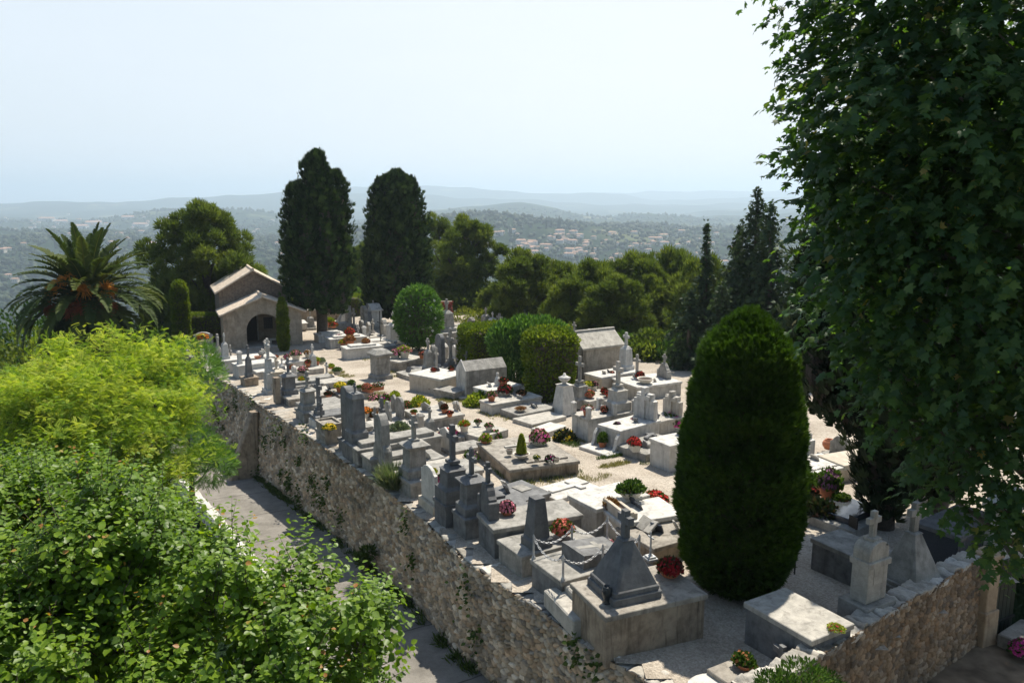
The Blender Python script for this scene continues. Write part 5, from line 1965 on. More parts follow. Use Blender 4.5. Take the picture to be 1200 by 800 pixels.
# chain tomb
t2, L2, W2 = slab3('grey tomb fenced by small iron posts and chains, with a stone cross lying on it', (624, 654), (658, 681), (740, 659), .66, 'dark', lidmat='grey', Ln=2.3)
posts = []
for (x, y) in ((.08, .06), (1.15, .06), (2.2, .06), (2.2, W2 - .06), (1.15, W2 - .06), (.08, W2 - .06)):
    mb = MB()
    yy = y - W2 / 2
    mb.lathe([(.055, .66), (.05, .70), (.028, .74), (.024, 1.20), (.03, 1.21), (.012, 1.25), (.002, 1.27)], 8, x, yy)
    mb.build('post', M['steel'], t2)
    posts.append((x, yy))
for (a, b) in ((0, 1), (1, 2), (2, 3), (3, 4), (4, 5), (5, 0)):
    A, B = posts[a], posts[b]
    mb = MB()
    n = 17
    for k in range(n):
        s = (k + .5) / n
        x = A[0] + (B[0] - A[0]) * s; y = A[1] + (B[1] - A[1]) * s
        z = 1.18 - .95 * s * (1 - s)
        dx, dy = (B[0] - A[0]) / n * .62, (B[1] - A[1]) / n * .62
        dz = -.95 * (1 - 2 * s) / n * .6
        u = Vector((dx, dy, dz)); v = Vector((-dy, dx, 0)).normalized() * .024 if k % 2 else Vector((0, 0, .024))
        c = Vector((x, y, z))
        ring_ = [c + u * math.cos(t) * .8 + v * math.sin(t) for t in np.linspace(0, 2 * PI, 9)[:-1]]
        mb.tube(ring_ + [ring_[0]], .010, 4)
    mb.build('chain', M['steel'], t2)
mb = MB()
mb.loft([[(.75, -.45, .662), (1.95, -.45, .662), (1.95, .45, .662), (.75, .45, .662)], [(.75, -.45, 1.0), (1.95, -.45, .86), (1.95, .45, .86), (.75, .45, 1.0)]])
mb.build('sloping_stone', M['dark'], t2)
mb = MB()
pr = [(y, x) for y, x in cross_prof(.85, .5, .14, .7)]
mb.extr(pr, 0, .06, b=.01)
cr = mb.build('lying_cross', M['grey'], t2)
cr.rotation_euler = (0, R(90) + math.atan2(.14, 1.2), 0)
cr.location = (.86, 0, .992)
# obelisk tomb
t3, L3_, W3_ = slab3('grey tomb with a blunt tapering obelisk, next to the chained tomb', (587, 631), (611, 652), (690, 632), .58, 'grey', lidmat='grey', Ln=2.2)
q = local_of(t3, G(629, 638, .58))
head_at(t3, q.x, q.y, 'obelisk', .58, 629, 582, .46, .46, 'slate')
# stele with cross
t4, L4, W4 = slab3('broad grey tomb with a cross-topped dark headstone and side blocks, pink flowers on it', (558, 601), (578, 620), (679, 604), .82, 'dark', lidmat='grey', Ln=2.55)
q = local_of(t4, G(572, 603, .82))
head_at(t4, max(.2, q.x), q.y, 'stelecross', .82, 577, 540, .72, .22, 'slate')

ROW = 'grey tombs along the top of the rampart'
grave('dark pedestal tomb with a flared cap and budded cross, left of the pink-flowered tomb', 'pillar', 553, 599, .6, 526, .62, .62, 'dark', (2.1, .95, .6), at=.42, group=ROW, seed=2)
grave('tallest blackened cross on a stepped plinth, beside the white marble headstone', 'stepcross', 531, 584, .66, 497, .66, .66, 'slate', (1.9, .9, .66), at=.45, group=ROW)
grave('white marble headstone with an ogee top on a cream base', 'ogee', 503.5, 586, .27, 545, 1.0, .10, 'white', (1.9, 1.15, .27), at=.14, slabmat='cream', group=ROW)
grave('grey pedestal tomb with a wide flared cap and cross, beside the feathery coping bush', 'pillar', 486, 556, .53, 486, .70, .70, 'grey', (2.6, 1.35, .53), at=.46, group=ROW, seed=1)
grave('grey headstone with scrolled shoulders, seen edge-on over the wall coping', 'scroll', 449, 548, .15, 484, .95, .30, 'grey', (2.3, 1.1, .32), at=.2, group=ROW)
grave('tallest thick grey stele with a moulded plinth, near the middle of the rampart row', 'tall', 418, 517, .6, 449, .64, .5, 'dark', (2.2, 1.05, .6), at=.42, group=ROW)
grave('narrow dark stele with a rounded top close behind the tallest stele', 'round', 409, 514, .4, 452, .7, .3, 'dark', (2.1, .95, .4), at=.3, group=ROW)
grave('slim iron-grey crucifix standing between the scrolled headstone and the flared pedestal', 'cross', 449, 521, .2, 466, .42, .2, 'slate', None, group=ROW, name='stone_cross', cat='cross')
grave('grey pedestal tomb with a budded cross and a fluted shaft, right of the dark pedestal', 'pillar', 361, 479, .45, 436, .62, .62, 'grey', (2.3, 1.15, .45), at=.42, group=ROW, seed=4)
grave('dark plain cross on a heavy block, just right of the fluted pedestal', 'cross', 374, 485, .45, 442, .62, .2, 'dark', (1.9, .95, .45), at=.3, group=ROW)
grave('slender dark cross rising from the edge of the coping before the yellow flowers', 'cross', 377, 500, .1, 464, .36, .2, 'slate', None, group=ROW, name='stone_cross', cat='cross')
grave('dark pedestal with a cross, in front of the cream pedestal near the far end', 'pillar', 339, 461, .4, 420, .62, .62, 'dark', (2.4, 1.2, .4), at=.4, group=ROW, lidmat='pale', seed=2)
grave('cream pedestal with a small cross, behind the brown stump of a stele', 'pillar', 325, 452, .3, 418, .66, .66, 'cream', (2.2, 1.1, .3), at=.4, group=ROW, seed=1)
grave('short brown stele stump on the coping edge', 'flat', 325, 472, .05, 442, .34, .26, 'brown', None, group=ROW, name='headstone', cat='headstone')
grave('tall thin white stele with a cross, left of the cream pedestal', 'stelecross', 316, 455, .2, 396, .5, .3, 'white', (2.3, 1.1, .2), at=.25, group=ROW)
grave('thin dark stele set on a rough rock at the far end of the rampart row', 'crossobelisk', 292, 441, .45, 404, .34, .34, 'dark', (.8, .8, .45), at=.4, group=ROW, slabmat='brown')
grave('boxy white marble tomb at the bend of the rampart', 'post', 281, 426, .75, 411, .26, .26, 'white', (2.3, 1.15, .75), at=.3, group=ROW)
grave('big white flat-topped tomb in front of the chapel porch', 'crossobelisk', 264, 420, .75, 390, .42, .42, 'white', (3.0, 1.35, .75), at=.3, group=ROW)
grave('stone cross stele beside the white flat-topped tomb at the wall end', 'crossobelisk', 257, 431, .1, 391, .45, .4, 'pale', None, group=ROW, name='stone_cross', cat='cross')
grave('white broad headstone under the dark hedge, orange flowers before it', 'ogee', 239, 405, .2, 389, 1.25, .14, 'white', (1.7, 1.4, .2), at=.15, group=ROW, rot=-115)
grave('leaning white slab tomb at the far corner of the rampart', 'flat', 243, 421, .2, 405, .5, .25, 'white', (1.6, .9, .2), at=.2, group=ROW)
grave('low white stone post on the coping by the iron railing', 'post', 252, 436, .05, 416, .28, .28, 'pale', None, group=ROW, name='stone_post', cat='post')

# ---------------------------------------------------------------- graves between that row and the path
t24, L24, W24 = slab3('wide low concrete tomb crowded with potted plants, beside the path', (554, 519), (597, 549), (680, 539), .5, 'brown', lidmat='concrete')
mb = MB(); mb.box(1.5, 1.25, .502, .56, L24 * .60, -W24 * .20, .012); mb.build('raised_slab', M['concrete'], t24)
mb = MB(); mb.extr(cross_prof(.8, .5, .16), 0, .05, b=.008); c_ = mb.build('flat_cross', M['pale'], t24); c_.rotation_euler = (0, R(90), 0); c_.location = (.7, W24 * .18, .552)
mb = MB(); mb.box(.9, .55, .502, .53, L24 * .8, W24 * .32, .008); mb.build('plaque', M['pale'], t24)

t25, L25, W25 = slab3('pale tomb with two leaning memorial plaques in the second row', (470, 479), (497, 492), (545, 485), .5, 'grey', lidmat='pale', W=2.0)
for (x, y, r_) in ((.75, .3, 20), (1.45, .1, 12), (2.0, -.3, -18)):
    mb = MB(); mb.extr([(-.25, 0), (.25, 0), (.25, .3), (0, .42), (-.25, .3)], -.03, .03, b=.01)
    o = mb.build('plaque', M['grey'], t25); o.location = (x, y, .5); o.rotation_euler = (0, R(-14), R(r_))
MID = 'graves between the rampart row and the path'
grave('thin white gabled headstone leaning over a flower bed in the second row', 'gable', 522, 528, .05, 500, .75, .08, 'white', (1.6, .9, .12), at=.1, slabmat='grey', group=MID)
grave('grey cross on a square shaft behind the white gabled headstone', 'crossobelisk', 504, 517, .1, 476, .4, .36, 'grey', (1.6, .9, .2), at=.3, group=MID)
s_, _, _ = slab3('low crumbling pale slab with potted pinks at the path corner', (540, 497), (562, 512), (596, 503), .3, 'pale', group=MID)
s_, _, _ = slab3('dark flat slab with a small plaque behind the flared dark pedestal', (577, 572), (604, 589), (629, 582), .4, 'dark', group=MID, Ln=1.4)
mb = MB(); mb.box(.4, .5, .402, .43, .9, .1, .008); mb.build('plaque', M['grey'], s_)
s_, l_, w_ = slab3('flat white marble slab with a cross in relief, flush with the grass', (620, 574), (652, 585), (704, 571), .14, 'white', group=MID)
mb = MB(); mb.extr(cross_prof(1.5, .8, .22), 0, .05, b=.01); c_ = mb.build('flat_cross', M['white'], s_); c_.rotation_euler = (0, R(90), 0); c_.location = (.25, 0, .192)
s_, l_, w_ = slab3('pale box tomb with a sloping white top and a stone bowl of leaves', (673, 578), (699, 596), (762, 580), .8, 'pale', lidmat='white', group=MID)
s34 = s_
s_, l_, w_ = slab3('cream marble tomb with a built-in trough of dry plants', (706, 592), (728, 613), (803, 602), .7, 'cream', lidmat='white', group=MID)
mb = MB()
mb.box(.1, w_ - .3, .702, .98, .12, 0, .01); mb.box(.1, w_ - .3, .702, .86, .52, 0, .01)
for s in (-1, 1):
    mb.box(.30, .1, .702, .90, .32, s * (w_ - .4) / 2, .01)
mb.build('trough', M['cream'], s_)
mb = MB(); mb.box(.28, w_ - .55, .702, .80, .32, 0, .02); mb.build('soil', M['soil'], s_)
s_, l_, w_ = slab3('brown-stained tomb with an open stone book, left of the clipped cone', (730, 616), (766, 642), (803, 632), .5, 'brown', lidmat='concrete', group=MID, Ln=2.0)
for s in (-1, 1):
    mb = MB(); mb.box(.4, .3, 0, .05, 0, 0, .01)
    o = mb.build('book_page', M['pale'], s_); o.location = (.62, s * .155 + .2, .62); o.rotation_euler = (R(s * 14), R(-38), 0)
mb = MB(); mb.box(.2, .34, .502, .60, .72, .2, .01); mb.build('book_rest', M['grey'], s_)

for i, (px, py, L_, W_, h_, mat, lab) in enumerate([
    (414, 459, 1.7, 1.2, .28, 'concrete', 'low concrete grave crowded with flower pots beside the path bend'),
    (398, 470, 1.9, 1.0, .3, 'grey', 'low grey grave in the grass behind the yellow flowers'),
    (383, 446, 2.0, 1.1, .32, 'pale', 'low pale grave edged with small pots opposite the square pillar'),
    (352, 449, 2.0, 1.2, .42, 'grey', 'grey flat grave just behind the dark pedestal'),
    (336, 436, 2.1, 1.2, .45, 'pale', 'pale flat grave with pink pots left of the white post'),
    (356, 431, 2.0, 1.1, .3, 'pale', 'pale low grave behind the white post'),
    (330, 423, 2.3, 1.2, .4, 'white', 'white flat grave before the clipped column'),
    (350, 421, 1.8, 1.0, .35, 'pale', 'pale kerbed grave right of the clipped column with a big pink pot'),
    (446, 517, 2.2, 1.2, .62, 'grey', 'broad stepped grey tomb behind the scrolled headstone'),
    (403, 500, 2.0, 1.1, .45, 'grey', 'flat grey tomb behind the dark plain cross'),
    (478, 512, 2.3, 1.0, .75, 'grey', 'double-stepped grey tomb with a silvery bush on it'),
    (456, 487, 1.7, 1.0, .25, 'pale', 'low pale kerb grave with small stones behind the marigolds'),
    (390, 488, 1.8, .9, .3, 'white', 'white slab beside the planter of yellow flowers'),
    (374, 470, 1.9, .95, .42, 'grey', 'grey slab tomb just behind the fluted pedestal'),
    (357, 463, 1.8, .9, .38, 'concrete', 'concrete slab tomb wedged behind the dark pedestal at the far end'),
    (431, 497, 1.9, .9, .4, 'pale', 'pale slab tomb just behind the tallest stele'),
    (455, 530, 1.7, .9, .5, 'grey', 'grey stepped slab between the scrolled headstone and the flared pedestal'),
    (508, 545, 1.9, 1.0, .35, 'pale', 'pale slab tomb behind the white marble headstone'),
    (440, 474, 1.6, 1.0, .22, 'concrete', 'low concrete kerb bed full of marigolds and dry stems'),
    (372, 441, 1.6, .8, .3, 'grey', 'narrow grey grave between the white post and the yellow flowers'),
    (318, 432, 1.9, .9, .45, 'white', 'white slab tomb behind the tall thin white stele'),
    (478, 496, 1.7, .9, .3, 'pale', 'pale grave in front of the plaque tomb')]):
    g = G(px, py, h_)
    root = thing('tomb', lab, 'tomb', (g.x, g.y, gz(g.x, g.y)), rz_for(g.y, 'w') + R(2 - i % 3 * 2), MID)
    slab_parts(root, L_, W_, h_, M[mat], -L_ / 2)
    if i in (3, 8, 10):
        mb = MB(); mb.box(L_ * .78, W_ * .7, h_ + .002, h_ + .16, 0, 0, .02); mb.build('raised_slab', M[mat], root)
grave('white square post with a small cross among the flower pots', 'crossobelisk', 367, 434, .05, 403, .42, .42, 'white', None, group=MID, name='stone_post', cat='post')
for i, (px, py, top, k, w_, th_, mat, lab) in enumerate([
    (398, 463, 446, 'cross', .42, .2, 'grey', 'small grey cross in the grass near the yellow flowers'), (415, 470, 452, 'round', .5, .14, 'pale', 'small pale rounded stone behind the tallest stele'),
    (447, 487, 466, 'cross', .4, .2, 'dark', 'small dark cross among the marigolds'), (462, 486, 462, 'gable', .45, .12, 'grey', 'little gabled grey stone by the feathery pot plant'),
    (493, 505, 484, 'post', .26, .26, 'pale', 'slim pale post at the corner of the plaque tomb'), (534, 487, 470, 'post', .22, .22, 'pale', 'short pale post at the path corner of the plaque tomb'),
    (383, 440, 424, 'cross', .4, .2, 'white', 'little white cross near the path by the yellow-green pots'), (345, 446, 428, 'round', .45, .14, 'white', 'small white rounded stone behind the dark pedestal'),
    (331, 440, 419, 'crossobelisk', .34, .34, 'white', 'small white pillar cross between the cream and dark pedestals'), (307, 431, 411, 'post', .28, .28, 'grey', 'grey post stone left of the tall thin white stele'),
    (271, 428, 405, 'cross', .45, .2, 'grey', 'grey cross by the white flat-topped tomb'), (313, 416, 398, 'post', .34, .34, 'pale', 'pale square post before the chapel arch')]):
    grave(lab, k, px, py, .1, top, w_, th_, M and mat, None, group=MID, name='headstone', cat='headstone', seed=i)
grave('low grey headstone in the flower beds of the second row', 'shoulder', 455, 500, .05, 470, .55, .12, 'grey', (1.5, .8, .2), at=.1, group=MID)
grave('rounded grey plaque stone next to the low shouldered headstone', 'round', 469, 494, .05, 465, .6, .14, 'grey', None, group=MID, name='headstone', cat='headstone')
grave('grey cross with budded arms above the flower beds of the second row', 'cross', 440, 508, .3, 478, .4, .2, 'grey', None, group=MID, name='stone_cross', cat='cross', seed=1)

# ---------------------------------------------------------------- the block across the path
EAST = 'pale tombs across the path'
t38, l38, w38 = slab3('white box tomb with a scrolled front and a stepped white headstone', (709, 495), (727, 504.5), (775, 493), .85, 'white', group=EAST)
head_at(t38, l38 - .25, 0, 'triple', .85, 771, 453, 1.05, .22, 'white', rot=180)
mb = MB()
for s in (-1, 1):
    mb = MB()
    mb.extr([(0, 0), (-.42, 0), (-.42, .12), (-.30, .16), (-.22, .3), (-.18, .55), (-.06, .70), (0, .72)], s * (w38 / 2 - .12), s * (w38 / 2 - .12) + s * .14, axis='y')
    mb.build('scroll_bracket', M['white'], t38)
mb = MB(); mb.box(.9, w38 + .3, -.1, .12, -.35, 0, .02); mb.build('step', M['white'], t38)
t39, l39, w39 = slab3('white tomb with short corner posts and a cross on a shouldered pedestal', (667, 484), (689, 491), (747, 482), .95, 'white', lidmat='pale', group=EAST)
for (x, y) in ((.09, -w39 / 2 + .09), (.09, w39 / 2 - .09), (l39 * .55, -w39 / 2 + .09), (l39 * .55, w39 / 2 - .09), (l39 - .09, -w39 / 2 + .09)):
    mb = MB(); mb.stack([(.17, .17, .952), (.17, .17, 1.32), (.19, .19, 1.34), (.19, .19, 1.38), (.1, .1, 1.42)], x, y); mb.build('corner_post', M['white'], t39)
head_at(t39, l39 - .55, 0, 'stepcross', .95, 737, 423, .66, .66, 'pale')
s_, l_, w_ = slab3('low pale tomb with orange and red pots behind the posted white tomb', (672, 462), (690, 470), (728, 463), .5, 'pale', group=EAST)
head_at(s_, .45, .1, 'cross', .5, 702, 450, .5, .2, 'white', rot=180)
grave('dark grey shouldered pedestal with a cross, in front of the stone mausoleum', 'stepcross', 679, 476, .1, 417, .62, .62, 'grey', None, d='e', group=EAST)
grave('white tapering pillar with an urn under the clipped bush', 'urn', 661, 484, .05, 437, .72, .72, 'white', None, d='e', group=EAST, name='urn_pillar', cat='pillar')
s_, l_, w_ = slab3('low grey tomb with a broken cross lying on it and a trough of red flowers', (724, 519), (757, 532), (800, 520), .3, 'grey', group=EAST)
mb = MB(); mb.box(1.3, .8, .302, .46, 1.25, 0, .03); mb.build('raised_slab', M['grey'], s_)
mb = MB(); mb.extr(cross_prof(.7, .42, .16), 0, .12, b=.03); c_ = mb.build('broken_cross', M['dark'], s_); c_.rotation_euler = (0, R(90), R(15)); c_.location = (.9, .0, .585)
slab3('plain pale box tomb partly hidden by the clipped cone', (772, 514), (785, 522), (840, 512), .95, 'white', group=EAST, W=1.1)
grave('second stepped white headstone with a raised cross, right of the scrolled tomb', 'triple', 788, 485, .6, 458, .95, .22, 'pale', (2.0, 1.1, .6), d='e', group=EAST, at=.2)
s_, l_, w_ = slab3('large white slab tomb beside the mausoleum with a tall white cross monument', (692, 436), (705, 442), (752, 435), .85, 'cream', lidmat='white', group=EAST)
head_at(s_, l_ - .4, .1, 'crossobelisk', .85, 743, 389, .6, .6, 'white')
s_, l_, w_ = slab3('white slab tomb with a stone bowl and two crosses at its far end', (714, 444), (747, 453), (800, 447), .7, 'pale', lidmat='white', group=EAST)
head_at(s_, l_ * .45, w_ * .3, 'cross', .7, 760, 415, .5, .2, 'pale')
head_at(s_, l_ - .3, 0, 'stelecross', .7, 786, 414, .7, .2, 'grey')
for i, (px, py, top, lab) in enumerate([(684, 425, 391, 'small budded cross peeping over the left of the mausoleum roof'), (690, 422, 385, 'taller budded cross just behind the mausoleum ridge'), (705, 420, 385, 'rounded stone cross rising behind the middle of the mausoleum roof')]):
    g = G(px, 413)
    root = thing('stone_cross', lab, 'cross', (g.x, g.y, gz(g.x, g.y)), rz_for(g.y, 'e'), 'crosses behind the mausoleum')
    head_parts(root, 'crossobelisk', 0, Zat(px, top, g.y).z - root.location.z, .5, .5, M['pale'], i)

# mausoleum
def mausoleum():
    f = G(683, 452); r_ = G(731, 446)
    a = rz_for(f.y, 'w') - R(4)
    ax = Vector((math.cos(a), math.sin(a), 0)); ay = Vector((-ax.y, ax.x, 0))
    Ln = 2.5; W = 1.75
    h = Zat(683, 408, f.y).z - gz(f.x, f.y)
    rh = .62
    c = f + ay * W / 2
    root = thing('mausoleum', 'small stone chapel tomb with a pitched slab roof and an arched doorway', 'mausoleum', (c.x, c.y, gz(c.x, c.y)), a)
    mat = stone('mausoleum_stone', (.40, .36, .30), (.25, .225, .19), stain=(.08, .07, .06), amount=.6, lichen=(.5, .45, .38))
    mb = MB()
    mb.box(Ln, .22, 0, h, Ln / 2, -W / 2 + .11, .01); mb.box(Ln, .22, 0, h, Ln / 2, W / 2 - .11, .01); mb.box(.22, W - .444, 0, h, Ln - .11, 0, .01)
    mb.extr([(-W / 2, h + .002), (W / 2, h + .002), (0, h + rh)], Ln - .22, Ln, b=.01)
    # front with an arch
    dw, dh = .42, h * .66
    arch = [(dw * math.cos(t), dh + dw * math.sin(t)) for t in np.linspace(0, PI, 11)]
    for s in (-1, 1):
        pr = [(s * W / 2, 0), (s * W / 2, h), (0, h + rh), (0, dh + dw)] + [(s * abs(y), z) for y, z in (arch[:6][::-1])] + [(s * dw, 0)]
        mb.extr(pr, 0, .2, b=.004)
    mb.build('wall', mat, root)
    mb = MB()
    for s in (-1, 1):
        e = W / 2 + .14
        sl = rh / (W / 2)
        mb.extr([(0, h + rh + .02), (s * e, h + rh + .02 - sl * e), (s * e, h + rh + .12 - sl * e), (0, h + rh + .13)], -.14, Ln + .12, b=.01)
    mb.box(Ln + .3, .16, h + rh + .10, h + rh + .19, Ln / 2, 0, .02)
    mb.build('roof', stone('roof_slab', (.46, .43, .37), (.28, .26, .225), stain=(.12, .11, .10), amount=.55), root)
    mb = MB(); mb.box(.04, .8, .05, dh + .38, .15, 0, .01); mb.build('door', stone('rusty_door', (.12, .07, .045), (.05, .035, .028)), root)
    add_cross(root, .55, h + rh + .1, x=.02, mat=mat)


mausoleum()
slab3('grey flat slab on the ground with an ochre bowl, left of the white urn pillar', (595, 478), (607, 486), (652, 478), .28, 'grey', group=EAST)
slab3('broken pale kerb grave in front of the clipped bush', (607, 489), (624, 497), (664, 488), .16, 'pale', group=EAST)
slab3('small white kerb grave with gravel inside, beside the path edge', (628, 500), (642, 506), (664, 499), .22, 'white', group=EAST)
s_, l_, w_ = slab3('white marble tomb with a small white statuette, beside the tomb house', (561, 452), (573, 458), (612, 451), .75, 'white', group=EAST)
slab3('lower white tomb in front of the statuette tomb with dark pots on it', (566, 468), (576, 474), (636, 465), .5, 'white', lidmat='pale', group=EAST)


# tomb house with a gabled top
def tomb_house():
    f = G(545, 467)
    a = rz_for(f.y, 'w') - R(3)
    W, Ln, h, rh = 1.0, 2.3, 1.35, .42
    ay = Vector((-math.sin(a), math.cos(a), 0))
    c = f + ay * W / 2
    root = thing('tomb_house', 'small grey house-shaped tomb with a white front under the box hedge', 'tomb', (c.x, c.y, gz(c.x, c.y)), a, EAST)
    mb = MB(); mb.extr([(-W / 2, -.1), (W / 2, -.1), (W / 2, h), (0, h + rh), (-W / 2, h)], .082, Ln, b=.015); mb.build('vault', M['grey'], root)
    mb = MB(); mb.extr([(-W / 2 - .02, -.1), (W / 2 + .02, -.1), (W / 2 + .02, h + .02), (0, h + rh + .08), (-W / 2 - .02, h + .02)], 0, .08, b=.015); mb.build('front_slab', M['white'], root)
    mb = MB(); mb.box(.35, W + .5, -.1, .14, -.2, 0, .02); mb.build('step', M['pale'], root)


tomb_house()
t52, l52, w52 = slab3('cream box tomb by the path with a bushy plant against its end', (496, 434), (517, 444), (548, 437), .85, 'cream', lidmat='white', group=EAST)
slab3('pair of low grey steps tomb squeezed beside the tomb house', (519, 453), (532, 460), (548, 456), .4, 'grey', group=EAST)
CL = 'grey steles clustered between the round bush and the box hedge'
for i, (px, py, top, k, w_, th_, mat, lab) in enumerate([
    (502, 433, 396, 'crossobelisk', .5, .5, 'grey', 'grey pedestal cross at the left front of the stele cluster'),
    (508, 432, 404, 'scroll', .6, .25, 'grey', 'low scrolled stele second in the cluster'),
    (512, 436, 407, 'cross', .4, .2, 'pale', 'pale small cross in front of the stele cluster'),
    (516, 427, 391, 'round', .8, .25, 'dark', 'dark leaf-shaped stele behind the pale small cross'),
    (528, 428, 386, 'cross', .7, .25, 'grey', 'largest grey cross of the stele cluster'),
    (540, 427, 386, 'shoulder', .8, .3, 'grey', 'tallest blunt stele of the cluster beside the box hedge'),
    (547, 432, 411, 'cross', .45, .2, 'dark', 'small dark cross at the foot of the box hedge'),
    (521, 420, 402, 'ogee', .7, .2, 'pale', 'pale low headstone inside the stele cluster'),
    (533, 418, 404, 'gable', .7, .2, 'white', 'white gabled headstone inside the stele cluster'),
    (524, 398, 350, 'crossobelisk', .9, .9, 'grey', 'tall slender monument beyond the round bush on a broad base')]):
    grave(lab, k, px, py, .25, top, w_, th_, mat, (2.0, 1.0, .25) if i != 9 else (2.0, 2.0, .9), d='e', at=.25 if i != 9 else 1.0, group=CL, seed=i)
s_, l_, w_ = slab3('concrete kerbed grave planted with pink flowers under the round bush', (460, 421), (467, 424), (498, 419), .6, 'concrete', lidmat='pale', W=1.6)

# ---------------------------------------------------------------- far graves round the cypresses
grave('square weathered stone pillar with a moulded cap standing alone at the path edge', 'post', 446, 443, 0, 409, 1.0, 1.0, 'grey', None, d='e', name='stone_pillar', cat='pillar')
FARG = 'pale graves at the far end by the tall cypresses'
far_rows = [
    (405, 394, .7, 'flat', 0, 'white', (2.6, 1.3, .7), 'white box tomb with red pots left of the iron cross'),
    (424, 405, .75, 'flat', 0, 'white', (2.4, 1.2, .75), 'white box tomb with an inscribed end in front of the iron cross'),
    (441, 404, .5, 'flat', 0, 'pale', (2.3, 1.3, .5), 'pale low tomb with brown flowers before the iron cross'),
    (458, 407, .35, 'flat', 0, 'dark', (2.2, 1.1, .35), 'dark flat slab tomb left of the round bush'),
    (386, 390, .6, 'flat', 0, 'white', (2.0, 1.2, .6), 'white tomb just right of the tall cypress trunk'),
    (397, 380, .6, 'flat', 0, 'grey', (2.2, 1.2, .6), 'grey sloped tomb behind the tall cypress trunk'),
]
for (px, py, h_, k, _, mat, sl, lab) in far_rows:
    g = G(px, py, h_)
    root = thing('tomb', lab, 'tomb', (g.x, g.y, gz(g.x, g.y)), rz_for(g.y, 'e'), FARG)
    slab_parts(root, sl[0], sl[1], sl[2], M[mat], -sl[0] / 2)
    mb = MB(); mb.box(sl[0] * .7, sl[1] * .6, h_ + .002, h_ + .12, 0, 0, .02); mb.build('raised_slab', M[mat], root)
for i, (px, py, top, k, w_, th_, mat, lab) in enumerate([
    (446, 406, 365, 'iron', .8, .1, 'grey', 'open wrought iron cross standing among white tombs'),
    (462, 402, 364, 'crossobelisk', 1.0, 1.0, 'white', 'white pedestal with a white cross beside the round bush'),
    (409, 385, 358, 'shoulder', .7, .3, 'grey', 'plain grey stele left of the small square hedge'),
    (415, 386, 361, 'cross', .6, .2, 'grey', 'grey cross in front of the small square hedge'),
    (427, 383, 358, 'round', .9, .3, 'grey', 'round-topped grey stele right of the small square hedge'),
    (431, 383, 355, 'crossobelisk', .7, .6, 'dark', 'dark stele with a cross next to the pedimented tomb'),
    (438, 381, 352, 'pediment', 1.5, .9, 'white', 'white pedimented monument under the broad cypress'),
    (402, 379, 360, 'pyramid', .9, .9, 'grey', 'little grey pyramid behind the cypress trunk'),
    (424, 390, 375, 'round', .7, .2, 'grey', 'squat round-topped stone before the pedimented monument'),
    (432, 392, 377, 'gable', .6, .2, 'pale', 'pale gabled stone left of the iron cross'),
    (437, 390, 375, 'cross', .5, .2, 'pale', 'small pale cross behind the iron cross'),
    (420, 396, 380, 'cross', .45, .2, 'white', 'small white cross on the inscribed white tomb'),
    (450, 392, 374, 'shoulder', .8, .3, 'pale', 'pale shouldered headstone between the iron cross and the white pedestal'),
    (456, 396, 380, 'round', .7, .2, 'white', 'white rounded headstone at the foot of the white pedestal'),
    (427, 396, 382, 'post', .3, .3, 'white', 'stubby white post by the inscribed white tomb'),
    (364, 383, 364, 'crossobelisk', .6, .6, 'grey', 'grey cross pillar across the path from the chapel'),
    (351, 384, 374, 'pediment', 1.6, .8, 'white', 'low white monument right of the chapel wall'),
    (346, 378, 358, 'cross', .6, .2, 'pale', 'pale cross behind the low white monument by the chapel'),
    (478, 402, 384, 'shoulder', .8, .2, 'white', 'white stone peeping from under the round bush')]):
    grave(lab, k, px, py, .2, top, w_, th_, mat, (2.0, 1.1, .2), d='e', at=.3, group=FARG, seed=i)
BEH = 'crosses showing over the hedges'
for i, (px, top, Y, k, mat, lab) in enumerate([
    (569, 360, 62, 'crossobelisk', 'grey', 'leftmost grey cross showing over the box hedge'), (577, 365, 61, 'crossobelisk', 'white', 'white cross over the box hedge, between two grey ones'),
    (585, 367, 61, 'cross', 'pale', 'pale narrow cross at the right end of the three over the box hedge'), (614, 363, 62, 'cross', 'grey', 'plain grey cross above the loose oleander'),
    (640, 370, 60, 'cross', 'pale', 'pale cross above the right end of the oleander'), (659, 376, 58, 'cross', 'pale', 'faint cross at the edge of the clipped bush'), (600, 372, 63, 'stelecross', 'grey', 'grey stele half hidden behind the oleander top'),
    (552, 372, 64, 'shoulder', 'grey', 'grey shouldered stele left of the box hedge top'), (545, 384, 62, 'ogee', 'pale', 'pale headstone seen left of the box hedge top')]):
    x = (px - 600) / F * Y * 1.0
    g = Vector((x, Y, gz(x, Y)))
    root = thing('tomb', lab, 'tomb', g, rz_for(40, 'e'), BEH)
    slab_parts(root, 1.9, 1.0, .3, M[mat], -.3)
    head_parts(root, k, .302, Zat(px, top, Y).z - g.z, .7, .35, M[mat], i)
# low walls closing the cemetery
for i, (a, b, hh, lab) in enumerate([((345, 377), (400, 374), .9, 'low stone wall closing the far end of the path by the chapel'), ((655, 398), (700, 404), .9, 'low stone wall behind the clipped bush'), ((425, 373), (480, 370), .9, 'low stone wall behind the pedimented monument')]):
    A, B = G(*a), G(*b)
    d_ = B - A
    root = thing('boundary_wall', lab, 'wall', (A.x, A.y, gz(A.x, A.y)), math.atan2(d_.y, d_.x))
    L_ = math.hypot(d_.x, d_.y)
    mb = MB(); mb.box(L_, .35, -.6, hh, L_ / 2, 0, .02); mb.build('wall_face', M['brown'], root)
    mb = MB(); mb.box(L_ + .1, .45, hh + .002, hh + .09, L_ / 2, 0, .02); mb.build('coping', M['pale'], root)
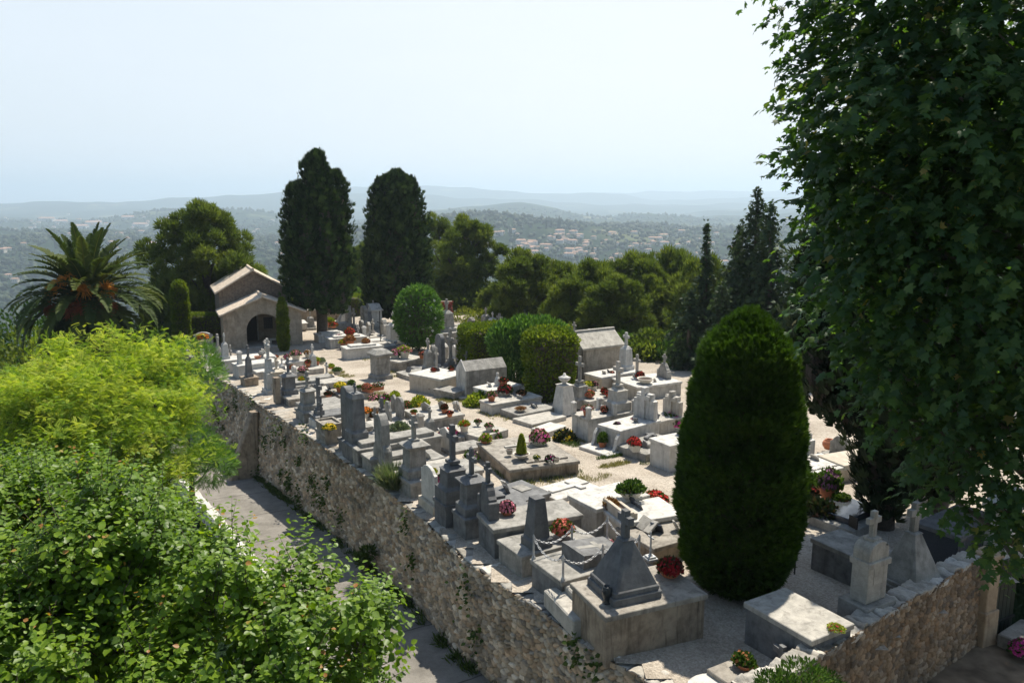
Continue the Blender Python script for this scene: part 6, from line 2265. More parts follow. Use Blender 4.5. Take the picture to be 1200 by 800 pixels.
# wall with a red creeper
A = Vector(((519 - 600) / F * 68, 68, gz(0, 68)))
root = thing('boundary_wall', 'pale wall fragment covered by a red creeper beyond the round bush', 'wall', A, R(8))
hh = Zat(519, 346, 68).z - A.z
hh -= .5
mb = MB(); mb.box(1.5, .4, -1, hh, 0, 0, .03); mb.build('wall_face', M['brown'], root)
pp_ = np.stack([RS.uniform(-.75, .75, 500), np.full(500, -.24) - .08 * RS.rand(500), hh - 2.6 * RS.rand(500) ** 1.3], 1)
link('creeper', leaves('creeper', OVATE, pp_, np.array([0, -.4, -.8]) + RS.normal(size=(500, 3)) * .4, np.array([0, -1, .2]) + RS.normal(size=(500, 3)) * .3, .16, ML['red_vine']), root)

# ---------------------------------------------------------------- shaded graves at right
RT = 'graves in the shade at right'
s_, l_, w_ = slab3('low cream tomb edged with a line of pebbles, in the sun beyond the clipped cone', (918, 540), (943, 557), (1003, 545), .5, 'cream', lidmat='white', group=RT)
mb = MB()
rng = np.random.RandomState(3)
per = []
for t in np.linspace(0, 1, 52)[:-1]:
    q = t * 4
    x0, x1, y0, y1 = .5, l_ - .2, -w_ / 2 + .25, w_ / 2 - .25
    k = int(q); f_ = q - k
    per.append([(x0 + (x1 - x0) * f_, y0), (x1, y0 + (y1 - y0) * f_), (x1 - (x1 - x0) * f_, y1), (x0, y1 - (y1 - y0) * f_)][k])
for (x, y) in per:
    mb.ico((x + rng.normal() * .015, y + rng.normal() * .015, .51), .045 + .02 * rng.rand(), 1, sq=(1, .8, .6))
o = mb.build('pebble_border', M['grey'], s_); o['kind'] = 'stuff'
grave('white upright stone behind the pebbled cream tomb, left one', 'triple', 938, 531, .2, 499, 1.0, .25, 'white', (1.9, 1.1, .2), d='e', at=.2, group=RT)
grave('grey headstone behind the pebbled cream tomb, by the terracotta jar', 'shoulder', 985, 532, .2, 511, .8, .2, 'grey', (1.9, 1.1, .2), d='e', at=.2, group=RT)
s_, l_, w_ = slab3('dark kerbed grave with a polished slab and several potted plants, behind the clipped cone', (946, 598), (1000, 622), (1040, 606), .25, 'grey', group=RT)
mb = MB(); mb.box(1.5, 1.2, .252, .42, l_ * .62, .1, .02); mb.build('polished_slab', M['granite'], s_)
# slab and round-topped stone against the right wall
A, B, C_, D_ = (G(*p, .9) for p in ((873, 705), (918, 687), (997, 726), (957, 750)))
ax = ((D_ - A) + (C_ - B)) / 2; Ln = ax.length; ax.normalize()
W_ = ((B - A).length + (C_ - D_).length) / 2
mid = (A + B) / 2
RA = math.atan2(ax.y, ax.x)
t65 = thing('tomb', 'pale flat slab tomb under a round-topped headstone with a cross, against the curved wall', 'tomb', (mid.x, mid.y, gz(mid.x, mid.y)), RA, RT)
slab_parts(t65, Ln, W_, .9, M['dark'], 0, lidmat=M['pale'])
hd = local_of(t65, G(1016, 703, .64))
mb = MB(); mb.box(.7, .95, -.1, .7, 0, 0, .02); o = mb.build('plinth', M['grey'], t65); o.location = (hd.x, hd.y, 0)
hx = (hd.x, hd.y)
a = RA
wy = mid.y + hx[0] * math.sin(a) + hx[1] * math.cos(a)
before = set(o.name for o in t65.children)
head_parts(t65, 'roundcross', .702, Zat(1024, 597, wy).z - t65.location.z, .62, .40, M['pale'], 0)
for o in t65.children:
    if o.name not in before:
        o.location = (hx[0], hx[1], 0)
# pyramid with cross behind it
g = G(1066, 672, .64)
t66 = thing('tomb', 'dark block tomb with a steep grey pyramid and cross, right of the round-topped headstone', 'tomb', (g.x, g.y, gz(g.x, g.y)), RA + PI, RT)
slab_parts(t66, 1.7, 1.1, .75, M['dark'], .56, lidmat=M['grey'])
head_parts(t66, 'pyramid', .3, Zat(1062, 589, g.y).z - t66.location.z, 1.05, 1, M['grey'])
# dark tomb and white monument further right
g = G(1108, 655)
t67 = thing('tomb', 'black polished tomb half hidden by the hanging plane leaves', 'tomb', (g.x, g.y, gz(g.x, g.y)), RA + R(95), RT)
slab_parts(t67, 2.2, 1.1, .95, M['granite'], -.6, lidmat=M['slate'])
g = G(1172, 650)
t68 = thing('tomb', 'white gabled monument with a grey panel glimpsed through the plane leaves', 'tomb', (g.x, g.y, gz(g.x, g.y)), RA + R(12), RT)
H_ = Zat(1172, 568, g.y).z - t68.location.z
mb = MB(); mb.box(.5, 1.2, -.1, H_ - .5, 0, 0, .02); mb.build('headstone', M['white'], t68)
mb = MB(); mb.extr([(-.75, H_ - .498), (.75, H_ - .498), (.78, H_ - .3), (.45, H_ - .32), (0, H_), (-.45, H_ - .32), (-.78, H_ - .3)], -.32, .32); mb.build('pediment', M['white'], t68)
mb = MB(); mb.box(.02, .9, .4, H_ - .7, -.26, 0, .005); mb.build('inscription_panel', M['grey'], t68)
for i, (px, py, lab) in enumerate([(1045, 560, 'sunlit pale tomb seen between the dark cypress trunks'), (1100, 545, 'pale tomb glimpsed through the plane leaves at right'), (1150, 560, 'sunlit low tomb behind the white gabled monument'), (1190, 530, 'pale slab tomb at the right edge behind the leaves'), (1120, 580, 'low pale tomb beyond the black polished tomb')]):
    g = G(px, py)
    root = thing('tomb', lab, 'tomb', (g.x, g.y + 1, gz(g.x, g.y + 1)), rz_for(30, 'e') + R(i * 7 - 10), RT)
    slab_parts(root, 2.2, 1.2, .6, M[['cream', 'white', 'pale'][i % 3]], 0)
    head_parts(root, ['shoulder', 'triple', 'gable', 'round', 'stelecross'][i], .602, 1.5, .9, .25, M['pale'], i)
# bottom edge
g = G(868, 790, .32)
t70 = thing('tomb', 'low grey slab with a terracotta pot at the bottom edge', 'tomb', (g.x, g.y, gz(g.x, g.y)), RA, RT)
slab_parts(t70, 1.5, .8, .32, M['concrete'], -.45)
g = G(836, 806, .22)
t71 = thing('tomb', 'white slab with a rounded end at the bottom edge', 'tomb', (g.x, g.y, gz(g.x, g.y)), RA, RT)
mb = MB(); mb.loft([[(x, y, z) for x, y in [(1.4, -.42), (1.4, .42)] + [(-.1 - .35 * math.sin(t), .42 * math.cos(t)) for t in np.linspace(0, PI, 11)]] for z in (-.1, .22)]); mb.build('grave_lid', M['white'], t71)
g = G(916, 782, .1)
t72 = thing('stone_cross', 'small weathered stone cross against the wall at the bottom edge', 'cross', (g.x, g.y, gz(g.x, g.y)), RA + R(80), RT)
head_parts(t72, 'cross', 0, Zat(918, 756, g.y).z - t72.location.z, .46, .2, M['dark'], 0)

# little black sign stakes
for (px, py, top, lab) in [(931, 672, 639, 'small black plaque on a stake beside the clipped cone'), (1002, 630, 606, 'small black plaque on a stake before the dark kerbed grave')]:
    g = G(px, py)
    root = thing('sign_stake', lab, 'sign', g, R(20))
    H_ = Zat(px, top, g.y).z - g.z
    mb = MB(); mb.tube([(0, 0, -.1), (0, 0, H_ - .1)], .02, 6); mb.build('stake', M['iron'], root)
    mb = MB(); mb.box(.03, .32, H_ - .32, H_, -.02, .08, .006); mb.build('plaque', M['iron'], root)

# iron railing at the far end of the rampart
A, B = G(212, 404), G(236, 423)
root = thing('iron_railing', 'dark rusty railing at the far end of the rampart beside the golden tree', 'railing', (A.x, A.y, gz(A.x, A.y)), math.atan2(B.y - A.y, B.x - A.x))
L_ = math.hypot(B.x - A.x, B.y - A.y)
mb = MB()
for k in range(int(L_ / .13)):
    mb.tube([(k * .13, 0, 0), (k * .13, 0, 1.0)], .012, 5)
mb.tube([(0, 0, 1.0), (L_, 0, 1.0)], .022, 6); mb.tube([(0, 0, .15), (L_, 0, .15)], .02, 6)
mb.build('railing_bars', plain('rusty_iron', (.10, .05, .035), rough=.8), root)

# loose pieces on the nearest tomb
g = G(684, 716, .55)
root = thing('stone_ledge', 'broken pale stone ledge lying on the coping beside the nearest tomb', 'stone', G(672, 718, .1), t1.rotation_euler.z)
mb = MB(); mb.box(.75, 1.45, -.1, .28, 0, 0, .03); mb.box(.16, 1.2, .282, .42, .1, .05, .03); mb.build('block', M['pale'], root)
g = G(711, 706, .95)
root = thing('glass_vase', 'dark green glass vase at the foot of the pyramid', 'vase', g)
mb = MB(); mb.lathe([(.08, 0), (.09, .02), (.05, .05), (.075, .1), (.1, .2), (.105, .27), (.085, .34), (.075, .36), (.06, .35), (.06, .1), (.002, .08)], 16); mb.build('vase', M['darkpot'], root, smooth=True)
root = thing('altar_crucifix', 'small grey metal crucifix stand on the corner of the nearest tomb', 'crucifix', G(762, 655, .95), t1.rotation_euler.z)
mb = MB(); mb.box(.26, .26, 0, .05, 0, 0, .01); mb.box(.2, .2, .052, .09, 0, 0, .01); mb.lathe([(.06, .09), (.03, .13), (.022, .2), (.03, .22), (.018, .25)], 10); mb.build('foot', M['steel'], root)
add_cross(root, .42, .24, mat=M['steel'], t=.035, w=.22, foot=False)


# ---------------------------------------------------------------- chapel
def chapel():
    f0 = G(264, 409.5)
    a = R(24)
    W = 5.1
    ax = Vector((math.cos(a), math.sin(a), 0)); ay = Vector((-ax.y, ax.x, 0))
    c = f0 + ax * W / 2
    zb = gz(c.x, c.y)
    root = thing('chapel', 'small old stone chapel with a tiled gable roof and an arched open porch', 'chapel', (c.x, c.y, zb), a)
    wall = stone('old_chapel_plaster', (.46, .385, .295), (.27, .225, .17), stain=(.09, .08, .07), amount=.5, scale=.7, lichen=(.27, .25, .22), bump=.6)
    rub = stone('chapel_rubble', (.28, .22, .17), (.15, .12, .10), stain=(.045, .038, .034), amount=.4, scale=2.2, bump=.9)
    ph, pr_ = 2.35, 1.05      # porch eave and rise
    D1, D2 = 2.8, 4.6
    # porch front with round arch
    dw, sp = 1.12, 1.2
    arch = [(dw * math.cos(t), sp + dw * .98 * math.sin(t)) for t in np.linspace(0, PI, 21)]
    mb = MB()
    for s in (-1, 1):
        pr = [(s * W / 2, -.3), (s * W / 2, ph), (0, ph + pr_), (0, sp + dw * .98)] + [(s * abs(y), z) for y, z in arch[:11][::-1]] + [(s * dw, -.3)]
        mb.extr(pr, 0, .42, b=.004, axis='y')
    for s in (-1, 1):
        mb.box(.4, D1 - .424, -.3, ph - .02, s * (W / 2 - .2), .424 + (D1 - .424) / 2, .01)
    mb.build('porch_wall', wall, root)
    mb = MB()
    mh, mr = 3.6, 1.35
    off = -.25
    mb.extr([(-W / 2 + .25 + off, -.3), (W / 2 - .25 + off, -.3), (W / 2 - .25 + off, mh), (off, mh + mr), (-W / 2 + .25 + off, mh)], D1 + .002, D1 + D2, b=.01, axis='y')
    mb.build('wall', rub, root)
    tile = stone('old_roof_tile', (.68, .57, .45), (.48, .39, .30), stain=(.24, .20, .15), amount=.5, scale=1.4, bump=.5)

    def roof(name, w_, e, rise, y0, y1, cx):
        mb = MB()
        n = 7
        for s in (-1, 1):
            half = w_ / 2 + .28
            sl = rise / (w_ / 2)
            # rows of barrel tiles running down the slope
            m_ = int((y1 - y0) / .22)
            for k in range(m_):
                yc = y0 + (k + .5) * (y1 - y0) / m_
                rw_ = (y1 - y0) / m_ * .56
                rings = []
                for q in np.linspace(0, 1, 7):
                    x = cx + s * half * q
                    z = e + rise - sl * half * q + .10 + .012 * math.sin(k * 3 + q * 20)
                    rings.append([(x, yc + rw_ * math.cos(t), z + rw_ * .55 * math.sin(t)) for t in np.linspace(0, PI, 6)] + [(x, yc - rw_, z - .06), (x, yc + rw_, z - .06)])
                mb.loft(rings)
            mb.loft([[(cx, y0, e + rise + .02), (cx + s * half, y0, e + rise - sl * half + .02), (cx + s * half, y0, e + rise - sl * half + .10), (cx, y0, e + rise + .10)],
                     [(cx, y1, e + rise + .02), (cx + s * half, y1, e + rise - sl * half + .02), (cx + s * half, y1, e + rise - sl * half + .10), (cx, y1, e + rise + .10)]])
        mb.tube([(cx, y0 - .02, e + rise + .14), (cx, y1, e + rise + .14)], .11, 8)
        mb.build(name, tile, root)
    roof('porch_roof', W, ph, pr_, -.28, D1, 0)
    roof('roof', W - .5, mh, mr, D1 - .25, D1 + D2 + .2, off)
    mb = MB(); mb.box(.95, .06, 0, 1.95, -.62, D1 - .04, .01); d_ = mb.build('door', plain('dark_chapel_door', (.022, .018, .015), rough=.7), root)
    mb = MB()
    for k, (x, z0, z1) in enumerate(((-1.14, 0, 2.05), (-.1, 0, 2.05))):
        mb.box(.09, .08, z0, z1, x, D1 - .045, .01)
    mb.box(1.14, .08, 2.052, 2.14, -.62, D1 - .045, .01)
    mb.build('door_frame', M['pale'], d_)
    inner = MB(); inner.box(W - .84, .1, -.2, ph + .6, 0, D1 - .055, .01)
    mb = MB(); mb.box(.62, .05, .85, 1.65, .62, D1 - .125, .008); wn = mb.build('window', M['shutter'], root)
    mb = MB()
    for k in range(5):
        mb.tube([(.36 + .13 * k, D1 - .17, .85), (.36 + .13 * k, D1 - .17, 1.65)], .012, 5)
    mb.build('window_bars', M['iron'], wn)
    mb = MB(); mb.box(1.1, .3, .3, .42, .9, .9, .02); mb.box(.15, .25, 0, .30, .5, .9, .01); mb.box(.15, .25, 0, .30, 1.3, .9, .01); mb.build('stone_bench', M['pale'], root)
    mb = MB(); mb.box(W - .9, .04, -.2, ph, 0, D1 - .022, .01); mb.build('inner_wall', wall, root)
    mb = MB(); mb.box(W - .1, D1, -.2, .05, 0, D1 / 2, .02); mb.build('porch_floor', M['pale'], root)


chapel()
# ================================================================== pots, flowers and weeds
BL = {}
for k, c in dict(red=(.55, .03, .025), darkred=(.26, .010, .014), coral=(.62, .16, .11), pink=(.70, .25, .32), magenta=(.60, .06, .28), orange=(.80, .22, .015), yellow=(.80, .58, .03), white=(.80, .78, .72), purple=(.30, .12, .24), rust=(.36, .14, .05)).items():
    BL[k] = plain(k + '_petal', c, rough=.7, var=.25, scale=12, spec=.2)
ML['pot_green'] = leafmat('pot_plant_leaf', [(0, (.035, .075, .015)), (.6, (.07, .13, .025)), (1, (.13, .20, .04))], .3)
ML['pot_yellow_green'] = leafmat('yellow_green_pot_leaf', [(0, (.14, .20, .02)), (.6, (.26, .32, .03)), (1, (.40, .42, .06))], .35)
ML['pot_silver'] = leafmat('silver_pot_leaf', [(0, (.10, .14, .08)), (1, (.26, .30, .20))], .2)
ML['pot_dark'] = leafmat('dark_pot_leaf', [(0, (.02, .035, .018)), (.6, (.035, .055, .02)), (.9, (.07, .05, .03)), (1, (.12, .05, .05))], .2)
ML['pot_rust'] = leafmat('rusty_pot_leaf', [(0, (.12, .05, .02)), (.6, (.25, .12, .05)), (1, (.35, .22, .10))], .3)
_pm = {}


def pot_mesh(kind, mat):
    key = ('p', kind, mat)
    if key not in _pm:
        mb = MB()
        if kind == 'bowl':
            mb.lathe([(.45, 0), (.55, .06), (.85, .35), (1.0, .58), (1.06, .60), (1.06, .68), (.96, .68), (.90, .56)], 18, cap1=False)
        elif kind == 'pot':
            mb.lathe([(.62, 0), (.66, .05), (.90, 1.05), (1.02, 1.07), (1.04, 1.30), (.94, 1.30), (.90, 1.18)], 16, cap1=False)
        elif kind == 'urn':
            mb.lathe([(.5, 0), (.52, .1), (.28, .25), (.25, .4), (.7, .8), (.9, 1.2), (.95, 1.5), (1.05, 1.55), (.9, 1.6), (.85, 1.45)], 14, cap1=False)
        elif kind == 'box':
            mb.stack([(2.6, 1.2, 0), (2.7, 1.3, .85), (2.8, 1.4, .87), (2.8, 1.4, 1.0), (2.55, 1.15, 1.0), (2.5, 1.1, .9)], c=.05)
        _pm[key] = mb.mesh('pot', M[mat])
        if kind != 'box':
            _pm[key].polygons.foreach_set('use_smooth', [len(p.vertices) == 4 for p in _pm[key].polygons])
    return _pm[key]


RIM = {'bowl': .60, 'pot': 1.2, 'urn': 1.5, 'box': .93, None: 0}


def plant_mesh(kind, shape):
    """a mound of leaves above the rim of a unit pot"""
    key = ('l', kind, shape)
    if key not in _pm:
        z = RIM[shape]
        n = 520
        d = rand_dirs(n); d[:, 2] = np.abs(d[:, 2])
        sx = 1.5 if shape == 'box' else 1.12
        p = d * (.35 + .75 * RS.rand(n, 1) ** .6) * np.array([sx, 1.0, .85]) + np.array([0, 0, z - .05])
        _pm[key] = leaves('potted_leaves', OVATE, p, d + np.array([0, 0, .5]) + RS.normal(size=(n, 3)) * .4, d + RS.normal(size=(n, 3)) * .5, .25 + .18 * RS.rand(n), ML[kind], None, .95)
    return _pm[key]


def bloom_mesh(col, shape, dense):
    key = ('b', col, shape, dense)
    if key not in _pm:
        z = RIM[shape]
        n = {0: 30, 1: 75, 2: 170}[dense]
        d = rand_dirs(n); d[:, 2] = np.abs(d[:, 2]) * .9 + .12
        d = nrm(d)
        sx = 1.55 if shape == 'box' else 1.18
        p = d * (.95 + .2 * RS.rand(n, 1)) * np.array([sx, 1.05, .92]) + np.array([0, 0, z - .02])
        _pm[key] = leaves('petals', PETAL, np.concatenate([p, p]), np.concatenate([d, d + RS.normal(size=d.shape) * .5]), rand_dirs(2 * n), np.tile(.20 + .13 * RS.rand(n), 2), BL[col], None)
    return _pm[key]


def pot(label, px, py, h, r, shape='bowl', mat='terracotta', leaf='pot_green', bloom=None, dense=1, bloom2=None, tall=1.0, name=None, rz=None, cat=None, group=None):
    g = G(px, py, h)
    z = gz(g.x, g.y) + h
    r *= .82 if py < 560 else .92
    if name is None:
        name = 'flower_pot' if shape else 'flowering_plant'
        if not bloom and not shape:
            name = 'small_shrub'
        elif not bloom:
            name = 'plant_pot'
    root = thing(name, label, cat or ('flower pot' if shape and bloom else 'plant pot' if shape else 'flowers' if bloom else 'shrub'), (g.x, g.y, z), (px * .37) % 6.28 if rz is None else rz, group or 'potted flowers on the graves', r)
    q_ = np.random.RandomState(int(px * 7 + py * 13))
    if name in ('flower_pot', 'flowering_plant', 'plant_pot', 'small_shrub'):
        root.scale = (r * q_.uniform(.85, 1.15), r * q_.uniform(.85, 1.15), r * q_.uniform(.85, 1.2))
    if shape:
        link('pot', pot_mesh(shape, mat), root)
        mb = ('s', shape)
        if mb not in _pm:
            m_ = MB()
            zz = RIM[shape] - .06
            if shape == 'box':
                m_.box(2.5, 1.1, zz - .1, zz, 0, 0, .03)
            else:
                m_.lathe([(.93, zz - .04), (.9, zz), (.3, zz + .04), (.01, zz + .05)], 12)
            _pm[mb] = m_.mesh('soil', M['soil'])
        link('soil', _pm[mb], root)
    if leaf:
        o = link('foliage', plant_mesh(leaf, shape), root)
        o.scale = (1, 1, tall)
        if tall != 1:
            o.location.z = RIM[shape] * (1 - tall)
    if bloom:
        o = link('blossom', bloom_mesh(bloom, shape, dense), root)
        o.scale = (1, 1, tall)
        if tall != 1:
            o.location.z = RIM[shape] * (1 - tall)
    if bloom2:
        o = link('blossom', bloom_mesh(bloom2, shape, 0), root)
        o.scale = (1, 1, tall); o.rotation_euler = (0, 0, 2)
        if tall != 1:
            o.location.z = RIM[shape] * (1 - tall)
    return root


P = pot
P('terracotta bowl of dark red roses on the nearest tomb', 785, 676, .95, .26, 'bowl', 'terracotta', 'pot_dark', 'darkred', 2)
P('round terracotta pot of coral red flowers inside the chains', 659, 627, .66, .25, 'bowl', 'terracotta', 'pot_green', 'coral', 2, tall=1.25)
P('mound of dusty pink flowers in a terracotta bowl by the cross-topped headstone', 594, 603, .82, .20, 'bowl', 'terracotta', 'pot_dark', 'pink', 2, tall=1.5)
P('little pink posy behind the chained tomb', 717, 641, .66, .11, None, None, 'pot_green', 'pink', 2, tall=1.8)
P('terracotta pot of green and reddish leaves on the low slab at the bottom', 872, 783, .32, .19, 'bowl', 'terracotta', 'pot_green', 'rust', 0, tall=1.3)
P('ceramic flower wreath with yellow rim lying on the pale slab', 980, 736, .9, .16, None, None, 'pot_yellow_green', 'darkred', 0, tall=.4)
P('wide stone bowl of fresh green leaves on the pale box tomb', 739, 584, .8, .33, 'bowl', 'whitepot', 'pot_green', None)
P('bed of scarlet flowers behind the cream marble tomb', 769, 586, .2, .36, None, None, 'pot_green', 'red', 2, tall=.8)
P('dry straw-coloured plants in the trough of the cream tomb', 716, 594, .75, .22, None, None, 'pot_rust', None, tall=1.4)
P('white oval bowl overflowing with pink flowers, largest on the wide low tomb', 632, 522, .5, .38, 'bowl', 'whitepot', 'pot_green', 'pink', 1, 'magenta', tall=1.2)
P('small terracotta pot of yellow-green and pink at the left corner of the wide low tomb', 569, 520, .5, .22, 'bowl', 'terracotta', 'pot_yellow_green', 'pink', 0, tall=1.3)
P('stone cube pot with yellow and white flowers on the raised slab', 629, 541, .56, .13, 'pot', 'stonepot', 'pot_green', 'yellow', 0, 'white')
P('bouquet of white and crimson flowers leaning on the raised slab', 645, 540, .56, .17, None, None, 'pot_dark', 'magenta', 0, 'white', tall=1.4)
P('rounded ochre stone jar left of the dwarf conifer', 597, 532, .56, .16, 'pot', 'stonepot', None)
P('pale stone lump among the pots of the wide low tomb', 652, 541, .56, .15, 'pot', 'stonepot', None)
P('pale pot of bright green leaves and red flowers on the crumbling slab', 544, 506, .3, .24, 'pot', 'whitepot', 'pot_yellow_green', 'red', 0)
P('little stone urn of pink flowers at the path edge', 560, 500, .3, .15, 'urn', 'stonepot', 'pot_green', 'pink', 0)
P('pink roses in a pale pot beside the stone urn', 573, 505, .3, .18, 'pot', 'whitepot', 'pot_green', 'pink', 0)
P('leafy green clump with pink blooms spilling on to the path', 580, 514, 0, .32, None, None, 'pot_green', 'pink', 0, tall=1.3)
P('bright yellow chrysanthemums in a terracotta pot by the low concrete grave', 399, 459, .3, .30, 'pot', 'terracotta', 'pot_yellow_green', 'yellow', 2)
P('trough of scarlet geraniums at the path bend', 431, 459, .28, .26, 'box', 'terracotta', 'pot_green', 'coral', 2, tall=1.3)
P('trough of pale pink flowers right of the scarlet geraniums', 443, 457, .28, .22, 'box', 'terracotta', 'pot_green', 'pink', 0, 'white')
P('white pot of green leaves left of the scarlet geraniums', 421, 458, .28, .18, 'pot', 'whitepot', 'pot_green', None)
P('broad green plant on the low concrete grave', 412, 457, .28, .24, 'pot', 'whitepot', 'pot_green', None)
P('mound of rose pink flowers by the scarlet geraniums', 438, 468, .2, .32, None, None, 'pot_green', 'pink', 1)
P('leggy magenta flowers at the edge of the path', 452, 470, .1, .30, None, None, 'pot_green', 'magenta', 0, tall=1.5)
P('pale trough of orange marigolds behind the tallest stele', 428, 488, .3, .24, 'box', 'whitepot', 'pot_green', 'orange', 2)
P('tall rust-coloured dried plant right of the marigolds', 438, 489, .2, .2, None, None, 'pot_rust', None, tall=3.0)
P('yellow-green feathery pot plant by the path', 463, 471, .1, .26, 'pot', 'whitepot', 'pot_yellow_green', None)
P('small green conifer pot beside the feathery pot plant', 451, 478, .1, .2, 'pot', 'whitepot', 'pot_yellow_green', None)
P('red and pink flower spikes at the path edge before the plaque tomb', 477, 478, .1, .22, None, None, 'pot_green', 'coral', 0, tall=1.6)
P('round yellow-green bush at the path edge before the plaque tomb', 492, 476, 0, .5, None, None, 'pot_yellow_green', 'yellow', 0)
P('terracotta pot with a red flower on the plaque tomb', 485, 487, .5, .15, 'pot', 'terracotta', 'pot_green', 'red', 0)
P('terracotta pot of red begonias at the path corner of the plaque tomb', 527, 488, .5, .17, 'pot', 'terracotta', 'pot_dark', 'red', 1)
P('dark red leafy pot on the far edge of the plaque tomb', 521, 484, .5, .19, 'pot', 'terracotta', 'pot_dark', 'darkred', 0, tall=1.3)
P('silvery grey-green bush on the double-stepped tomb', 468, 505, .75, .38, None, None, 'pot_silver', None)
P('orange-brown dried wreath beside the silvery bush', 482, 508, .75, .18, None, None, 'pot_rust', 'orange', 0, tall=.7)
P('second dried orange posy by the stepped grey tomb', 493, 513, .6, .16, None, None, 'pot_rust', 'orange', 0)
P('bed of wild pink and red flowers beside the gabled white headstone', 525, 512, .1, .4, None, None, 'pot_green', 'magenta', 0, 'red')
P('purple and green flower tangle behind the tallest blackened cross', 552, 537, .1, .32, None, None, 'pot_green', 'purple', 0)
P('terracotta trough of pink flowers beside the white marble headstone', 520, 567, .4, .22, 'bowl', 'darkpot', 'pot_dark', 'magenta', 1)
P('white statuette base with yellow flowers behind the white marble headstone', 506, 560, .4, .17, 'pot', 'whitepot', 'pot_yellow_green', 'orange', 0)
P('magenta flowers in a glass jar by the dark flared pedestal', 540, 594, .5, .12, 'pot', 'whitepot', 'pot_dark', 'magenta', 1)
P('yellow marigolds filling the stone planter on the coping', 386, 502, .78, .30, None, None, 'pot_green', 'yellow', 2, tall=.7)
P('large pale pot of pink hydrangea right of the clipped column', 347, 423, .35, .34, 'pot', 'whitepot', 'pot_green', 'pink', 1)
P('yellow-green pot plant behind the white square post', 371, 428, .3, .26, 'pot', 'terracotta', 'pot_yellow_green', None)
P('dusty green plant in a low pot beside the path near the chapel', 377, 427, .2, .26, 'bowl', 'stonepot', 'pot_silver', None)
P('terracotta bowl of yellow-green leaves nearest the path bend', 388, 432, .3, .24, 'bowl', 'terracotta', 'pot_yellow_green', None)
P('green plant in a grey pot opposite the square pillar', 395, 439, .3, .25, 'pot', 'stonepot', 'pot_green', None)
P('red flowers in a terracotta pot left of the white square post', 361, 430, .3, .22, 'pot', 'terracotta', 'pot_green', 'red', 1)
P('red posy on the pale flat grave behind the cream pedestal', 342, 433, .45, .22, 'bowl', 'terracotta', 'pot_green', 'red', 1)
P('mauve-pink flowers on the grey flat grave by the dark pedestal', 355, 437, .4, .28, 'bowl', 'darkpot', 'pot_green', 'pink', 1)
P('deep pink flowers before the chapel column', 336, 421, .4, .22, 'bowl', 'terracotta', 'pot_green', 'magenta', 1)
P('small red posy in front of the chapel arch', 323, 420, .5, .18, 'bowl', 'terracotta', 'pot_green', 'red', 1)
P('beige dried flowers beside the pink hydrangea', 361, 420, .3, .28, 'pot', 'whitepot', 'pot_rust', 'white', 0)
P('orange and white posy on the grey flat grave behind the dark pedestal', 354, 448, .45, .2, 'bowl', 'whitepot', 'pot_yellow_green', 'orange', 0)
P('reddish potted succulent on the grey tomb in the grass', 385, 465, .35, .22, 'bowl', 'terracotta', 'pot_dark', 'darkred', 0)
P('brilliant orange flowers before the broad white headstone', 238, 404, .5, .36, 'pot', 'whitepot', 'pot_green', 'orange', 2)
P('terracotta bowl on the white flat-topped tomb before the chapel', 302, 420, .75, .24, 'bowl', 'terracotta', None)
P('pale green posy at the corner of the broad white headstone', 232, 405, .3, .3, 'pot', 'whitepot', 'pot_silver', 'white', 0)
P('dark purple wreath on the scrolled white tomb', 723, 497, .85, .15, None, None, 'pot_dark', 'purple', 0, tall=.9)
P('pink silk flowers on the scrolled white tomb', 743, 492, .85, .18, None, None, 'pot_silver', 'pink', 1, tall=.7)
P('terracotta pot of leggy green leaves at the foot of the scrolled white tomb', 706, 524, .1, .19, 'pot', 'terracotta', 'pot_green', None, tall=2.2)
P('terracotta pot of salmon pink flowers on the posted white tomb', 688, 487, .95, .24, 'pot', 'terracotta', 'pot_green', 'pink', 1)
P('dark bowl of pink and red flowers on the posted white tomb', 708, 484, .95, .19, 'bowl', 'darkpot', 'pot_dark', 'coral', 1)
P('rounded stone jar beside the cross pedestal of the posted white tomb', 722, 481, .95, .18, 'pot', 'stonepot', None)
P('large terracotta bowl of orange-red flowers behind the posted white tomb', 690, 466, .5, .28, 'bowl', 'terracotta', 'pot_green', 'coral', 2)
P('yellow flowers behind the orange-red bowl', 689, 458, .5, .28, 'pot', 'whitepot', 'pot_yellow_green', 'yellow', 0)
P('mauve flowers next to the yellow ones before the mausoleum', 696, 458, .5, .22, 'pot', 'whitepot', 'pot_dark', 'pink', 0)
P('left of two bowls of red begonias near the cross pedestal', 708, 462, .5, .22, 'bowl', 'terracotta', 'pot_dark', 'red', 1)
P('right of two bowls of red begonias near the cross pedestal', 714, 465, .5, .25, 'bowl', 'terracotta', 'pot_dark', 'red', 1)
P('wide empty white stone bowl on the slab tomb with two crosses', 756, 449, .7, .42, 'bowl', 'whitepot', None)
P('red flowers behind the wide white stone bowl', 750, 445, .7, .28, 'bowl', 'terracotta', 'pot_dark', 'red', 1)
P('tiny red posy on the large white slab by the mausoleum', 717, 437, .85, .16, None, None, 'pot_dark', 'coral', 1, tall=.8)
P('pale trough packed with dark red flowers on the broken-cross tomb', 743, 527, .3, .25, 'box', 'whitepot', 'pot_dark', 'red', 2)
P('green and pink shrub between the white headstones and the clipped cone', 788, 497, .2, .5, None, None, 'pot_green', 'magenta', 0)
P('wide ochre bowl on the grey flat slab', 610, 482, .28, .28, 'bowl', 'whitepot', 'pot_rust', None, tall=.4)
P('terracotta pot of pink and white flowers on the lower white tomb', 576, 470, .5, .24, 'pot', 'terracotta', 'pot_green', 'pink', 1)
P('round clipped yellow-green shrub at the foot of the lower white tomb', 560, 475, 0, .55, None, None, 'pot_yellow_green', None, tall=1.1)
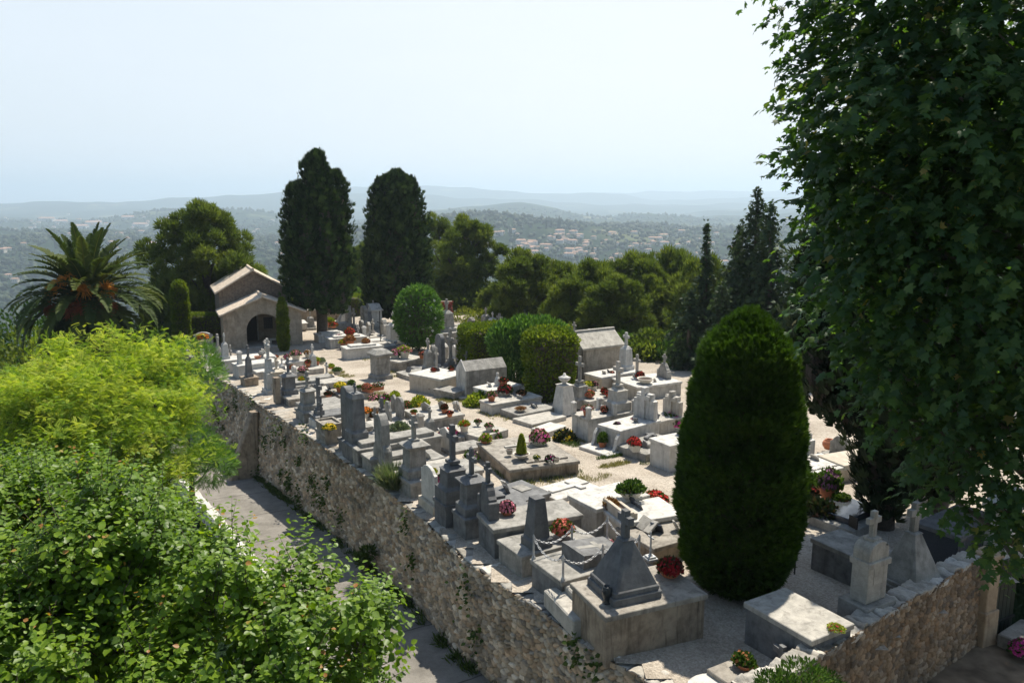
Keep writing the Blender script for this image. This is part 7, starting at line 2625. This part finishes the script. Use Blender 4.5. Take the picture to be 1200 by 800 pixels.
P('olive green shrub beside the round yellow-green one', 568, 466, .3, .45, None, None, 'pot_green', None)
P('wide stone bowl of dark red flowers on the lower white tomb', 592, 464, .5, .36, 'bowl', 'stonepot', 'pot_dark', 'darkred', 1)
P('terracotta pot of dark leaves and red flowers on the statuette tomb', 590, 452, .75, .24, 'pot', 'terracotta', 'pot_dark', 'red', 0)
P('terracotta pot in the shade of the clipped bush', 611, 464, .5, .26, 'bowl', 'terracotta', 'pot_dark', 'rust', 0)
P('rusty orange, green and pink bush against the cream box tomb', 511, 459, 0, .55, None, None, 'pot_rust', 'magenta', 0, tall=1.5)
P('green leafy bush beside the rusty one at the cream box tomb', 516, 452, .1, .55, None, None, 'pot_green', 'coral', 0, tall=1.4)
P('little red flowers on the cream box tomb', 508, 436, .85, .18, 'bowl', 'terracotta', 'pot_dark', 'red', 1)
P('red posy at the back of the cream box tomb', 529, 435, .85, .18, 'bowl', 'terracotta', 'pot_dark', 'red', 0)
P('terracotta pot of red flowers on the white box tomb left of the iron cross', 410, 394, .8, .42, 'bowl', 'terracotta', 'pot_green', 'red', 2)
P('terracotta pot of orange-brown flowers at the path edge near the cypress', 410, 406, .2, .36, 'pot', 'terracotta', 'pot_rust', 'rust', 1)
P('pink and yellow flowers on the kerb left of the white box tombs', 397, 401, .3, .38, 'bowl', 'terracotta', 'pot_green', 'pink', 1)
P('yellow-green and orange pot on the kerb by the white box tombs', 402, 404, .3, .3, 'bowl', 'terracotta', 'pot_yellow_green', 'orange', 0)
P('brown-orange flowers on the pale low tomb before the iron cross', 429, 403, .8, .3, 'bowl', 'terracotta', 'pot_rust', 'rust', 1)
P('rust and yellow shrub at the corner of the inscribed white tomb', 433, 418, 0, .5, None, None, 'pot_rust', 'orange', 0)
P('red and white flowers at the foot of the inscribed white tomb', 420, 416, 0, .42, None, None, 'pot_dark', 'red', 0)
P('pink flowers in the left corner of the kerbed concrete grave', 463, 420, .6, .36, 'bowl', 'whitepot', 'pot_green', 'pink', 1)
P('pale pot of coral pink flowers in the middle of the kerbed concrete grave', 474, 420, .6, .38, 'pot', 'whitepot', 'pot_yellow_green', 'pink', 1)
P('deep red flowers at the back of the kerbed concrete grave', 469, 414, .6, .32, 'bowl', 'terracotta', 'pot_green', 'magenta', 1)
P('orange pot under the round bush', 495, 420, .6, .28, 'pot', 'terracotta', 'pot_dark', 'coral', 1)
P('red flowers on the white tomb by the cypress trunk', 391, 384, .65, .36, 'bowl', 'terracotta', 'pot_green', 'red', 1)
P('yellow-green pot beside the red flowers at the cypress trunk', 387, 383, .65, .36, 'pot', 'terracotta', 'pot_yellow_green', None)
P('weedy shrub leaning on the front of the posted white tomb', 662, 516, 0, .42, None, None, 'pot_dark', 'yellow', 0, tall=1.2)
P('dark green shrub along the dark kerbed grave', 961, 602, .25, .42, None, None, 'pot_dark', None)
P('terracotta pot of green leaves on the dark kerbed grave', 985, 592, .25, .22, 'pot', 'terracotta', 'pot_green', None)
P('tall potted plant with purple flowers on the dark kerbed grave', 971, 585, .25, .36, 'pot', 'terracotta', 'pot_green', 'purple', 1, tall=1.5)
P('reddish pot plant beside the clipped cone', 942, 592, .1, .34, 'pot', 'terracotta', 'pot_dark', 'darkred', 0)
P('green potted shrub left of the purple flowers', 953, 578, .1, .36, 'pot', 'terracotta', 'pot_green', None)
P('magenta flowers beside the gate steps', 1199, 764, -1.3, .26, None, None, 'pot_green', 'magenta', 2)
jar = G(971, 526, .1)
root = thing('terracotta_jar', 'round terracotta jar behind the pebbled cream tomb', 'jar', jar, 0, None, .24)
mb = MB(); mb.lathe([(.5, 0), (.62, .05), (.95, .6), (1.0, .95), (.8, 1.35), (.55, 1.5), (.6, 1.6), (.5, 1.6), (.45, 1.4)], 18, cap1=False); mb.build('jar_body', M['terracotta'], root, smooth=True)

# dwarf conifer in its white bowl
r_ = P('bright green dwarf conifer in a round white bowl on the wide low tomb', 611, 536, .56, .30, 'bowl', 'whitepot', None)
n = 1500
u = RS.rand(n); a = RS.rand(n) * 6.28
hh = 2.9
rad = .55 * np.minimum(1, u / .1 + .3) * (1 - u) ** .6
pp_ = np.stack([rad * np.cos(a), rad * np.sin(a), .55 + hh * u], 1)
dd = np.stack([np.cos(a), np.sin(a), 0 * a], 1)
link('foliage', leaves('dwarf_conifer', FAN, pp_, dd * .5 + np.array([0, 0, 1]) + RS.normal(size=(n, 3)) * .25, dd + RS.normal(size=(n, 3)) * .5, .34, ML['pot_yellow_green']), r_)

# stone planter under the marigolds on the coping
g = G(386, 514, .1)
root = thing('stone_planter', 'tapered stone planter standing on the coping, holding yellow marigolds', 'planter', (g.x, g.y, gz(g.x, g.y)), rz_for(g.y, 'w'))
mb = MB(); mb.stack([(.55, .8, 0), (.7, 1.0, .74), (.76, 1.06, .75), (.76, 1.06, .82), (.6, .9, .82), (.6, .9, .74)]); mb.build('trough', M['concrete'], root)
# white statuette
g = G(583, 452, .75)
root = thing('statuette', 'small white seated figure on a marble tomb', 'statuette', (g.x, g.y, gz(g.x, g.y) + .75), R(200), None, 1.0)
mb = MB(); mb.lathe([(.17, 0), (.18, .04), (.13, .06), (.15, .2), (.12, .36), (.08, .45), (.05, .49), (.07, .53), (.075, .58), (.045, .65), (.002, .66)], 12); mb.ico((.09, 0, .17), .10, 1, sq=(1, 1.1, .7)); mb.ico((.02, .12, .34), .055, 1, sq=(1, .8, 1.9)); mb.ico((.02, -.12, .34), .055, 1, sq=(1, .8, 1.9))
mb.build('figure', M['white'], root, smooth=True)


# ---------------------------------------------------------------- grasses, weeds, creepers
def blades(name, regions, n, mat, hgt, wd=.12, kind='stuff', label='short dry grass beside the graves'):
    """regions of (px, py, spread x, spread y in metres)"""
    per = n // len(regions)
    P_, F_, S_ = [], [], []
    for (px, py, sx, sy) in regions:
        g = G(px, py)
        a = rz_for(g.y, 'w')
        m_ = int(per)
        u = (RS.rand(m_) - .5) * 2 * sx; v = (RS.rand(m_) - .5) * 2 * sy
        k = vnoise(np.stack([u * 3 + px, v * 3, 0 * u], 1), 3) > -.35
        k &= (u / sx) ** 2 + (v / sy) ** 2 < 1.1
        u, v = u[k], v[k]
        x = g.x + u * math.cos(a) - v * math.sin(a); y = g.y + u * math.sin(a) + v * math.cos(a)
        P_.append(np.stack([x, y, gz(x, y) - .01], 1))
        F_.append(np.array([0, 0, 1]) + RS.normal(size=(len(x), 3)) * .45)
        S_.append(hgt * (.4 + .8 * RS.rand(len(x))))
    P_ = np.concatenate(P_); F_ = np.concatenate(F_); S_ = np.concatenate(S_)
    o = link(name, leaves(name, BLADE, P_, F_, rand_dirs(len(P_)), S_, mat, None, wd))
    return setp(o, label, 'grass', kind=kind)


blades('dry_grass', [(640, 566, 1.6, .45), (600, 558, .35, 1.2), (690, 562, .9, .3), (430, 420, .5, 1.6), (455, 440, .5, .6), (462, 434, .6, .9), (392, 462, .7, .8), (400, 478, .6, .6), (375, 452, .8, .6), (385, 468, .8, .6), (408, 486, .6, .5), (440, 462, .6, .5), (470, 482, .5, .5), (505, 522, .5, .8), (580, 487, .5, 1.2), (625, 497, .4, .9), (680, 515, .4, .5), (540, 468, .5, .6), (395, 437, .5, .5), (405, 441, .5, .5), (720, 545, .7, .2), (520, 470, .4, .5)], 21000, ML['drygrass'], .13)
blades('green_grass', [(640, 561, 1.5, .22), (598, 560, .25, .9), (668, 520, .3, .5), (555, 470, .5, .3), (528, 468, .4, .3), (770, 540, .8, .2), (720, 534, .8, .15), (432, 417, .3, 1.0), (700, 516, .3, .3)], 7000, ML['weed'], .15, label='green tufts along the kerbs')

# grey-green bush on the coping by the flared pedestal
g = G(462, 570, .02)
root = thing('coping_bush', 'wispy grey-green bush growing on the wall coping', 'bush', (g.x, g.y, gz(g.x, g.y)))
n = 2600
a = RS.rand(n) * 6.28; rr = RS.rand(n) ** .7 * .22
pp_ = np.stack([rr * np.cos(a) * 1.6, rr * np.sin(a) * 1.6, .25 * RS.rand(n)], 1)
fw = np.stack([np.cos(a) * .75, np.sin(a) * .75, .7 + RS.rand(n)], 1) + RS.normal(size=(n, 3)) * .25
link('stems', leaves('coping_bush', BLADE, pp_, fw, rand_dirs(n), .25 + .45 * RS.rand(n), ML['lavender'], None, .05), root)

# weeds rooted in the wall face and along its foot
spots_w = []
rng = np.random.RandomState(12)
ys = np.concatenate([rng.uniform(14, 44, 16), rng.uniform(27, 40, 26)])
for i, y in enumerate(ys):
    x = float(wall_x(y)); top = gz(x, y); bot = float(lane_z(x, y))
    f_ = rng.rand() ** .8
    spots_w.append((x, y, top + (bot - top) * f_ * .96, f_, .14 + .2 * rng.rand(), rng))
P_, D_ = [], []
for (x, y, z, f_, s, _) in spots_w:
    a = wall_ang(y) + PI
    n_ = np.array([math.cos(a), math.sin(a), 0])
    m_ = 44
    o_ = RS.normal(size=(m_, 3)) * np.array([s, s, s * 1.5])
    o_ = o_ - n_ * np.minimum(0, o_ @ n_)[:, None] * 1.0
    P_.append(np.array([x, y, z]) + n_ * (.07 + .28 * f_) + o_ * .6); D_.append(n_ * .8 + np.array([0, 0, -.3]) + RS.normal(size=(m_, 3)) * .5)
P_ = np.concatenate(P_); D_ = np.concatenate(D_)
setp(link('wall_creeper', leaves('wall_creeper', OVATE, P_, D_, rand_dirs(len(P_)), .07 + .07 * RS.rand(len(P_)), ML['weed'])), 'ivy and small weeds growing out of the rampart face', 'creeper', kind='stuff')
P_, D_ = [], []
for y in np.concatenate([RS.uniform(15, 40, 120), RS.normal(22.5, .5, 40), RS.normal(34, 1.2, 60), RS.normal(38, 1.0, 80)]):
    x = float(wall_x(y)); a = wall_ang(y) + PI
    n_ = np.array([math.cos(a), math.sin(a), 0])
    m_ = RS.randint(8, 40)
    c_ = np.array([x, y, float(lane_z(x, y))]) + n_ * (.34 + .16 * RS.rand())
    P_.append(c_ + RS.normal(size=(m_, 3)) * np.array([.09, .09, .0]) + np.array([0, 0, .02])); D_.append(np.array([0, 0, 1]) + n_ * .4 + RS.normal(size=(m_, 3)) * .45)
P_ = np.concatenate(P_); D_ = np.concatenate(D_)
setp(link('verge_weeds', leaves('verge_weeds', BLADE, P_, D_, rand_dirs(len(P_)), .08 + .16 * RS.rand(len(P_)), ML['weed'], None, .16)), 'weeds along the foot of the rampart', 'weeds', kind='stuff')
# leafy tuft beside the lane under the wall
bush_blobs('lane_bush', 'bright green tuft at the foot of the rampart near the fruit tree', 'bush', tuple(G(425, 668, -2.8)), [(424, 655, G(425, 668, -2.8).y, .22), (431, 648, G(425, 668, -2.8).y, .24)], 500, ML['weed'], (.10, .2), 5, BLADE, .3)
# shrub at the bottom edge outside the right wall
bush_blobs('evergreen_bush', 'dense dark evergreen bush at the bottom edge against the curved wall', 'bush', (5.0, 11.9, gz(5, 12) - 1.5), [(940, 800, 11.9, .45), (915, 815, 11.6, .42), (965, 808, 12.1, .36), (900, 800, 11.8, .22), (945, 840, 11.5, .5)], 5200, ML['hedge_dark'], (.05, .095), 8, OVATE, .5)
# yellow-green shrubs along the back
for i, (px, py, Y, r, lab) in enumerate([(560, 375, 66, 1.2, 'yellow-green shrub behind the box hedge'), (592, 368, 66, 1.1, 'yellow shrub between the crosses and the back pines'), (545, 372, 68, 1.0, 'straggly yellow-green shrub right of the round bush'), (768, 418, 50, 1.2, 'bright yellow-green shrub behind the thin stone cross'), (735, 422, 51, .9, 'yellow-green shrub behind the tall white cross monument'), (785, 405, 51, 1.1, 'green shrub at the foot of the dark conifers')]):
    c_ = Zat(px, py, Y)
    b_ = (c_.x, Y, gz(c_.x, Y))
    bush_blobs('garden_shrub', lab, 'shrub', b_, [(px, py, Y, r), (px - 9, py + 10, Y, r * .8), (px + 10, py + 9, Y, r * .8)], 1300, ML['shrub'], (.12, .24), 50 + i)
# understorey on the slope behind the graves
for i, (px, py, Y, r, lab) in enumerate([(640, 385, 68, 2.2, 'dark scrub under the back pines, left'), (700, 392, 62, 2.0, 'dark scrub under the back pines behind the mausoleum'), (750, 398, 60, 2.0, 'dark scrub under the highest back pine'), (800, 395, 58, 2.0, 'dark scrub at the right end of the back pines'), (600, 372, 74, 2.0, 'dark scrub beyond the crosses'), (205, 375, 64, 2.0, 'scrub at the foot of the big spreading pine'), (190, 395, 60, 2.0, 'green scrub on the bank left of the low hedge'), (265, 350, 66, 2.2, 'scrub in the gap between the chapel and the big pine'), (180, 420, 54, 2.2, 'scrub below the palm on the bank'), (30, 430, 50, 3.0, 'dark scrub on the slope below the palm'), (40, 395, 60, 3.2, 'green scrub on the slope left of the palm'), (545, 345, 76, 2.0, 'dark scrub behind the tall rounded pine'), (440, 352, 82, 2.6, 'dark scrub between the two tall cypresses'), (355, 352, 80, 2.4, 'scrub behind the chapel to its right'), (728, 408, 51, 1.1, 'dark scrub behind the tall white cross monument'), (764, 405, 50, 1.3, 'dark scrub behind the thin pale cross'), (797, 408, 49, 1.3, 'dark scrub beside the stone bowl tomb'), (668, 398, 56, 1.5, 'dark scrub left of the mausoleum')]):
    c_ = Zat(px, py, Y)
    bush_blobs('wild_scrub', lab, 'bush', (c_.x, Y, terr1(c_.x, Y)), [(px, py, Y, r), (px - 16, py + 10, Y - 1, r * .8), (px + 16, py + 9, Y - 1, r * .8), (px, py + 16, Y - 1.5, r * .9)], 2200, ML[['hedge_dark', 'pine'][i % 2]], (.22, .42), 80 + i)
